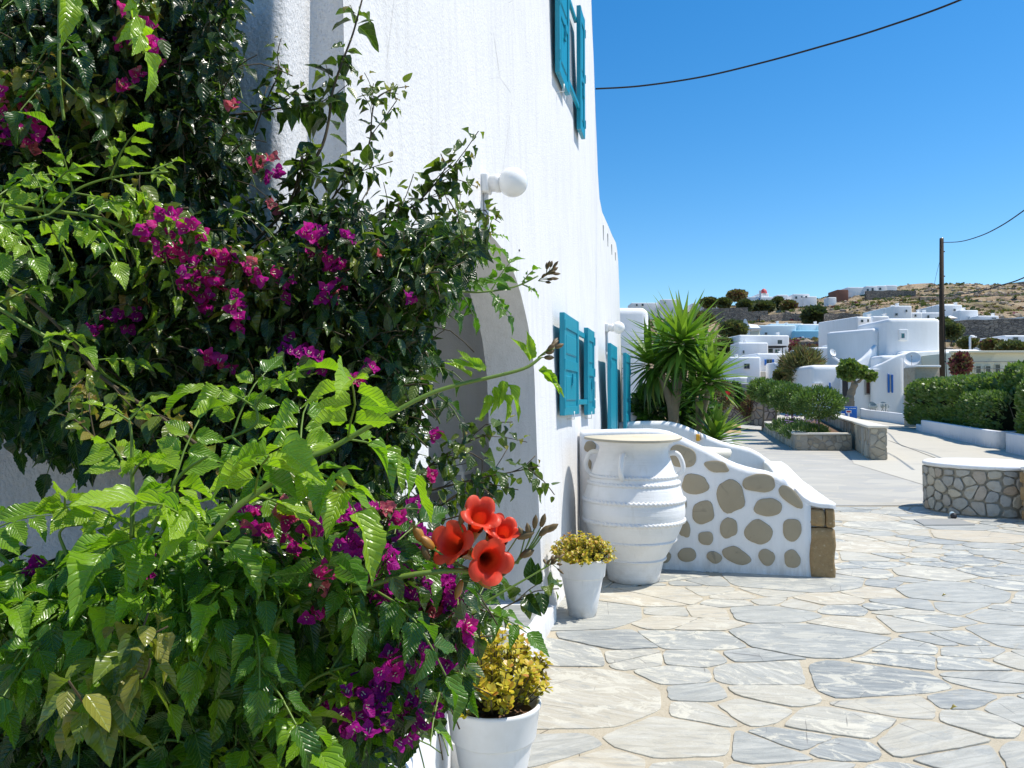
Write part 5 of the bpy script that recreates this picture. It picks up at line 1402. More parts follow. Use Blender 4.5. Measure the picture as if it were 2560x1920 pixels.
# --- magenta bracts
CL = [(20, 260, 1.75, 8, 40, .8), (75, 330, 1.75, 9, 40, .55), (25, 340, 1.8, 8, 35, .2), (80, 365, 1.78, 3, 16, .95), (355, 60, 1.9, 3, 26, .7), (372, 108, 1.9, 3, 12, .7), (322, 120, 1.9, 3, 12, .75), (350, 190, 1.9, 2, 10, .8), (308, 210, 1.9, 2, 12, .8), (390, 165, 1.9, 2, 12, .8), (410, 130, 1.9, 2, 10, .7),
      (628, 405, 1.95, 4, 20, .88), (672, 402, 1.95, 3, 18, .95), (700, 438, 1.95, 2, 8, .5), (668, 445, 1.95, 2, 8, .35), (685, 525, 1.95, 2, 7, .88), (572, 258, 2.0, 2, 8, .8),
      (420, 545, 1.62, 4, 20, .7), (390, 590, 1.62, 8, 32, .62), (405, 645, 1.62, 7, 28, .6), (490, 575, 1.6, 7, 28, .7), (440, 620, 1.62, 4, 22, .75), (545, 635, 1.6, 6, 24, .8), (475, 690, 1.6, 10, 36, .55), (515, 720, 1.6, 9, 32, .5), (565, 660, 1.6, 5, 22, .65), (500, 760, 1.62, 8, 30, .5), (580, 760, 1.6, 7, 28, .55), (545, 700, 1.62, 6, 24, .7), (470, 650, 1.6, 5, 20, .7), (590, 800, 1.65, 4, 20, .5),
      (787, 580, 1.9, 8, 26, .5), (795, 630, 1.9, 8, 30, .55), (845, 690, 1.9, 8, 30, .4), (875, 600, 1.95, 3, 14, .35), (820, 755, 1.8, 7, 22, .4), (818, 730, 1.8, 5, 18, .6), (940, 640, 1.9, 1, 4, .92), (680, 690, 1.9, 5, 26, .6), (720, 720, 1.9, 4, 22, .5), (640, 675, 1.9, 4, 20, .75), (1028, 752, 1.85, 2, 8, .5),
      (290, 800, 2.0, 6, 26, .25), (340, 790, 2.0, 4, 20, .2), (240, 830, 2.0, 3, 12, .55), (760, 900, 1.75, 7, 40, .3), (720, 870, 1.8, 4, 30, .25), (795, 915, 1.75, 4, 20, .35), (515, 895, 1.7, 3, 10, .75), (560, 910, 1.7, 3, 16, .8), (930, 925, 1.85, 2, 10, .7), (893, 960, 1.8, 3, 14, .75),
      (628, 1285, 1.35, 5, 22, .55), (715, 1280, 1.35, 4, 18, .8), (678, 1332, 1.35, 5, 20, .7), (618, 1330, 1.35, 3, 12, .8), (740, 1360, 1.35, 4, 18, .6), (785, 1325, 1.4, 3, 12, .7), (878, 1290, 1.5, 5, 18, .42), (915, 1300, 1.5, 6, 20, .45), (990, 1300, 1.5, 3, 14, .75), (955, 1276, 1.5, 3, 9, .9), (1074, 1190, 1.7, 3, 8, .85), (1082, 1090, 1.75, 3, 8, .5), (1030, 1265, 1.6, 3, 14, .35),
      (905, 1350, 1.42, 8, 34, .42), (860, 1385, 1.42, 8, 34, .4), (955, 1395, 1.42, 8, 30, .42), (1000, 1340, 1.5, 5, 28, .3), (1050, 1340, 1.5, 4, 22, .4), (1015, 1460, 1.5, 10, 40, .45), (1080, 1480, 1.5, 12, 44, .38), (1125, 1470, 1.5, 10, 36, .36), (1060, 1500, 1.48, 8, 34, .45), (1130, 1500, 1.5, 8, 30, .3), (940, 1470, 1.48, 6, 30, .4), (985, 1500, 1.45, 6, 30, .35), (1090, 1530, 1.5, 4, 18, .88), (1155, 1560, 1.55, 3, 12, .6), (820, 1425, 1.4, 3, 14, .75), (810, 1470, 1.42, 3, 16, .95), (365, 1420, 1.3, 5, 20, .4), (80, 1415, 1.3, 2, 8, .4),
      (985, 1655, 1.4, 6, 24, .4), (1010, 1680, 1.4, 4, 20, .45), (1133, 1645, 1.5, 4, 13, .3), (1060, 1640, 1.55, 3, 14, .3), (895, 1760, 1.32, 16, 48, .32), (930, 1790, 1.32, 12, 40, .28), (870, 1800, 1.32, 8, 30, .25), (1020, 1800, 1.38, 7, 26, .28), (1060, 1790, 1.38, 8, 26, .3), (960, 1740, 1.35, 5, 26, .3), (1020, 1740, 1.4, 4, 20, .25), (830, 1760, 1.35, 5, 24, .3), (790, 1520, 1.4, 4, 18, .6), (1160, 1600, 1.55, 2, 8, .5)]
DG = {}
for S_ in (LV, LB):
    for o_, y_ in zip(S_.o, S_.y):
        for f_ in (.2, .6):
            q = Vector(o_) + Vector(y_) * f_; dpt = q.y * math.cos(PITCH) + (q.z - CAMZ) * math.sin(PITCH)
            if dpt > .2:
                kx = (1280 + FPX * q.x / dpt) // 24; ky = (960 - FPX * ((q.z - CAMZ) * math.cos(PITCH) - q.y * math.sin(PITCH)) / dpt) // 24; DG.setdefault((kx, ky), []).append(dpt)
def surf(px, py, Y):
    v = []
    for i in (-1, 0, 1):
        for j in (-1, 0, 1): v += DG.get((px // 24 + i, py // 24 + j), [])
    if not v: return Y
    v.sort(); return max(min(Y, v[min(len(v) - 1, 3)] - .01), Y - .55)
CL = [(a, b_, surf(a, b_, c_), d_, e_, f_) for a, b_, c_, d_, e_, f_ in CL]
for c in CL: cluster(c[0], c[1], c[2], max(1, int(c[3] * (.85 if c[3] > 4 else 1))), c[4], c[5])

# --- orange trumpet flowers
def trumpet(p, d, L=.062, R_=.026, openess=1.0, tw=0.0, name='trumpet_flower'):
    """tube widening to five rounded, reflexed lobes; d points out of the mouth"""
    Mx = Matrix.Translation(Vector(p)) @ Vector(d).normalized().to_track_quat('Z', 'Y').to_matrix().to_4x4() @ Matrix.Rotation(tw, 4, 'Z')
    n = 50; rows = [(.0, .10, 0), (.12, .15, 0), (.3, .22, 0), (.5, .34, .0), (.68, .46, .02), (.80, .55, .05), (.90, .65, .12), (.97, .78, .3), (1.03, .98, .6), (1.07, 1.17, .9), (1.09, 1.33, 1.15)]
    V = []; T_ = []; F_ = []
    for i, (z, r, lb_) in enumerate(rows):
        for j in range(n):
            t = 2 * math.pi * j / n; lobe = abs(math.cos(2.5 * t)) ** .55
            rr = R_ * r * (1 + (lobe - 1) * .20 * lb_ + .05 * lb_ * math.sin(3 * t + tw * 5)) * (1 + (openess - 1) * min(i / 6, 1))
            zz = L * z * (1 - .07 * lb_ * (1 - lobe)) + R_ * lb_ * .05 * math.sin(t * 5 + tw) + R_ * lb_ * .06 * noise.noise(Vector((math.cos(t) * 2, math.sin(t) * 2, tw)))
            if i >= 8: zz -= R_ * .30 * ((i - 7) / 3) ** 2 * (.5 + .5 * math.sin(t * 2 + tw * 3)) * openess
            V.append(Mx @ Vector((rr * math.cos(t), rr * math.sin(t) * .94, zz))); T_.append(min(max((z * 1.0) ** 1.3 * .8 + (.25 if i >= 9 else 0), 0), 1))
    for i in range(len(rows) - 1):
        for j in range(n): F_.append((i * n + j, i * n + (j + 1) % n, (i + 1) * n + (j + 1) % n, (i + 1) * n + j))
    me = np_mesh(name, np.array(V), np.array(F_), M['petal'], True, np.array(T_)); me.materials.append(M['calyx'])
    t_ = link(name, me, VINE)
    # calyx
    b = MB(); b.lathe([(.001, -.012), (R_ * .18, -.010), (R_ * .30, .0), (R_ * .36, .014), (R_ * .42, .024), (R_ * .50, .030)], n=15, M=Mx, fn=lambda i, j, r, z, t: (r, z + (.007 * abs(math.cos(2.5 * t)) if i == 5 else 0)))
    b.build('calyx', M['calyx'], t_); return Mx.translation
def bud(p, d, L=.03, r=.006, mat='bud', stem=None):
    Mx = Matrix.Translation(Vector(p)) @ Vector(d).normalized().to_track_quat('Z', 'Y').to_matrix().to_4x4()
    b = MB(); b.lathe([(.0005, 0), (r * .55, L * .06), (r * .85, L * .25), (r, L * .5), (r * .85, L * .72), (r * .4, L * .9), (.0004, L)], n=9, M=Mx, fn=lambda i, j, q, z, t: (q * (1 + .08 * math.cos(5 * t)), z)); b.build('bud', M[mat], VINE)
YF = 1.16
node_ = at(1215, 1437, YF)
def fl(mx, my, fx, fy, dY, L, R_, op=1.0, tw=0.0, Yf=0.0):
    """flower with its mouth at mx, my and its foot at fx, fy"""
    m = at(mx, my, YF + Yf); f = at(fx, fy, YF + Yf + dY); d = m - f
    trumpet(m - d.normalized() * L * .98, d, L, R_, op, tw)
    q = m - d.normalized() * (L + .008)
    k = MB(); k.tube(spline([q, (q + node_) / 2 + Vector((0, 0, -.008)), node_], 4), .0022, 5); k.build('flower_stalk', M['stem_green'], VINE)
fl(1128, 1358, 1212, 1404, .075, .064, .0285, 1.0, .3)
fl(1226, 1404, 1196, 1384, .075, .062, .0275, 1.0, 1.1, -.02)
fl(1202, 1285, 1172, 1360, .055, .068, .0255, .95, 2.0)
fl(1262, 1325, 1236, 1392, .055, .062, .0225, .85, .8)
fl(1240, 1318, 1210, 1378, .07, .060, .0205, .8, 2.4, .03)
for (x, y, dx, dy, L, r, m_) in ((1057, 1355, -.3, .6, .030, .0075, 'calyx'), (1085, 1372, -.5, .5, .03, .007, 'calyx'), (1072, 1400, -.2, .5, .026, .006, 'bud'), (1150, 1312, .3, 1, .028, .006, 'bud'), (1292, 1345, 1, .35, .028, .006, 'bud'), 
                              (1300, 1392, 1, .5, .024, .006, 'bud'), (1325, 1345, -.2, 1, .024, .005, 'bud'), (1336, 1322, .1, 1, .022, .0045, 'bud'), (1348, 1340, .8, .8, .024, .005, 'bud'), (1352, 1318, .3, 1, .022, .0045, 'bud'), (1312, 1345, -.5, .9, .02, .004, 'bud'), (1362, 1330, .8, .5, .024, .005, 'bud'), (1190, 1440, .4, -.3, .03, .006, 'calyx'), (1155, 1450, -.2, -.6, .03, .006, 'calyx')):
    p = at(x, y, YF); d = Vector((dx, -.15, dy)); bud(p, d, L, r, m_)
    src = node_ if x < 1295 else at(1290, 1405, YF)
    k = MB(); k.tube(spline([p, (p + src) / 2 + Vector((0, 0, -.006)), src], 3), .0014, 4); k.build('flower_stalk', M['stem_green'], VINE)
k = MB(); k.tube(spline([node_, at(1250, 1425, YF), at(1290, 1405, YF), at(1330, 1365, YF), at(1352, 1330, YF)], 4), [.0026] * 8 + [.002] * 4 + [.0016] * 5, 5); k.build('flower_stalk', M['stem_green'], VINE)
# bud sprays at the shoot tips
def budspray(x, y, Y, dx, dy, n=8, s=1.0):
    c = at(x, y, Y); d0 = Vector((dx, 0, dy)).normalized()
    for i in range(n):
        q = c + d0 * U(-.02, .012) * s; d = (d0 + rv(.42)).normalized(); L = U(.010, .022) * s; e = q + d * L
        k = MB(); k.tube([q, e], .0011 * s, 4); k.build('flower_stalk', M['stem_green'], VINE); bud(e, d, U(.014, .024) * s, U(.003, .0042) * s)
budspray(1362, 690, 2.0, .8, .6, 14, 1.1); budspray(1368, 880, 1.12, .85, .5, 7, .9); budspray(1374, 1412, 1.6, .8, .6, 9, .8); budspray(1235, 1435, 1.62, .6, .7, 4); budspray(1240, 1460, 1.6, .4, .9, 4); 
# pale hanging young leaflets near the tip of the foremost shoot
for (x, y, dx, dz) in ((1195, 925, -.8, .9), (1215, 930, -.6, .5), (1205, 930, -.9, .4), (1235, 965, .1, -1), (1262, 985, .3, -1), (1225, 985, -.3, -1), (1270, 960, .4, -.8), (1330, 900, -.1, 1), (1325, 905, -.4, .8), (1345, 925, .9, -.5), (1350, 930, .8, -.6), (1255, 950, .0, -1), (1180, 945, -.9, .8)):
    LV.add(at(x, y, 1.10), Vector((dx, -.2, dz)), Vector((.5, -.6, .6)) + rv(.2), U(.038, .055), .008, .97, 'camp', rnd.randrange(4))

STV.build('leaf_stalks', M['stem_green'], VINE); STB.build('leaf_stalks', M['stem_brown'], BOUG)
for o_ in C.objects:
    if o_.name.startswith('leaf_stalks'): o_['kind'] = 'stuff'

# ================================================================== JADE PLANTS IN THE POTS
def jade(c, label, R_, H, nbr, tone, leaf, cell_spread, seed, keep=300, ros=7):
    r_ = random.Random(seed); t = thing('jade_plant', label, 'plant', c, 'jade plants in white pots'); LJ = Leaves('jade_foliage', M['leaf_jade'], t, keep)
    base = Vector(c) + Vector((0, 0, .385)); stems = []
    for i in range(nbr):
        a = r_.random() * 6.283; rad = math.sqrt(r_.random()); el = r_.uniform(.25, 1.0)
        tip = base + Vector((math.cos(a) * rad * R_, math.sin(a) * rad * R_, H * (.45 + .55 * r_.random()) * (1.05 - .55 * rad ** 2)))
        root = base + Vector((math.cos(a) * .05 * r_.random(), math.sin(a) * .05 * r_.random(), 0)); mid = root.lerp(tip, .5) + Vector((math.cos(a) * .02, math.sin(a) * .02, -.02 + .02 * r_.random()))
        P = spline([root, mid, tip], 4)
        if i < 26: b = MB(); b.tube(P, [.006 - .0035 * j / len(P) for j in range(len(P))], 5); b.build('stem', M['stem_brown'], t)
        else: stems.append(P)
        for f in (1.0, .93, .86, .76, .62):
            q = P[min(int(f * (len(P) - 1)), len(P) - 1)]; d = (P[-1] - P[-3]).normalized()
            for k in range(ros if f > .9 else 4):
                aa = k * 2.4 + r_.random(); u = d.orthogonal().normalized(); v = d.cross(u); s_ = u * math.cos(aa) + v * math.sin(aa)
                LJ.add(q + s_ * .004, s_ + d * r_.uniform(.1, .9) + Vector((0, 0, .15)), d + Vector((0, 0, .4)), leaf * r_.uniform(.7, 1.15), leaf * .36, tone + r_.gauss(0, cell_spread) - (1 - f) * .5, 'jade', r_.randrange(2))
    b = MB()
    for P in stems: b.tube(P, .0025, 4, cap=False)
    tag(b.build('thin_stems', M['stem_brown'], t), kind='stuff')
jade(POT1, 'rounded jade plant with small olive gold leaves in the pot beside the giant jar', .25, .225, 150, .62, .022, .19, 3)
jade(POT2, 'straggly jade plant with bright yellow leaves in the nearest pot', .225, .335, 135, .64, .026, .13, 9)

# ================================================================== YUCCA
YUC = thing('yucca', 'tall yucca with spiky sword leaf heads behind the white terrace', 'plant', at(1740, 1100, 12.6) * 1.0)
LY = Leaves('yucca_foliage', M['leaf_yucca'], YUC)
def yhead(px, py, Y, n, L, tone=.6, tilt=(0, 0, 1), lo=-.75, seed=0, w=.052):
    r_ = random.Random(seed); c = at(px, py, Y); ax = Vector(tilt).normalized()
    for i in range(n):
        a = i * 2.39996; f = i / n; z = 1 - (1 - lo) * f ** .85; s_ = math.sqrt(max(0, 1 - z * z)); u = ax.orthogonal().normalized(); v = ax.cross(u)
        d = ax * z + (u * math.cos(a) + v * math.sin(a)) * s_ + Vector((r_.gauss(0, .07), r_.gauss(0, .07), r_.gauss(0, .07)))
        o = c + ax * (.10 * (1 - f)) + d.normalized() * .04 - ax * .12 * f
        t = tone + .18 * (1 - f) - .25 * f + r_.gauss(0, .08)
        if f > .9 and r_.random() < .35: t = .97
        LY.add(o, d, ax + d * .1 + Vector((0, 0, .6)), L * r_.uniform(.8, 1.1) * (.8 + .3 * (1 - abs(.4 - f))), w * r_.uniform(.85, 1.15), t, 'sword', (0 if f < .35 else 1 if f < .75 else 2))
yhead(1706, 860, 12.2, 115, .80, .66, (.05, 0, 1), -.85, 1)
yhead(1630, 915, 12.6, 80, .68, .52, (-.35, -.1, 1), -.9, 2)
yhead(1660, 860, 13.3, 45, .66, .5, (-.1, .2, 1), -.8, 5)
yhead(1752, 880, 13.2, 45, .62, .55, (.3, .1, 1), -.85, 7)
yhead(1776, 948, 11.9, 75, .62, .72, (.15, 0, 1), -.25, 3)
yhead(1742, 985, 12.0, 34, .40, .6, (-.15, -.1, 1), -.1, 4)
yhead(1786, 1098, 12.1, 60, .60, .74, (.15, 0, 1), .05, 6)
for pts, r0 in (([(1690, 1120), (1684, 1040), (1690, 985), (1702, 900)], .085), ([(1690, 1120), (1676, 1010), (1650, 930)], .065), ([(1744, 1105), (1755, 1040), (1768, 990), (1777, 950)], .055), ([(1745, 1060), (1742, 990)], .03)):
    b = MB(); P = spline(pl_(pts, 12.4), 5); b.tube(P, [r0 * (1.15 - .35 * i / len(P)) * (1 + .06 * math.sin(i * 2.3)) for i in range(len(P))], 10); b.build('trunk', M['bark_pale'], YUC)
# ================================================================== MIDDLE DISTANCE
def crown(parent, name, mat, c, rad, n, leaf, tone, seed, tspread=.12, shape=None, up=.5, aspect=.35, shell=.55, kind='stuff'):
    r_ = np.random.default_rng(seed); c = np.array(c)
    d = r_.normal(size=(n, 3)); d /= np.linalg.norm(d, axis=1)[:, None]
    rr = (shell + (1 - shell) * r_.random(n) ** .6)
    nz = np.array([noise.noise(Vector(tuple(v * 2.3 + seed))) for v in d]); nz2 = np.array([noise.noise(Vector(tuple(v * 6 + seed))) for v in d])
    rr = rr * (1 + .22 * nz + .13 * nz2)
    if shape is not None: d2 = shape(d)
    else: d2 = d
    P = c + d2 * rr[:, None] * np.array(rad)
    D = d * .8 + np.array([0, 0, up]) + r_.normal(size=(n, 3)) * .45; D /= np.linalg.norm(D, axis=1)[:, None]
    N_ = r_.normal(size=(n, 3)); X = np.cross(D, N_); X /= np.linalg.norm(X, axis=1)[:, None]; Z = np.cross(X, D)
    L = leaf * (.6 + .8 * r_.random(n)); V, Fq, UV = PR['tiny'][0]; m = len(V)
    W_ = P[:, None, :] + V[None, :, 0:1] * (X * (L * aspect)[:, None])[:, None, :] + V[None, :, 1:2] * (D * L[:, None])[:, None, :] + V[None, :, 2:3] * (Z * L[:, None])[:, None, :]
    T_ = np.clip(tone + r_.normal(size=n) * tspread + .12 * nz2, 0, 1)
    me = np_mesh(name, W_.reshape(-1, 3), (Fq[None] + (np.arange(n) * m)[:, None, None]).reshape(-1, 4), mat, False, np.repeat(T_, m), np.tile(UV, (n, 1)))
    o = link(name, me, parent)
    if parent is not None: o['kind'] = kind
    return o
def blob_tree(label, px, py, Y, rx, ry, base_py=None, n=2600, leaf=.10, tone=.5, seed=1, name='round_tree', group=None, mat='leaf_hedge', trunk=.04, cat='tree', bz=None, shell=.55, ry3=None, aspect=.35):
    c = at(px, py, Y); a = rx / FPX * Y; h = ry / FPX * Y; gz = bz if bz is not None else (hz(c.x, c.y) if Y > 30 else 0)
    t = thing(name, label, cat, (c.x, c.y, gz), group)
    crown(t, 'crown', M[mat], c, (a, ry3 or a * .9, h), n, leaf, tone, seed, shell=shell, aspect=aspect)
    if trunk:
        b = MB(); b.tube(spline([(c.x, c.y, gz - .05), (c.x + .03, c.y, (gz + c.z) / 2 - h * .3), (c.x, c.y, c.z)], 3), [trunk * 1.2] + [trunk] * 5 + [trunk * .7], 7); b.build('trunk', M['bark'], t)
        for k in range(3):
            an = k * 2.1 + seed; b = MB(); b.tube([(c.x, c.y, c.z - h * .9), (c.x + a * .5 * math.cos(an), c.y + a * .4 * math.sin(an), c.z + h * .1)], [trunk * .7, trunk * .3], 5); b.build('limb', M['bark'], t)
    return t
# shrub mass behind the yucca trunks
SH = thing('leafy_shrub', 'dark leafy shrub at the foot of the yucca behind the white parapet', 'shrub', at(1680, 1150, 13.4))
crown(SH, 'shrub_leaves', M['leaf_vine'], at(1668, 1030, 13.3), (.62, .5, .48), 2600, .13, .38, 4, aspect=.3, up=0)
crown(SH, 'shrub_leaves', M['leaf_vine'], at(1735, 1050, 13.5), (.40, .4, .36), 1200, .12, .35, 5, aspect=.3, up=0)
WB = thing('white_annex', 'white annex with a rounded roof edge directly behind the yucca', 'building', at(1580, 1000, 17))
p0 = at(1500, 1000, 17); p1 = at(1624, 1000, 17); zt = at(1560, 768, 17).z
b = MB(); b.box(((p0.x + p1.x) / 2, 19.0, zt / 2), (p1.x - p0.x, 4.0, zt), bev=.16, seg=4); b.build('annex_body', M['far_white'], WB)
# white ground pot by the yucca
b = MB(); p = gat(1804, 1106); b.lathe([(.001, 0), (.16, 0), (.20, .1), (.22, .24), (.19, .27), (.15, .24), (.001, .2)], at(1800, 1118, 13.0) - Vector((0, 0, .14)), 20); tag(b.build('planter_bowl', M['plastic_white']), 'white bowl planter on the lane beside the yucca', 'planter')

# --- round stone basin with a white rim, and the wall that joins it
def stone_patch(parent, fmap, W_, H_, cell, mat, joint=.012, seed=3, depth=.02, name='stone', jitter=1.0, keep=300, rows=1.0):
    """irregular masonry laid over a face: fmap(s, z, out) gives the point; s along, z up"""
    r_ = random.Random(seed); sites = []; 
    tr = 0
    while tr < 6000 and len(sites) < W_ * H_ / (cell * cell) * .95:
        tr += 1; x, y = r_.uniform(0, W_), r_.uniform(0, H_)
        if all(((x - a) * rows) ** 2 + (y - b_) ** 2 > (cell * (.62 + .4 * r_.random())) ** 2 for a, b_ in sites): sites.append((x, y))
    cells = voronoi_cells(sites, (0, 0, W_, H_), 18)
    for i, c in enumerate(cells):
        if len(c) < 3: continue
        p = inset_poly(c, joint)
        if len(p) < 3 or area(p) < cell * cell * .06: continue
        p = rough_outline(p, cell * .4, cell * .04, i * 1.7 + seed, .08)
        n = len(p); cx = sum(q[0] for q in p) / n; cy = sum(q[1] for q in p) / n; dp = depth * (.7 + .7 * r_.random()); vs = []
        for f_, o_ in ((1.0, -.01), (.97, dp * .75), (.86, dp)):
            vs += [fmap(cx + (q[0] - cx) * f_, cy + (q[1] - cy) * f_, o_) for q in p]
        fs = [(k * n + j, k * n + (j + 1) % n, (k + 1) * n + (j + 1) % n, (k + 1) * n + j) for k in range(2) for j in range(n)] + [tuple(2 * n + j for j in range(n))]
        b = MB(); b.add(vs, fs); me = b.mesh(name, mat); set_tone(me, r_.random()); link(name, me, parent)
WC = gat(2463, 1276); WC = Vector((WC.x, WC.y, 0)); WR = .78; WH = .70
WELL = thing('stone_basin', 'round stone clad basin with whitewashed rim on the courtyard paving', 'basin', WC)
b = MB(); b.lathe([(WR - .02, -.02), (WR - .02, WH - .05)], WC, 64); b.build('basin_core', M['rubble_mortar'], WELL)
b = MB(); b.lathe([(WR - .02, WH - .06), (WR + .022, WH - .05), (WR + .028, WH - .03), (WR + .02, WH - .006), (WR, WH + .004), (WR - .12, WH), (WR - .13, WH - .012), (WR - .14, WH - .012), (WR - .16, WH + .004), (.3, WH + .012), (.001, WH + .014)], WC, 72, fn=lambda i, j, r, z, t: (r + .008 * noise.noise(Vector((math.cos(t) * 5, math.sin(t) * 5, z * 3))), z + (.01 * noise.noise(Vector((math.cos(t) * 7, math.sin(t) * 7, 3))) if i < 3 else 0)))
b.build('basin_rim', M['whitewash'], WELL)
stone_patch(WELL, lambda s, z, o: WC + Vector(((WR + o) * math.cos(s / WR), (WR + o) * math.sin(s / WR), z + .005)), 2 * math.pi * WR, WH - .07, .155, M['rubble'], .005, 5, .018, rows=.9)
p = WC + Vector(((WR + .02) * math.cos(R(-62)), (WR + .02) * math.sin(R(-62)), .52)); b = MB(); b.box(p, (.085, .05, .095), R(28), bev=.008); b.lathe([(.001, 0), (.004, 0), (.004, .004)], p + Vector((0, -.04, 0)), 6)
tag(b.build('junction_box', M['beige_plastic']), 'small cream junction box fixed to the stone basin under its rim', 'box')
e = gat(2384, 1298) + Vector((0, 0, .045)); p = e + Vector((.07, .16, 0))
PT = thing('drain_pipe', 'pale blue plastic pipe end with grey cap poking from the foot of the stone basin', 'pipe', e)
b = MB(); b.tube([p, e], .036, 14); b.build('pipe_tube', M['pipe_blue'], PT); b = MB(); d_ = (e - p).normalized(); b.tube([e - d_ * .01, e + d_ * .05], [.042, .036], 14); b.build('pipe_cap', M['dark_frame'], PT)
hatch = [gat(2284, 1301), gat(2396, 1299), gat(2438, 1314), gat(2310, 1315)]
b = MB(); b.prism([(q.x, q.y) for q in hatch], .004, .016, 0, False, .003); tag(b.build('access_cover', M['grey_frame']), 'pale metal access cover set in the paving before the stone basin', 'cover')
# side wall beyond the basin, running towards the camera on the right
SWL = thing('rubble_wall', 'tan rubble wall joining the round basin at the right edge of the frame', 'wall', (WC.x + .7, WC.y - .3, 0))
a_ = Vector((6.76, 10.26, 0)); e_ = Vector((8.6, 8.3, 0)); dv = (e_ - a_).normalized(); nv_ = Vector((dv.y, -dv.x, 0)); L_ = (e_ - a_).length
b = MB(); b.box((0, 0, 0), (L_, .30, WH - .02), M=Matrix.Translation((a_ + e_) / 2 + Vector((0, 0, WH / 2)) - nv_ * .17) @ Matrix.Rotation(math.atan2(dv.y, dv.x), 4, 'Z')); b.build('wall_core', M['rubble_mortar'], SWL)
b = MB(); b.box((0, 0, 0), (L_ + .04, .40, .05), M=Matrix.Translation((a_ + e_) / 2 + Vector((0, 0, WH + .0)) - nv_ * .17) @ Matrix.Rotation(math.atan2(dv.y, dv.x), 4, 'Z'), bev=.015); b.build('wall_coping', M['whitewash'], SWL)
stone_patch(SWL, lambda s, z, o: a_ + dv * s + nv_ * (o + .0) + Vector((0, 0, z)), L_, WH - .03, .17, M['sandstone'], .010, 8, .03)
stone_patch(SWL, lambda s, z, o: a_ - dv * o - nv_ * s + Vector((0, 0, z)), .33, WH - .03, .17, M['sandstone'], .010, 9, .03)

# --- raised stone planter in the lane with standard trees
PL = thing('stone_planter', 'long raised planter of cut pale stone with small round trees', 'planter', gat(2100, 1120))
c0 = gat(1905, 1079); c1 = gat(1990, 1126); c2 = gat(2122, 1127); c3 = gat(2118, 1100); c4 = gat(2175, 1150); c5 = gat(2216, 1151); c6 = gat(2150, 1085)
def masonry(name, a, b_, h0, th, mat_s, cellw, cellh, parent, seed, z0=0.0, cap=True, top=None):
    """a wall from a to b_ with coursed blocks on its visible left/front face and a coping"""
    r_ = random.Random(seed); d = Vector((b_.x - a.x, b_.y - a.y, 0)); L = d.length; d.normalize(); n_ = Vector((d.y, -d.x, 0)); ang = math.atan2(d.y, d.x)
    m_ = MB(); m_.box((0, 0, 0), (L, th, h0), M=Matrix.Translation(Vector((a.x, a.y, z0 + h0 / 2)) + d * L / 2 - n_ * th / 2) @ Matrix.Rotation(ang, 4, 'Z')); m_.build(name + '_core', M['rubble_mortar'], parent)
    def face(o0, dd, nn, LL):
        stone_patch(parent, lambda s, z, o: o0 + dd * s + nn * o + Vector((0, 0, z0 + z)), LL, h0, max(cellh, (LL * h0 / 70) ** .5), mat_s, .009, seed, .022, rows=.75)
    A_ = Vector((a.x, a.y, 0)); face(A_, d, n_, L); face(A_ + d * L, -n_, d, th) if cap != 'no_end' else None
    return d, n_, L
masonry('lane_side', Vector((c0.x, c0.y, 0)), Vector((c1.x, c1.y, 0)), .50, .35, M['rubble_far'], .34, .18, PL, 2, cap='no_end')
masonry('front_side', Vector((c1.x, c1.y, 0)), Vector((c2.x + .1, c2.y, 0)), .50, .35, M['rubble_far'], .34, .18, PL, 3, cap='no_end')
for q0, q1 in ((c0, c1), (c1, c2)):
    d = (q1 - q0).normalized(); n_ = Vector((d.y, -d.x, 0)); m_ = MB(); L = (q1 - q0).length
    m_.box((0, 0, 0), (L + .1, .42, .06), M=Matrix.Translation((q0 + q1) / 2 + Vector((0, 0, .53)) - n_ * .17) @ Matrix.Rotation(math.atan2(d.y, d.x), 4, 'Z'), bev=.012); m_.build('coping', M['cream'], PL)
SP = thing('stone_pier_wall', 'taller rubble stone wall ending in a square pier beside the planter', 'wall', gat(2195, 1150))
w0 = Vector((gat(2052, 1068).x, gat(2052, 1068).y, 0)); w1 = Vector((c4.x, c4.y, 0))
masonry('pier_wall', w0, w1, .86, .40, M['rubble_far'], .32, .2, SP, 5, cap='no_end'); 
w2 = Vector((c5.x, c5.y, 0)); masonry('pier_front', w1, w2, .86, .4, M['rubble_far'], .22, .2, SP, 6)
b = MB(); d = (w1 - w0).normalized(); n_ = Vector((d.y, -d.x, 0)); b.box((0, 0, 0), ((w1 - w0).length + .1, .5, .06), M=Matrix.Translation((w0 + w1) / 2 + Vector((0, 0, .885)) - n_ * .2) @ Matrix.Rotation(math.atan2(d.y, d.x), 4, 'Z'), bev=.012); b.build('coping', M['cream'], SP)
soil_pts = [c0 + Vector((.3, .2, 0)), c1 + Vector((.25, .3, 0)), c2 + Vector((.0, .3, 0)), w0 + (w1 - w0) * .72 + Vector((-.1, 0, 0)), w0 + Vector((-.1, 0, 0))]
b = MB(); b.prism([(q.x, q.y) for q in soil_pts], .1, .46); b.build('planter_soil', M['soil'], PL)
for i, (px, py, Y, rx, ry, lab) in enumerate(((2045, 1008, 25.6, 62, 40, 'nearest round clipped tree on a slim trunk in the stone planter'), (1978, 998, 28.5, 52, 36, 'second round clipped tree in the stone planter'), (1938, 985, 31.0, 44, 32, 'third round clipped tree in the stone planter, half hidden'), (1907, 975, 34.0, 36, 28, 'farthest paler clipped tree in the stone planter'))):
    blob_tree(lab, px, py, Y, rx, ry, n=5200, leaf=.095, tone=.60 + .05 * (i == 3), seed=20 + i, group='round clipped trees in the stone planter', trunk=.035, bz=.44, aspect=.22)
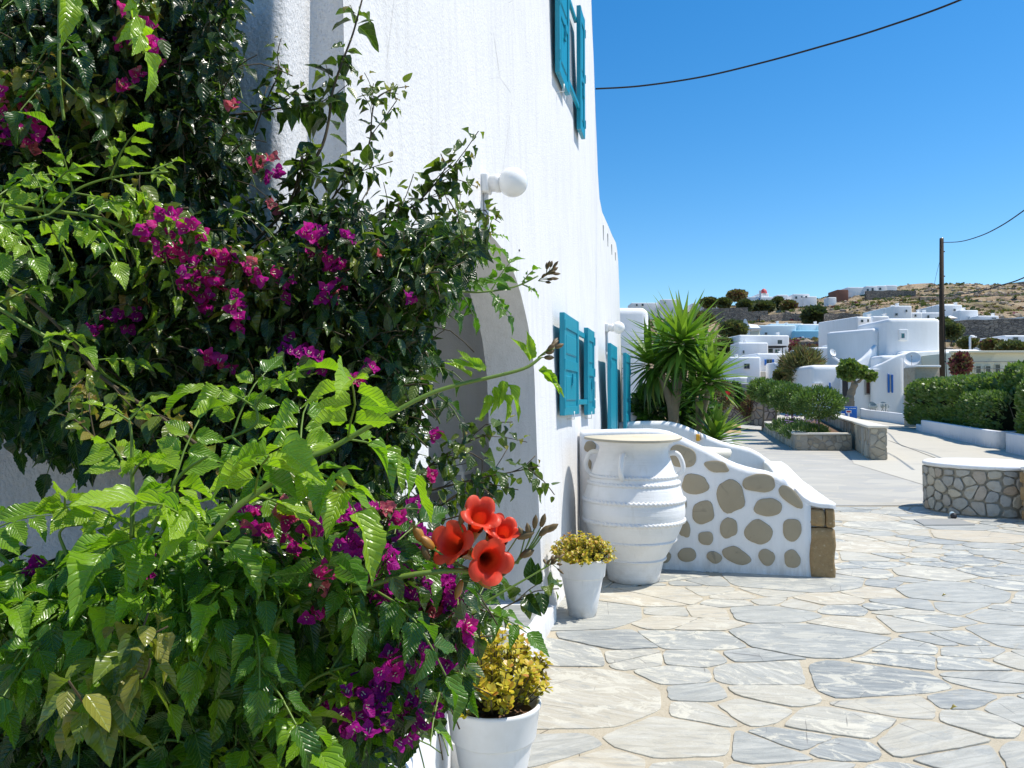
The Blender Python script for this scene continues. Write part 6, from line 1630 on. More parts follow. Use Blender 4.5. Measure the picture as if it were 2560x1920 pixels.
FB = thing('flower_bed', 'low bed of green shoots and lilac flowers under the round trees', 'plants', at(2010, 1075, 27))
crown(FB, 'bed_leaves', M['leaf_hedge'], at(2010, 1082, 26.2), (.75, .9, .30), 2200, .12, .68, 31, up=1.4, aspect=.14)
crown(FB, 'bed_leaves', M['leaf_hedge'], at(1972, 1068, 29.0), (.7, 1.0, .28), 1600, .12, .66, 32, up=1.4, aspect=.14)
b = MB(); 
for _ in range(130):
    p = at(U(1962, 2048), U(1036, 1062), U(27, 30)); b.box(p, (.045, .045, .03), U(0, 3))
tag(b.build('lilac_blooms', M['flower_lilac'], FB), kind='stuff')
# stone boxes and dry wall behind the planter
masonry('far_box', Vector((gat(1912, 1052).x, gat(1912, 1052).y, 0)), Vector((gat(1930, 1058).x, gat(1930, 1058).y, 0)), .75, .5, M['rubble_far'], .3, .25, (SB := thing('stone_stub', 'short stone wall stub beyond the planter on the lane', 'wall', gat(1930, 1055))), 7, cap='no_end')
masonry('far_box_side', Vector((gat(1930, 1058).x, gat(1930, 1058).y, 0)), Vector((gat(1952, 1055).x, gat(1952, 1055).y, 0)), .75, .5, M['rubble_far'], .3, .25, SB, 8)
DWL = thing('dry_stone_wall', 'purplish dry stone wall at the end of the lane', 'wall', gat(1840, 1052)); b = MB()
pa = at(1810, 1040, 44); pb = at(1926, 1046, 38); b.box((0, 0, 0), ((pb - pa).length, .6, 1.5), M=Matrix.Translation((pa + pb) / 2 + Vector((0, 0, .35))) @ Matrix.Rotation(math.atan2(pb.y - pa.y, pb.x - pa.x), 4, 'Z')); b.build('wall_body', M['dry_stone'], DWL)
blob_tree('dry reddish thicket of twigs on the dry stone wall', 1888, 1015, 40, 38, 34, n=2600, leaf=.28, tone=.88, seed=41, name='dry_thicket', mat='leaf_far', trunk=0, cat='shrub', aspect=.08)
blob_tree('twiggy brown shrub with red hibiscus flowers beside the yucca', 1800, 988, 30, 30, 36, n=2000, leaf=.16, tone=.72, seed=42, name='brown_shrub', mat='leaf_far', trunk=0, cat='shrub', bz=0, aspect=.15)
b = MB(); p = at(1818, 990, 29); b.lathe([(.001, -.05), (.06, 0), (.15, .05), (.17, .06)], p, 10, fn=lambda i, j, r, z, t: (r * (1 + .3 * math.sin(t * 5)), z * 3)); tag(b.build('hibiscus_flower', M['flower_red']), 'bright red hibiscus flower on the brown shrub', 'flower')
blob_tree('narrow blue green conifer bush beyond the brown shrub', 1838, 985, 38, 17, 24, n=1600, leaf=.16, tone=.38, seed=43, name='conifer_bush', trunk=0, cat='shrub')

# --- white planter walls and clipped hedges on the right
def low_white(label, pts, h, th=.22, name='low_white_wall', group=None):
    t = thing(name, label, 'wall', (pts[0][0], pts[0][1], 0), group)
    P = dens([(p[0], p[1], h + (hz(p[0], p[1]) if p[1] > 30 else 0)) for p in pts], .5); soft_wall([(p.x, p.y) for p in P], [p.z for p in P], th, .035, name='wall_body', parent=t, amp=.012); return t
wl = [gat(2303, 1082.5), gat(2490, 1123)]
low_white('low white planter wall in front of the clipped hedges', [(wl[0].x, wl[0].y), ((wl[0].x + wl[1].x) / 2 + .1, (wl[0].y + wl[1].y) / 2), (wl[1].x, wl[1].y), (wl[1].x + 1.0, wl[1].y + .25)], .58)
low_white('low white wall block cut by the right edge of the frame', [(gat(2515, 1130).x, gat(2515, 1130).y), (gat(2640, 1160).x, gat(2640, 1160).y), (13.6, 17)], .60)
low_white('curved low white wall before the tower house', [tuple(at(2302, 1075, 44)[:2]), tuple(at(2250, 1066, 47)[:2]), tuple(at(2200, 1060, 49)[:2]), tuple(at(2160, 1052, 50.5)[:2]), tuple(at(2150, 1048, 52)[:2])][::-1], .62)
low_white('low white kerb wall linking hedge and lane', [tuple(gat(2290, 1078)[:2]), tuple(gat(2306, 1083)[:2])], .30)
def hedge(label, pts, w_, h, zb, n, leaf, tone, seed, topbump=.12, mat='leaf_hedge'):
    r_ = np.random.default_rng(seed); P = [Vector(p) for p in pts]; cum = [0]
    for a, c in zip(P, P[1:]): cum.append(cum[-1] + (c - a).length)
    t = thing('clipped_hedge', label, 'hedge', (P[0].x, P[0].y, 0)); Ls = cum[-1]; V, Fq, UV = PR['tiny'][0]; m = len(V); VV = []; TT = []
    for i in range(int(n * 1.5)):
        s = r_.random() * Ls; k = max(j for j in range(len(cum)) if cum[j] <= s + 1e-9); k = min(k, len(P) - 2); f = (s - cum[k]) / (cum[k + 1] - cum[k]); c = P[k].lerp(P[k + 1], f); d = (P[k + 1] - P[k]).normalized(); nn = Vector((d.y, -d.x))
        # superellipse cross-section shell
        a = r_.uniform(-.46, 1.46) * math.pi; q = .55; ca, sa = math.cos(a), math.sin(a)
        ex = abs(ca) ** q * (1 if ca > 0 else -1); ez = abs(sa) ** q * (1 if sa > 0 else -1); e = 1.0
        if s < w_ * .6: e = math.sqrt(max(0, 1 - (1 - s / (w_ * .6)) ** 2))
        if Ls - s < w_ * .6: e = min(e, math.sqrt(max(0, 1 - (1 - (Ls - s) / (w_ * .6)) ** 2)))
        jit = 1 - .25 * r_.random() ** 2 + topbump * noise.noise(Vector((s * 1.1 + seed, a * 1.5, 0))) + .06 * noise.noise(Vector((s * 4, a * 5, seed)))
        H_ = h * (.82 + .18 * e); hh = zb + (H_ - zb) * (.5 + .5 * ez * jit); p = Vector((c.x, c.y, 0)) + Vector((nn.x, nn.y, 0)) * (ex * w_ / 2 * jit * (.35 + .65 * e)); p.z = max(hh, zb)
        dd = Vector((nn.x * ca, nn.y * ca, max(sa, 0) * .9 + .35)) + Vector(tuple(r_.normal(size=3) * .4)); dd.normalize(); x = dd.cross(Vector(tuple(r_.normal(size=3)))).normalized(); z = x.cross(dd); L = leaf * r_.uniform(.6, 1.4)
        for v in V: VV.append(p + x * (v[0] * L * .3) + dd * (v[1] * L) + z * (v[2] * L))
        tt = min(max(tone + r_.normal() * .1 + .12 * noise.noise(Vector((s * .8, seed, 1))), 0), 1); TT += [tt] * m
    me = np_mesh('hedge_leaves', np.array([tuple(v) for v in VV]), (Fq[None] + (np.arange(int(n * 1.5)) * m)[:, None, None]).reshape(-1, 4), M[mat], False, np.array(TT), np.tile(UV, (int(n * 1.5), 1))); o = link('hedge_leaves', me, t); o['kind'] = 'stuff'
    # woody inside
    b = MB(); 
    for k in range(int(Ls / .7) + 1):
        s = min(k * .7 + .3, Ls); j = min(max(q for q in range(len(cum)) if cum[q] <= s + 1e-9), len(P) - 2); c = P[j].lerp(P[j + 1], (s - cum[j]) / (cum[j + 1] - cum[j]))
        b.tube([(c.x, c.y, -.05), (c.x + .05, c.y, h * .45), (c.x - .1, c.y + .1, h * .8)], [.035, .025, .012], 5)
    o = b.build('hedge_stems', M['bark'], t); o['kind'] = 'stuff'
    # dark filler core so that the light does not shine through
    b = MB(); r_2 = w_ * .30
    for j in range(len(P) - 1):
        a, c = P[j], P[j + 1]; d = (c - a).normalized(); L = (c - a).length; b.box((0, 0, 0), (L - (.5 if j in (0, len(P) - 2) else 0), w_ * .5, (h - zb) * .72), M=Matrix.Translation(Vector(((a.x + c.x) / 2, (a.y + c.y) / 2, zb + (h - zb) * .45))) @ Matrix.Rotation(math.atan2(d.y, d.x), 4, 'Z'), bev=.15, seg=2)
    o = b.build('filler_core', M['hedge_core'], t)
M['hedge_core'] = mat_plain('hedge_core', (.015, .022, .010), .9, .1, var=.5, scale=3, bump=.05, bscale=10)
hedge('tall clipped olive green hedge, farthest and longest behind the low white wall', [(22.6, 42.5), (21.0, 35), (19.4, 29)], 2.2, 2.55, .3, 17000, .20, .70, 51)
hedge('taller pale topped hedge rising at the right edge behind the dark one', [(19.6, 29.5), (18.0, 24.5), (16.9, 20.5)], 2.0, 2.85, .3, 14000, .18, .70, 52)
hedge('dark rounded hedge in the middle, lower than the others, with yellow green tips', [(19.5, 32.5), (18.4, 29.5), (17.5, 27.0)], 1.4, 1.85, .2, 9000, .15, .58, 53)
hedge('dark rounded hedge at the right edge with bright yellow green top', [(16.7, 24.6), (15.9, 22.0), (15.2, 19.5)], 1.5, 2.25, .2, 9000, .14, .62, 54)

# --- utility pole and cables
PP = at(2356, 1000, 44.0); ptop = at(2354, 596, 44.0)
POLE = thing('utility_pole', 'dark wooden utility pole rising behind the clipped hedge', 'pole', (PP.x, PP.y, 0))
b = MB(); b.tube([(PP.x + .03, PP.y, -.3), (PP.x, PP.y, ptop.z * .5), (ptop.x, ptop.y, ptop.z)], [.16, .14, .11], 12); b.build('shaft', M['pole_wood'], POLE)
b = MB(); b.tube([(ptop.x, ptop.y, ptop.z + .02), (ptop.x, ptop.y, ptop.z - .06)], .095, 12); b.build('pole_cap', M['steel'], POLE)
for f in (.93, .80, .62, .35): b = MB(); z = ptop.z * f; b.box((ptop.x + .10, ptop.y - .02, z), (.12, .05, .07), bev=.01); b.build('bracket', M['dark_frame'], POLE)
b = MB(); b.tube(spline([(PP.x + .16, PP.y - .1, 1.0), (PP.x + .20, PP.y - .1, 2.6), (PP.x + .15, PP.y - .1, 4.3), (PP.x + .1, PP.y - .05, 8.6)], 4), .022, 6); b.build('riser_cable', M['black_cable'], POLE)
def cable(label, pts, r, k=14, name='overhead_cable'):
    b = MB(); b.tube(spline(pts, k), r, 6); return tag(b.build(name, M['black_cable']), label, 'cable')
ya = 10.1
cable('thick black overhead cable sagging from the white house to the upper right', [at(1489, 222, 10.2), at(1600, 215, 10.0), at(1750, 193, 9.7), at(1900, 158, 9.3), at(2050, 117, 8.9), at(2200, 72, 8.5), at(2405, -2, 8.0), at(2700, -140, 7.2)], .011)
cable('thin black cable from the pole top to the right edge', [at(2356, 606, 44), at(2400, 604, 37), at(2450, 590, 31), at(2500, 566, 25), at(2560, 526, 22), at(2660, 450, 18)], .02)
cable('dark cable leaving the pole below its top, crossing the hillside to the right', [at(2356, 738, 44), at(2400, 736, 37), at(2450, 728, 28), at(2500, 714, 25.5), at(2560, 694, 23), at(2700, 620, 18)], .02)
cable('thin guy line sloping left from the pole', [at(2353, 640, 44), at(2338, 700, 46), at(2328, 770, 48)], .009)

# --- blue board with a dead end symbol, crates, gnarled tree
SG = at(2123, 1034, 48.5); s0 = at(2104, 1051, 48.5); s1 = at(2142, 1016, 48.5); W_ = s1.x - s0.x; H_ = s1.z - s0.z
SGN = thing('dead_end_sign', 'blue board with a white and red dead end symbol leaning before the gnarled tree', 'sign', (SG.x, SG.y, s0.z))
b = MB(); b.box((SG.x, SG.y, (s0.z + s1.z) / 2), (W_, .05, H_), bev=.01); b.build('board', M['sign_blue'], SGN)
def plate(px0, py0, px1, py1, mat, nm, dy):
    a = at(px0, py1, 48.5); c = at(px1, py0, 48.5); b = MB(); b.box(((a.x + c.x) / 2, SG.y - dy, (a.z + c.z) / 2), (abs(c.x - a.x), .006, abs(c.z - a.z))); b.build(nm, M[mat], SGN)
plate(2114.5, 1025.5, 2128, 1033, 'sign_white', 'symbol_head', .030); plate(2116, 1027.5, 2126, 1031, 'sign_red', 'symbol_bar', .036); plate(2119, 1033.2, 2123.5, 1051, 'sign_white', 'symbol_stem', .030)
for a, c in ((2105.5, 2110), (2111, 2112.5), (2113.5, 2118.5), (2122.5, 2125), (2126, 2130), (2131, 2134), (2135, 2139)): plate(a, 1020.2, c, 1022, 'sign_white', 'faded_lettering', .030)
CR = thing('stacked_crates', 'faded red and white stacked crates beside the blue board', 'crate', at(2102, 1053, 47.8))
for k in range(4):
    a = at(2092 + k % 2, 1053 - k * 5, 47.8); c = at(2111 + k % 2, 1048.5 - k * 5, 47.8); b = MB(); b.box(((a.x + c.x) / 2, a.y + .15, (a.z + c.z) / 2), (c.x - a.x, .35, (c.z - a.z) * .92), bev=.01, seg=1); b.build('crate_layer', M['crate_red' if k % 2 == 0 else 'cream'], CR)
GT = thing('gnarled_tree', 'gnarled pollarded tree with two tufts of leaves before the tower house', 'tree', at(2119, 1050, 50))
def limb(pts, r0, r1, nm='limb', mat='bark_pale'):
    b = MB(); P = spline([at(x, y, 50 + dy) for x, y, dy in pts], 5); b.tube(P, [(r0 + (r1 - r0) * i / len(P)) * (1 + .12 * math.sin(i * 1.9)) for i in range(len(P))], 8); b.build(nm, M[mat], GT)
limb([(2117, 1052, 0), (2122, 1010, 0), (2127, 985, .1), (2138, 958, 0)], .34, .20, 'trunk'); limb([(2128, 1045, 0), (2132, 1008, 0), (2133, 1002, 0)], .13, .1, 'stump')
limb([(2137, 962, 0), (2126, 945, 0), (2119, 930, .2)], .13, .06); limb([(2137, 962, 0), (2134, 940, .2), (2132, 922, 0)], .11, .05); limb([(2138, 958, 0), (2150, 952, 0), (2160, 940, 0), (2172, 941, 0)], .11, .05)
crown(GT, 'crown', M['leaf_hedge'], at(2122, 926, 50), (.62, .6, .60), 1300, .22, .74, 61, aspect=.5); crown(GT, 'crown', M['leaf_hedge'], at(2150, 930, 50), (.35, .4, .35), 500, .2, .72, 62, aspect=.5); crown(GT, 'crown', M['leaf_hedge'], at(2176, 941, 50), (.28, .3, .26), 420, .2, .76, 63, aspect=.5)

# ================================================================== THE TOWN
def bld(name, label, cat='house', at_=(0, 0, 0), group=None): return thing(name, label, cat, at_, group)
def block(parent, px0, px1, pyt, pyb, Y, depth=4.0, rot=0.0, mat='far_white', bev=.18, name='wall', drop=6.0):
    """a block whose front face fills px0..px1, pyt..pyb at distance Y, sunk into the slope behind"""
    a = at(px0, pyb, Y); c = at(px1, pyt, Y); w_ = c.x - a.x; h = c.z - a.z + drop; bv = min(bev, w_ * .2, depth * .2)
    Mx = Matrix.Translation(Vector((a.x, Y, 0))) @ Matrix.Rotation(rot, 4, 'Z')
    b = MB(); b.box((0, 0, 0), (w_, depth, h), M=Mx @ Matrix.Translation(Vector((w_ / 2, depth / 2, c.z - h / 2))), bev=bv, seg=3); b.build(name, M[mat], parent)
    return Mx, a, c
def opening(parent, px0, px1, pyt, pyb, Y, glass='far_glass', frame='grey_frame', name='window', fr=.07, mull=1, out=.02):
    a = at(px0, pyb, Y); c = at(px1, pyt, Y); w_ = c.x - a.x; h = c.z - a.z
    b = MB(); t_ = max(w_ * .06, fr * .6)
    for (x0, x1, z0, z1) in [(0, t_, 0, h), (w_ - t_, w_, 0, h), (t_, w_ - t_, 0, t_), (t_, w_ - t_, h - t_, h)] + [(w_ * k / (mull + 1) - t_ / 2, w_ * k / (mull + 1) + t_ / 2, t_, h - t_) for k in range(1, mull + 1)]:
        b.box((a.x + (x0 + x1) / 2, Y - out, a.z + (z0 + z1) / 2), (x1 - x0, .08, z1 - z0))
    f_ = b.build(name, M[frame], parent); g = MB(); g.box((a.x + w_ / 2, Y - out + .02, a.z + h / 2), (w_ - t_, .02, h - t_)); g.build('pane', M[glass], f_); return f_
def slab(parent, px0, px1, pyt, pyb, Y, mat, depth=.1, out=.03, name='panel'):
    a = at(px0, pyb, Y); c = at(px1, pyt, Y); b = MB(); b.box(((a.x + c.x) / 2, Y - out + depth / 2 - .04, (a.z + c.z) / 2), (c.x - a.x, depth, c.z - a.z), bev=min(.03, (c.z - a.z) * .2), seg=1); return b.build(name, M[mat], parent)

# tower house
TH = bld('tower_house', 'white cubic tower house with a small square window behind the blue board', 'house', at(2280, 1040, 54))
block(TH, 2222, 2353, 795, 1060, 54, 5.0, .0, bev=.30); block(TH, 2188, 2230, 820, 1060, 55.2, 4, .55, bev=.25, name='side_wall')
block(TH, 2204, 2262, 888, 1062, 52.4, 3, bev=.25); block(TH, 2110, 2210, 920, 1062, 52.8, 3, bev=.15); block(TH, 2028, 2112, 912, 1062, 53.4, 4, .0, bev=.35, name='rounded_wing')
block(TH, 2256, 2360, 878, 1062, 53.2, 3.2, bev=.22, name='wall')
# sloping parapet from wing to tower
t_p = [at(2108, 912, 53.6), at(2140, 908, 53.6), at(2160, 895, 53.8), at(2180, 876, 54), at(2192, 862, 54.3)]
P = dens([tuple(q) for q in t_p], .3); soft_wall([(q.x, q.y) for q in P], [q.z for q in P], .35, .12, z0=0, name='sloping_parapet', parent=TH, mat=M['far_white'])
t_p = [at(2180, 918, 52.3), at(2205, 908, 52.3), at(2230, 895, 52.3), at(2252, 884, 52.4), at(2300, 878, 52.8), at(2356, 876, 52.9)]
P = dens([tuple(q) for q in t_p], .3); soft_wall([(q.x, q.y) for q in P], [q.z for q in P], .35, .12, z0=0, name='roof_parapet', parent=TH, mat=M['far_white'])
slab(TH, 2246, 2268, 824, 851, 54, 'far_white', .12, .08, 'window_surround'); opening(TH, 2251, 2262, 832, 847, 53.88, 'far_teal_glass', 'sign_white', mull=0)
opening(TH, 2162, 2196, 951, 987, 52.74, 'brown_curtain', 'grey_frame', fr=.14, mull=0); slab(TH, 2147, 2198, 922, 928, 52.0, 'far_white', .9, .0, 'canopy'); slab(TH, 2106, 2119, 948, 1050, 52.7, 'dark_frame', .1, .05, 'dark_door')
for x in (2218, 2227): 
    s_ = slab(TH, x, x + 4.6, 934 + (x - 2218) * .2, 982, 52.3, 'far_blue', .05, .06, 'shutter')
slab(TH, 2222.5, 2227, 938, 979, 52.34, 'pane', .02, .04, 'pane'); slab(TH, 2072, 2076, 956, 980, 53.3, 'far_blue', .05, .04, 'shutter'); slab(TH, 2034, 2058, 957, 960, 53.2, 'far_white', .4, .0, 'ledge')
# long low wing going right, cream building behind
block(TH, 2350, 2462, 873, 1060, 55.5, 4, bev=.4, name='long_wing')
CB = bld('cream_building', 'low cream building with dark window openings behind the right hedges', 'building', at(2460, 1000, 50))
block(CB, 2384, 2700, 881, 1040, 49, 5, mat='far_cream', bev=.05); slab(CB, 2380, 2700, 877, 882, 48.8, 'far_cream', .5, .1, 'roof_edge'); slab(CB, 2395, 2700, 903, 904.5, 48.9, 'grey_frame', .05, .0, 'joint_line'); slab(CB, 2395, 2700, 921, 922.2, 48.9, 'grey_frame', .05, .0, 'joint_line')
for x in (2438, 2462, 2486, 2520, 2548): opening(CB, x, x + 14, 910 + (x < 2470) * 4, 934, 48.95, 'far_glass', 'far_cream', fr=.05, mull=0)
# stone box by the pole
SX = bld('stone_gatepost', 'square rubble stone block by the dark pole, above the hedge', 'wall', at(2318, 950, 43)); block(SX, 2288, 2350, 918, 1000, 43, 1.2, .03, 'rubble_far', .04, drop=2)
slab(SX, 2290, 2352, 913, 918, 42.9, 'far_white', 1.3, .0, 'coping')
# satellite dishes
def dish(px, py, Y, rad, az, el, label):
    c = at(px, py, Y); t = thing('satellite_dish', label, 'dish', c); Mx = Matrix.Translation(c) @ Matrix.Rotation(az, 4, 'Z') @ Matrix.Rotation(el, 4, 'X')
    b = MB(); b.lathe([(.001, 0), (rad * .4, rad * .03), (rad * .75, rad * .12), (rad, rad * .24), (rad * 1.02, rad * .25), (rad, rad * .22)], n=28, M=Mx); b.build('reflector', M['plastic_white'], t)
    b = MB(); b.tube([Mx @ Vector((0, -rad, .2 * rad)), Mx @ Vector((0, 0, rad * .95))], .015, 5); b.tube([Mx @ Vector((0, 0, rad * .85)), Mx @ Vector((0, 0, rad * 1.0))], .04, 8); b.build('feed_arm', M['grey_frame'], t)
    b = MB(); b.tube([c + Vector((.05, .15, -rad * 1.5)), c + Vector((.05, .15, 0)), c], .03, 6); b.build('mast', M['steel'], t)
dish(2281, 899, 50.5, .5, R(-35), R(62), 'large white satellite dish on the tower house, above the stone block'); dish(2081, 882, 54.5, .26, R(20), R(70), 'small satellite dish on the roof left of the tower house')
b = MB(); b.tube([at(2084, 893, 54.5), at(2108, 909, 54.0)], .07, 6); tag(b.build('roof_pipe', M['far_white']), 'slanting white roof pipe beside the small satellite dish', 'pipe')
# chairs and table on the terrace of the tower house
def chair(px, Y, label):
    g = at(px, 1040, Y); z = at(px, 1037.5, Y).z; t = thing('garden_chair', label, 'chair', (g.x, Y, z), 'shell chairs on the tower house terrace')
    b = MB(); b.lathe([(.001, .44), (.15, .44), (.24, .48), (.28, .60), (.27, .62)], (g.x, Y, z), 16, fn=lambda i, j, r, zz, th: (r, zz + (.26 * max(math.sin(th), 0) if i > 2 else 0))); b.build('seat_shell', M['chair_grey'], t)
    for sx in (-1, 1):
        for sy in (-1, 1): b = MB(); b.tube([(g.x + sx * .08, Y + sy * .08, z + .45), (g.x + sx * .22, Y + sy * .22, z)], .018, 5); b.build('leg', M['dark_frame'], t)
chair(2183, 51.2, 'grey shell chair left of the white table before the tower house'); chair(2212, 51.4, 'grey shell chair right of the white table before the tower house')
g = at(2207, 1040, 50.9); z = at(2207, 1037, 50.9).z; TT_ = thing('garden_table', 'small white table between two shell chairs before the tower house', 'table', (g.x, 50.9, z))
b = MB(); b.box((g.x, 51.0, z + .73), (.55, .5, .04)); b.build('table_top', M['plastic_white'], TT_)
for sx in (-1, 1):
    for sy in (-1, 1): b = MB(); b.box((g.x + sx * .24, 51.0 + sy * .2, z + .355), (.04, .04, .71)); b.build('leg', M['plastic_white'], TT_)
# white street lamp
g = at(2425, 866, 62); SL = thing('street_lamp', 'white street lamp head above the long white wing', 'lamp', (g.x, 62, 0)); b = MB(); q = at(2425, 842, 62); b.tube([(g.x, 62, .5), q, at(2428, 840, 62), at(2436, 842, 62)], .09, 6); b.build('lamp_post', M['far_white'], SL); b = MB(); b.box(at(2434, 843, 62), (.45, .25, .12), bev=.04); b.build('lamp_head', M['far_white'], SL)
# carport
CP = bld('carport', 'low white carport roof with dark openings left of the tower house', 'building', at(2100, 900, 75)); block(CP, 2020, 2184, 868, 912, 76, 5, mat='far_white', bev=.15, drop=3)
slab(CP, 2085, 2184, 868, 878, 75.6, 'cream', .9, .3, 'roof_beam'); slab(CP, 2096, 2128, 882, 903, 75.9, 'dark_frame', .1, .1, 'dark_opening'); slab(CP, 2133, 2172, 881, 903, 75.9, 'far_glass', .1, .1, 'glazing'); slab(CP, 2075, 2140, 861, 868, 77, 'far_white', 2, 0, 'roof_hump'); b = MB(); b.tube([at(2131, 880, 75.4), at(2131, 906, 75.4)], .07, 6); b.build('post', M['far_white'], CP)

TOWN = [  # name, label, blocks (px0,px1,pyt,pyb,Y,depth,rot,mat), openings (px0,px1,pyt,pyb,Y,mull,glass)
 ('terraced_house', 'long white flat roofed house above its lower neighbours with dark pergola', [(1849, 1979, 837, 905, 105, 7, .10, 'far_white'), (1846, 1921, 856, 897, 101, 4, 0, 'far_white')], [(1944, 1955, 850, 860, 104.6, 1, 'far_glass'), (1937, 1950, 873, 883, 104.4, 1, 'far_teal_glass'), (1920, 1932, 872, 882, 104.4, 0, 'far_glass'), (1857, 1861, 876, 884, 100.9, 0, 'far_glass')]),
 ('blue_shuttered_house', 'white house with bright blue window shutters below the long flat roof', [(1893, 1972, 883, 962, 92, 6, .12, 'far_white'), (1824, 1902, 892, 965, 90, 5, 0, 'far_white'), (1935, 1966, 906, 945, 88, 3, 0, 'far_white')], [(1916, 1930, 898, 914, 91.8, 1, 'far_glass'), (1860, 1874, 909, 922, 89.9, 1, 'far_glass')]),
 ('white_garage', 'small white garage with grey door and slanted side wall beside the lane', [(1848, 1872, 942, 1002, 62, 4, 0, 'far_white')], []),
 ('stone_chapel', 'small chapel of tan stone with white gable roof and bell arch', [(1876, 1901, 820, 845, 125, 6, .1, 'far_cream'), (1860, 1880, 815, 845, 125, 6, .1, 'far_white')], []),
 ('aqua_house', 'long pale blue house with teal glazed terrace doors on the hillside', [(1898, 1990, 813, 845, 134, 8, 0, 'far_aqua_pale'), (1925, 2008, 809, 835, 140, 8, 0, 'far_aqua_pale'), (2000, 2052, 810, 835, 139, 7, 0, 'far_white'), (2045, 2080, 812, 835, 138.5, 7, 0, 'far_white'), (1985, 2116, 826, 858, 133, 7, 0, 'far_aqua')], [(1985, 1998, 846, 855, 132.8, 1, 'far_glass'), (2009, 2041, 844, 855, 132.8, 3, 'far_teal_glass'), (2052, 2066, 844, 855, 132.8, 1, 'far_teal_glass'), (2073, 2090, 843, 855, 132.8, 1, 'far_glass'), (2095, 2109, 843, 855, 132.8, 1, 'far_glass'), (1912, 1918, 831, 837, 133.9, 1, 'far_glass'), (2052, 2058, 822, 826, 138.4, 0, 'far_glass')]),
 ('red_domed_chapel', 'white hilltop chapel with a red dome and bell gable', [(1873, 1932, 742, 758, 280, 12, 0, 'far_white'), (1895, 1922, 734, 745, 281, 8, 0, 'far_white')], [(1897, 1901, 745, 750, 279.8, 0, 'far_blue')]),
 ('ridge_house', 'small white cube house right of the red domed chapel', [(1943, 1970, 737, 753, 290, 9, 0, 'far_white')], [(1950, 1953, 744, 748, 289.8, 0, 'far_glass')]),
 ('ridge_villa', 'white villa with dark windows on the ridge, right of the cube house', [(1983, 2024, 735, 752, 288, 9, 0, 'far_white'), (2010, 2042, 741, 756, 287, 8, 0, 'far_white')], [(1988, 1993, 741, 747, 287.8, 0, 'far_glass'), (2003, 2006, 740, 744, 287.8, 0, 'far_glass'), (2013, 2018, 740, 744, 286.8, 0, 'far_glass')]),
 ('ridge_terrace', 'row of low white walls on the ridge left of the red domed chapel', [(1753, 1800, 755, 768, 285, 8, 0, 'far_white'), (1730, 1760, 758, 768, 286, 8, 0, 'far_white')], [(1762, 1765, 760, 764, 284.8, 0, 'far_glass')]),
 ('far_left_houses', 'distant white houses above the yucca against the sky', [(1652, 1692, 748, 768, 290, 9, 0, 'far_white'), (1578, 1642, 757, 770, 292, 9, 0, 'far_white')], [(1590, 1594, 760, 765, 291.8, 0, 'far_glass'), (1604, 1609, 759, 765, 291.8, 0, 'far_glass'), (1660, 1664, 754, 760, 289.8, 0, 'far_glass')]),
 ('hilltop_complex', 'long white complex with a brown end on the highest hilltop', [(2093, 2121, 724, 736, 308, 9, 0, 'red_brown'), (2119, 2170, 718, 734, 309, 9, 0, 'far_white'), (2165, 2193, 715, 732, 307, 9, 0, 'far_white'), (2190, 2216, 714, 731, 308, 9, 0, 'far_white'), (2212, 2243, 713, 728, 309, 9, 0, 'far_white')], [(2167, 2172, 722, 728, 306.8, 0, 'far_glass'), (2179, 2184, 720, 728, 306.8, 0, 'far_glass'), (2198, 2203, 719, 725, 307.8, 0, 'far_glass')]),
 ('hillside_hut', 'tiny white hut on the slope below the ridge villa', [(2071, 2091, 743, 751, 262, 4, 0, 'far_white')], []),
 ('villa_with_umbrella', 'stepped white villa right of the pole above the retaining wall', [(2345, 2406, 762, 808, 146, 8, 0, 'far_white'), (2400, 2446, 775, 806, 144, 7, 0, 'far_white'), (2350, 2395, 760, 775, 150, 5, 0, 'far_white')], [(2384, 2389, 772, 778, 145.8, 1, 'far_glass'), (2384, 2400, 795, 804, 145.8, 1, 'far_teal_glass'), (2420, 2444, 791, 802, 143.8, 3, 'far_teal_glass'), (2366, 2374, 797, 804, 145.8, 1, 'far_teal_glass')]),
 ('cube_villa', 'white villa of stacked cubes behind the tower house roof', [(2210, 2240, 769, 796, 130, 8, 0, 'far_white'), (2234, 2280, 764, 796, 127, 8, 0, 'far_white'), (2275, 2306, 781, 800, 129, 8, 0, 'far_white'), (2300, 2352, 781, 806, 132, 6, 0, 'far_white')], [(2318, 2323, 788, 796, 131.8, 0, 'far_glass'), (2286, 2291, 786, 792, 128.8, 0, 'far_glass'), (2219, 2224, 774, 780, 129.8, 0, 'far_glass'), (2264, 2268, 774, 780, 126.8, 0, 'far_glass'), (2238, 2244, 783, 789, 126.8, 0, 'far_glass')]),
 ('shaded_white_house', 'plain white house with a deep shadow gap left of the tower house', [(2142, 2186, 791, 818, 100, 8, .25, 'far_white'), (2150, 2184, 822, 846, 101, 6, 0, 'far_white'), (2182, 2224, 790, 846, 102, 8, 0, 'far_white')], [(2152, 2158, 799, 806, 99.8, 0, 'far_glass'), (2168, 2172, 798, 805, 99.8, 0, 'far_glass')]),
 ('small_white_house', 'small white house at the end of the retaining wall on the right slope', [(2445, 2498, 789, 806, 141, 7, 0, 'far_white')], [(2480, 2490, 794, 800, 140.8, 1, 'far_glass')]),
 ('flat_white_villa', 'low flat white villa at the right edge below the retaining wall', [(2512, 2640, 838, 866, 95, 8, 0, 'far_white'), (2490, 2540, 851, 868, 93, 6, 0, 'far_white')], [(2532, 2545, 843, 850, 94.8, 0, 'far_glass')]),
]
M['red_brown'] = mat_plain('red_brown', (.22, .11, .08), .9, .2, var=.2, scale=.5)
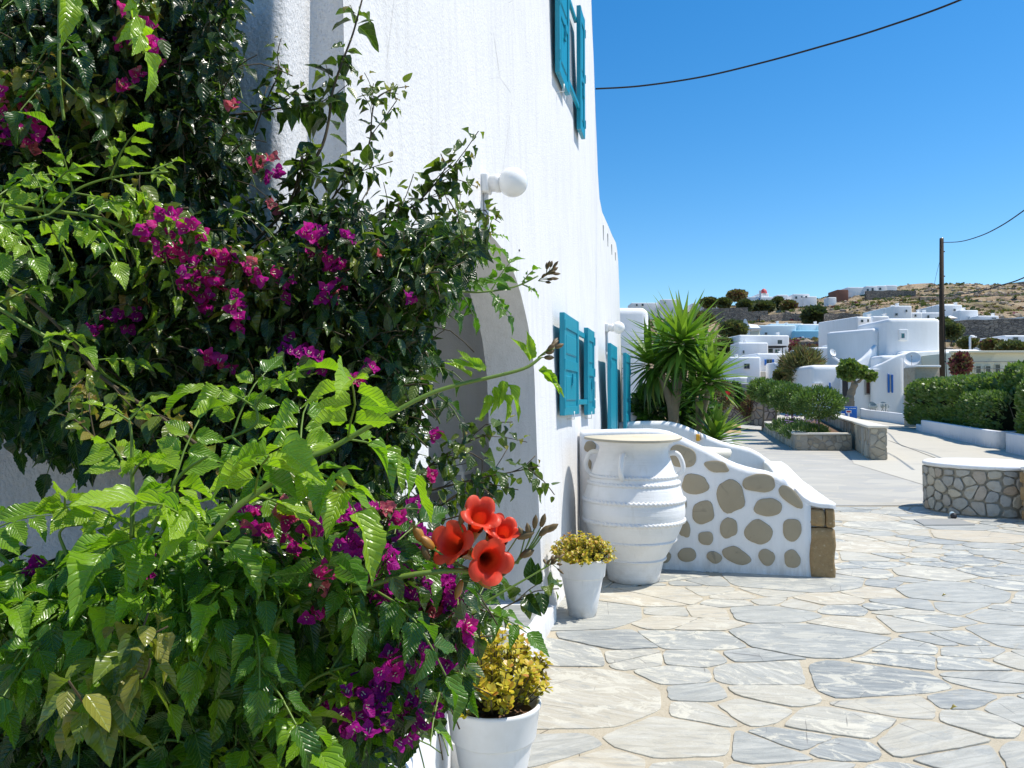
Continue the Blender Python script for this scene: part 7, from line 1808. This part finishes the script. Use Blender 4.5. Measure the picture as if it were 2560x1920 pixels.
for nm, lab, bl, op in TOWN:
    f = bl[0]; t = bld(nm, lab, 'chapel' if 'chapel' in nm else 'house', at((f[0] + f[1]) / 2, f[3], f[4]))
    for (a, b_, c, d, Y, dp, ro, mt) in bl: block(t, a, b_, c, d, Y, dp, ro, mt, bev=.20)
    for k, (a, b_, c, d, Y, dp, ro, mt) in enumerate(bl):
        if Y < 150 and b_ - a > 28:
            x = a + (b_ - a) * (.22 if k % 2 else .74); w_ = 2.2; slab(t, x, x + w_ * 1.4, c - 5.5, c + 1, Y + 2.5, 'far_white', .8, 0, 'chimney'); slab(t, x - .6, x + w_ * 1.4 + .6, c - 6.4, c - 5.2, Y + 2.4, 'far_white', 1.0, 0, 'chimney_cap')
    for (a, b_, c, d, Y, mu, gl) in op: opening(t, a, b_, c, d, Y, gl, 'sign_white' if gl == 'far_teal_glass' else 'grey_frame', mull=mu)
    if nm == 'red_domed_chapel':
        c = at(1909.5, 733, 283); b = MB(); b.lathe([(1.0, 0), (1.0, .5)], c - Vector((0, 0, 1.0)), 16); b.lathe([(1.15, -.6), (1.15, .3), (1.0, .9), (.7, 1.35), (.35, 1.6), (.001, 1.7)], c, 18); b.build('dome', M['red_dome'], t)
        slab(t, 1899, 1903, 726, 745, 279.6, 'far_white', .8, .0, 'bell_gable'); slab(t, 1906, 1914, 733, 737, 281.5, 'cream', 2, .5, 'drum')
    if nm == 'stone_chapel':
        a = at(1858, 822, 125); c = at(1903, 822, 125); b = MB(); b.prism([(0, 0), (c.x - a.x, 0), (c.x - a.x, 6.2), (0, 6.2)], 0, .25, M=Matrix.Translation(Vector((a.x, 124.8, a.z - .1)))); b.build('roof_edge', M['far_white'], t)
        g = [at(1857, 822, 124.9), at(1878, 822, 124.9), at(1872, 812, 124.9), at(1865, 797, 124.9), at(1862, 797, 124.9), at(1859, 812, 124.9)]; b = MB(); b.add([tuple(q) for q in g] + [(q.x, q.y + .5, q.z) for q in g], [(0, 1, 2, 3, 4, 5)[::-1], (6, 7, 8, 9, 10, 11)] + [(i, (i + 1) % 6, 6 + (i + 1) % 6, 6 + i) for i in range(6)]); b.build('bell_gable', M['far_white'], t)
        g = [at(1872, 810, 126), at(1893, 812, 126), at(1902, 820, 125), at(1878, 822, 125)]; b = MB(); b.add([tuple(q) for q in g] + [(q.x, q.y, q.z - .4) for q in g], [(3, 2, 1, 0), (4, 5, 6, 7)] + [(i, (i + 1) % 4, 4 + (i + 1) % 4, 4 + i) for i in range(4)]); b.build('roof', M['far_white'], t)
    if nm == 'blue_shuttered_house':
        for x in (1910.5, 1930): slab(t, x, x + 5, 898, 914, 91.8, 'far_blue', .08, .08, 'shutter')
        slab(t, 1898, 1934, 929, 962, 91.9, 'cream', .1, .02, 'garage_recess')
    if nm == 'terraced_house':
        slab(t, 1918, 1967, 864, 868, 102, 'dark_frame', 2.6, .0, 'pergola_roof'); slab(t, 1956, 1957.5, 868, 884, 102, 'dark_frame', .15, .0, 'pergola_post')
    if nm == 'white_garage':
        slab(t, 1853, 1871, 959, 998, 61.9, 'grey_frame', .1, .02, 'garage_door'); g = [at(1870, 942, 62), at(1876, 942, 62), at(1892, 990, 62), at(1886, 1000, 62), at(1870, 1000, 62)]; b = MB(); b.add([tuple(q) for q in g] + [(q.x, q.y + 4, q.z) for q in g], [(4, 3, 2, 1, 0), (5, 6, 7, 8, 9)] + [(i, (i + 1) % 5, 5 + (i + 1) % 5, 5 + i) for i in range(5)]); b.build('slanted_wall', M['far_white'], t)
    if nm == 'aqua_house':
        for x in (2004, 2044): slab(t, x, x + 5, 842, 857, 132.7, 'sign_white', .2, .05, 'door_pier')
# sunshades
for px, py, Y, lab in ((2095, 818, 130, 'white parasol on the roof terrace of the pale blue house'), (2138, 835, 118, 'white parasol right of the pale blue house'), (2375, 790, 138, 'white parasol before the stepped white villa')):
    c = at(px, py, Y); t = thing('parasol', lab, 'parasol', (c.x, c.y, c.z - 2.2)); b = MB(); b.lathe([(1.25, -.45), (.6, -.15), (.001, .1)], c, 8, smooth=False); b.build('canopy', M['far_white'], t); b = MB(); b.tube([c - Vector((0, 0, 2.4)), c], .04, 5); b.build('parasol_pole', M['steel'], t)
# masonry lines on the hill
def hillwall(pts, h, label, name='hillside_wall', mat='dry_stone', th=.8, up=0.0):
    P = []
    for (x0, y0, Y0), (x1, y1, Y1) in zip(pts, pts[1:]):
        for k in range(8):
            f = k / 8; P.append(at(x0 + (x1 - x0) * f, y0 + (y1 - y0) * f, Y0 + (Y1 - Y0) * f))
    P.append(at(*pts[-1])); t = thing(name, label, 'wall', tuple(P[0])); vs = []; fs = []
    for p in P: j = noise.noise(Vector((p.x * .3, 0, 0))) * .25; vs += [(p.x, p.y, p.z - 5), (p.x, p.y, p.z + h + j), (p.x, p.y + th, p.z + h + j), (p.x, p.y + th, p.z - 5)]
    for i in range(len(P) - 1):
        for j in range(3): fs.append((i * 4 + j, (i + 1) * 4 + j, (i + 1) * 4 + j + 1, i * 4 + j + 1))
    b = MB(); b.add(vs, fs); b.build('wall_body', M[mat], t)
hillwall([(1990, 872, 120), (2090, 868, 120), (2182, 862, 120)], 1.0, 'brown stone retaining wall below the pale blue house')
hillwall([(2345, 822, 122), (2450, 820, 120), (2580, 812, 118)], 1.2, 'long brown retaining wall below the villas on the right')
hillwall([(2380, 806, 136), (2470, 805, 134), (2580, 798, 130)], .5, 'white balustrade wall along the terrace on the right slope', mat='far_white')
hillwall([(2300, 764, 236), (2380, 762, 240), (2480, 757, 245), (2600, 748, 250)], 2.6, 'long dark terrace wall on the upper right hillside')
hillwall([(2165, 738, 296), (2230, 736, 296), (2290, 738, 292)], 1.6, 'dark stone wall just below the hilltop complex')
hillwall([(2290, 724, 318), (2400, 722, 322), (2500, 716, 325), (2600, 704, 325)], .8, 'thin stone wall along the skyline on the right')
hillwall([(1760, 779, 250), (1830, 778, 250), (1870, 776, 250)], 1.0, 'stone terrace wall below the ridge on the left')
hillwall([(1770, 795, 215), (1830, 797, 212), (1880, 795, 212), (1920, 793, 212)], 1.8, 'dark purplish terrace wall above the stone chapel')
hillwall([(1900, 802, 200), (1960, 796, 202), (2010, 797, 200)], 1.3, 'broken terrace wall left of the dark hillside tree')
hillwall([(1750, 786, 232), (1800, 785, 232), (1860, 788, 232)], .9, 'narrow middle terrace wall on the left slope')
hillwall([(2060, 800, 175), (2100, 797, 176), (2150, 799, 172)], 1.3, 'short dark terrace wall above the plain white house')
# trees and shrubs of the hillside
TR = [(2036, 791, 178, 28, 22, .12, 'dark evergreen tree on the slope above the pale blue house'), (1905, 765, 268, 40, 12, .35, 'dense hedge of trees below the red domed chapel'), (1862, 762, 262, 16, 14, .3, 'dark tree left of the red domed chapel'), (1945, 756, 275, 10, 13, .25, 'small dark tree right of the red domed chapel'), (1972, 764, 262, 18, 12, .62, 'light green tree right of the red domed chapel'),
      (1833, 826, 121, 32, 20, .42, 'broad green tree left of the stone chapel'), (2378, 828, 100, 24, 16, .30, 'dark green trees right of the pole below the villas'), (2356, 812, 108, 18, 10, .35, 'small green tree beside the pole'), (1773, 756, 280, 20, 6, .5, 'green trees on the ridge above the yucca'), (1810, 757, 270, 15, 7, .4, 'low dark tree on the ridge left of the chapel'), (1842, 738, 295, 26, 9, .8, 'brown rocky thicket on the ridge left of the chapel'),
      (2530, 870, 80, 34, 10, .45, 'green bushes at the right edge above the cream building'), (2480, 864, 84, 24, 10, .62, 'yellowish bushes right of the street lamp'), (2420, 858, 88, 16, 8, .45, 'dark green bushes behind the street lamp'), (2128, 835, 122, 9, 10, .4, 'small tree between the pale blue house and the plain house'), (2178, 862, 84, 12, 18, .5, 'small dark tree against the side of the tower house'), (1745, 800, 150, 40, 14, .55, 'scrubby trees behind the yucca'),
      (1812, 870, 108, 22, 22, .45, 'green tree left of the long flat roofed house'), (1960, 942, 60, 22, 16, .5, 'dark green bush behind the round clipped trees')]
for i, (px, py, Y, rx, ry, tn, lab) in enumerate(TR): blob_tree(lab, px, py + (ry * .25 if Y > 200 else 0), Y, rx * (.65 if Y > 200 else .85), ry * (.55 if Y > 200 else .85), n=2200, leaf=.0055 * Y, tone=min(tn + .14, .80), seed=80 + i, name='hillside_tree', mat='leaf_far', trunk=.12, bz=at(px, py + ry, Y).z - 1.0, aspect=.4)
WT = blob_tree('wispy yellow green tamarisk tree with feathery branches behind the round trees', 2010, 920, 57, 42, 44, n=5200, leaf=.55, tone=.70, seed=120, name='tamarisk_tree', mat='leaf_far', trunk=.12, aspect=.05, shell=.2)
blob_tree('feathery olive toned bush left of the tamarisk tree', 1968, 925, 62, 18, 34, n=1800, leaf=.5, tone=.72, seed=121, name='tamarisk_bush', mat='leaf_far', trunk=.08, aspect=.05, shell=.2)
blob_tree('small magenta bougainvillea bush by the long white wing', 2402, 912, 46, 22, 28, n=1500, leaf=.22, tone=.95, seed=122, name='magenta_bush', mat='leaf_far', trunk=.05, aspect=.35, shell=.3, cat='shrub')
blob_tree('red flowering shrub beside the long flat roofed house', 1985, 872, 96, 7, 9, n=300, leaf=.5, tone=1.0, seed=123, name='red_shrub', mat='leaf_far', trunk=.05, cat='shrub', bz=4)
# scrub and boulders over the hillside
def scrub(n, name, mat, sz, tone, seed, yr=(100, 330), xr=(.16, .8)):
    r_ = np.random.default_rng(seed); V0, F0, U0 = PR['tiny'][0]; VV = []; FF = []; TT = []; b = 0
    for _ in range(n):
        y = r_.uniform(*yr); x = y * r_.uniform(*xr); 
        if noise.noise(Vector((x * .03, y * .05, seed))) < -.05: continue
        z = hz(x, y); s = sz * r_.uniform(.5, 1.6); tt = min(max(tone + r_.normal() * .15, 0), 1)
        for k in range(9):
            d = Vector((r_.normal(), r_.normal(), abs(r_.normal()) * .7 + .2)).normalized(); xx = d.cross(Vector(tuple(r_.normal(size=3)))).normalized()
            o = Vector((x + r_.normal() * s * .5, y + r_.normal() * s * .5, z - .1))
            for v in V0: VV.append(o + xx * (v[0] * s * .5) + d * (v[1] * s))
            FF += [tuple(i + b for i in f) for f in F0]; TT += [tt] * len(V0); b += len(V0)
    me = np_mesh(name, np.array([tuple(v) for v in VV]), np.array(FF), mat, False, np.array(TT), np.zeros((len(VV), 2))); tag(link(name, me), kind='stuff')
scrub(7000, 'hillside_scrub', M['leaf_far'], .50, .78, 7); scrub(1500, 'green_scrub', M['leaf_far'], .75, .5, 9)
def boulders(n, seed):
    r_ = np.random.default_rng(seed); b = MB(); T_ = []
    ico = bmesh.new(); bmesh.ops.create_icosphere(ico, subdivisions=1, radius=1.0); iv = [v.co.copy() for v in ico.verts]; fi = [[v.index for v in f.verts] for f in ico.faces]; ico.free()
    for _ in range(n):
        y = r_.uniform(110, 320); x = y * r_.uniform(.16, .8)
        if noise.noise(Vector((x * .04, y * .04, seed))) < .05: continue
        s = r_.uniform(.25, 1.0); c = Vector((x, y, hz(x, y))); b.add([c + Vector((v.x * s * r_.uniform(.8, 1.3), v.y * s, v.z * s * .6)) + Vector(tuple(r_.normal(size=3))) * s * .1 for v in iv], fi); T_ += [r_.random()] * len(iv)
    me = b.mesh('hillside_boulders', M['boulder']); a = me.attributes.new('tone', 'FLOAT', 'POINT'); a.data.foreach_set('value', np.array(T_, np.float32)); tag(link('hillside_boulders', me), kind='stuff')
M['boulder'] = mat_rubble('boulder', [(0, (.30, .24, .18)), (.5, (.40, .33, .25)), (1, (.22, .18, .15))], .05, 2)
boulders(4200, 17)

# joints and cracks of the road, fallen bits on the paving
def joint(pts, w_=.03, name='road_joint'):
    vs = []; P = [gat(*p) for p in pts]
    for i, p in enumerate(P):
        d = (P[min(i + 1, len(P) - 1)] - P[max(i - 1, 0)]).normalized(); n_ = Vector((-d.y, d.x, 0)); ww = w_ * (.7 + .6 * rnd.random()); vs += [(p.x + n_.x * ww / 2, p.y + n_.y * ww / 2, .0105), (p.x - n_.x * ww / 2, p.y - n_.y * ww / 2, .0105)]
    b = MB(); b.add(vs, [(2 * i, 2 * i + 1, 2 * i + 3, 2 * i + 2) for i in range(len(P) - 1)]); tag(b.build(name, M['joint']), kind='structure')
M['joint'] = mat_plain('joint', (.13, .12, .10), .9, .1, var=.4, scale=5)
joint([(2219, 1101), (2250, 1112), (2290, 1127), (2339, 1146)], .035); 
for px, py, lab in ((2366, 1491, 'small dry orange leaf lying on a grey flagstone below the basin'), (2394, 1774, 'tiny dry brown leaf in a paving joint near the bottom edge')):
    g = gat(px, py); V, Fq, UV = PR['boug'][2]; me = np_mesh('fallen_leaf', V * np.array([.012, .045, .045]), Fq, M['leaf_boug'], True, np.full(len(V), .98), UV); o = link('fallen_leaf', me, None, (g.x, g.y, .014), (0, R(12), U(0, 3))); tag(o, lab, 'leaf')
rank_and_build()
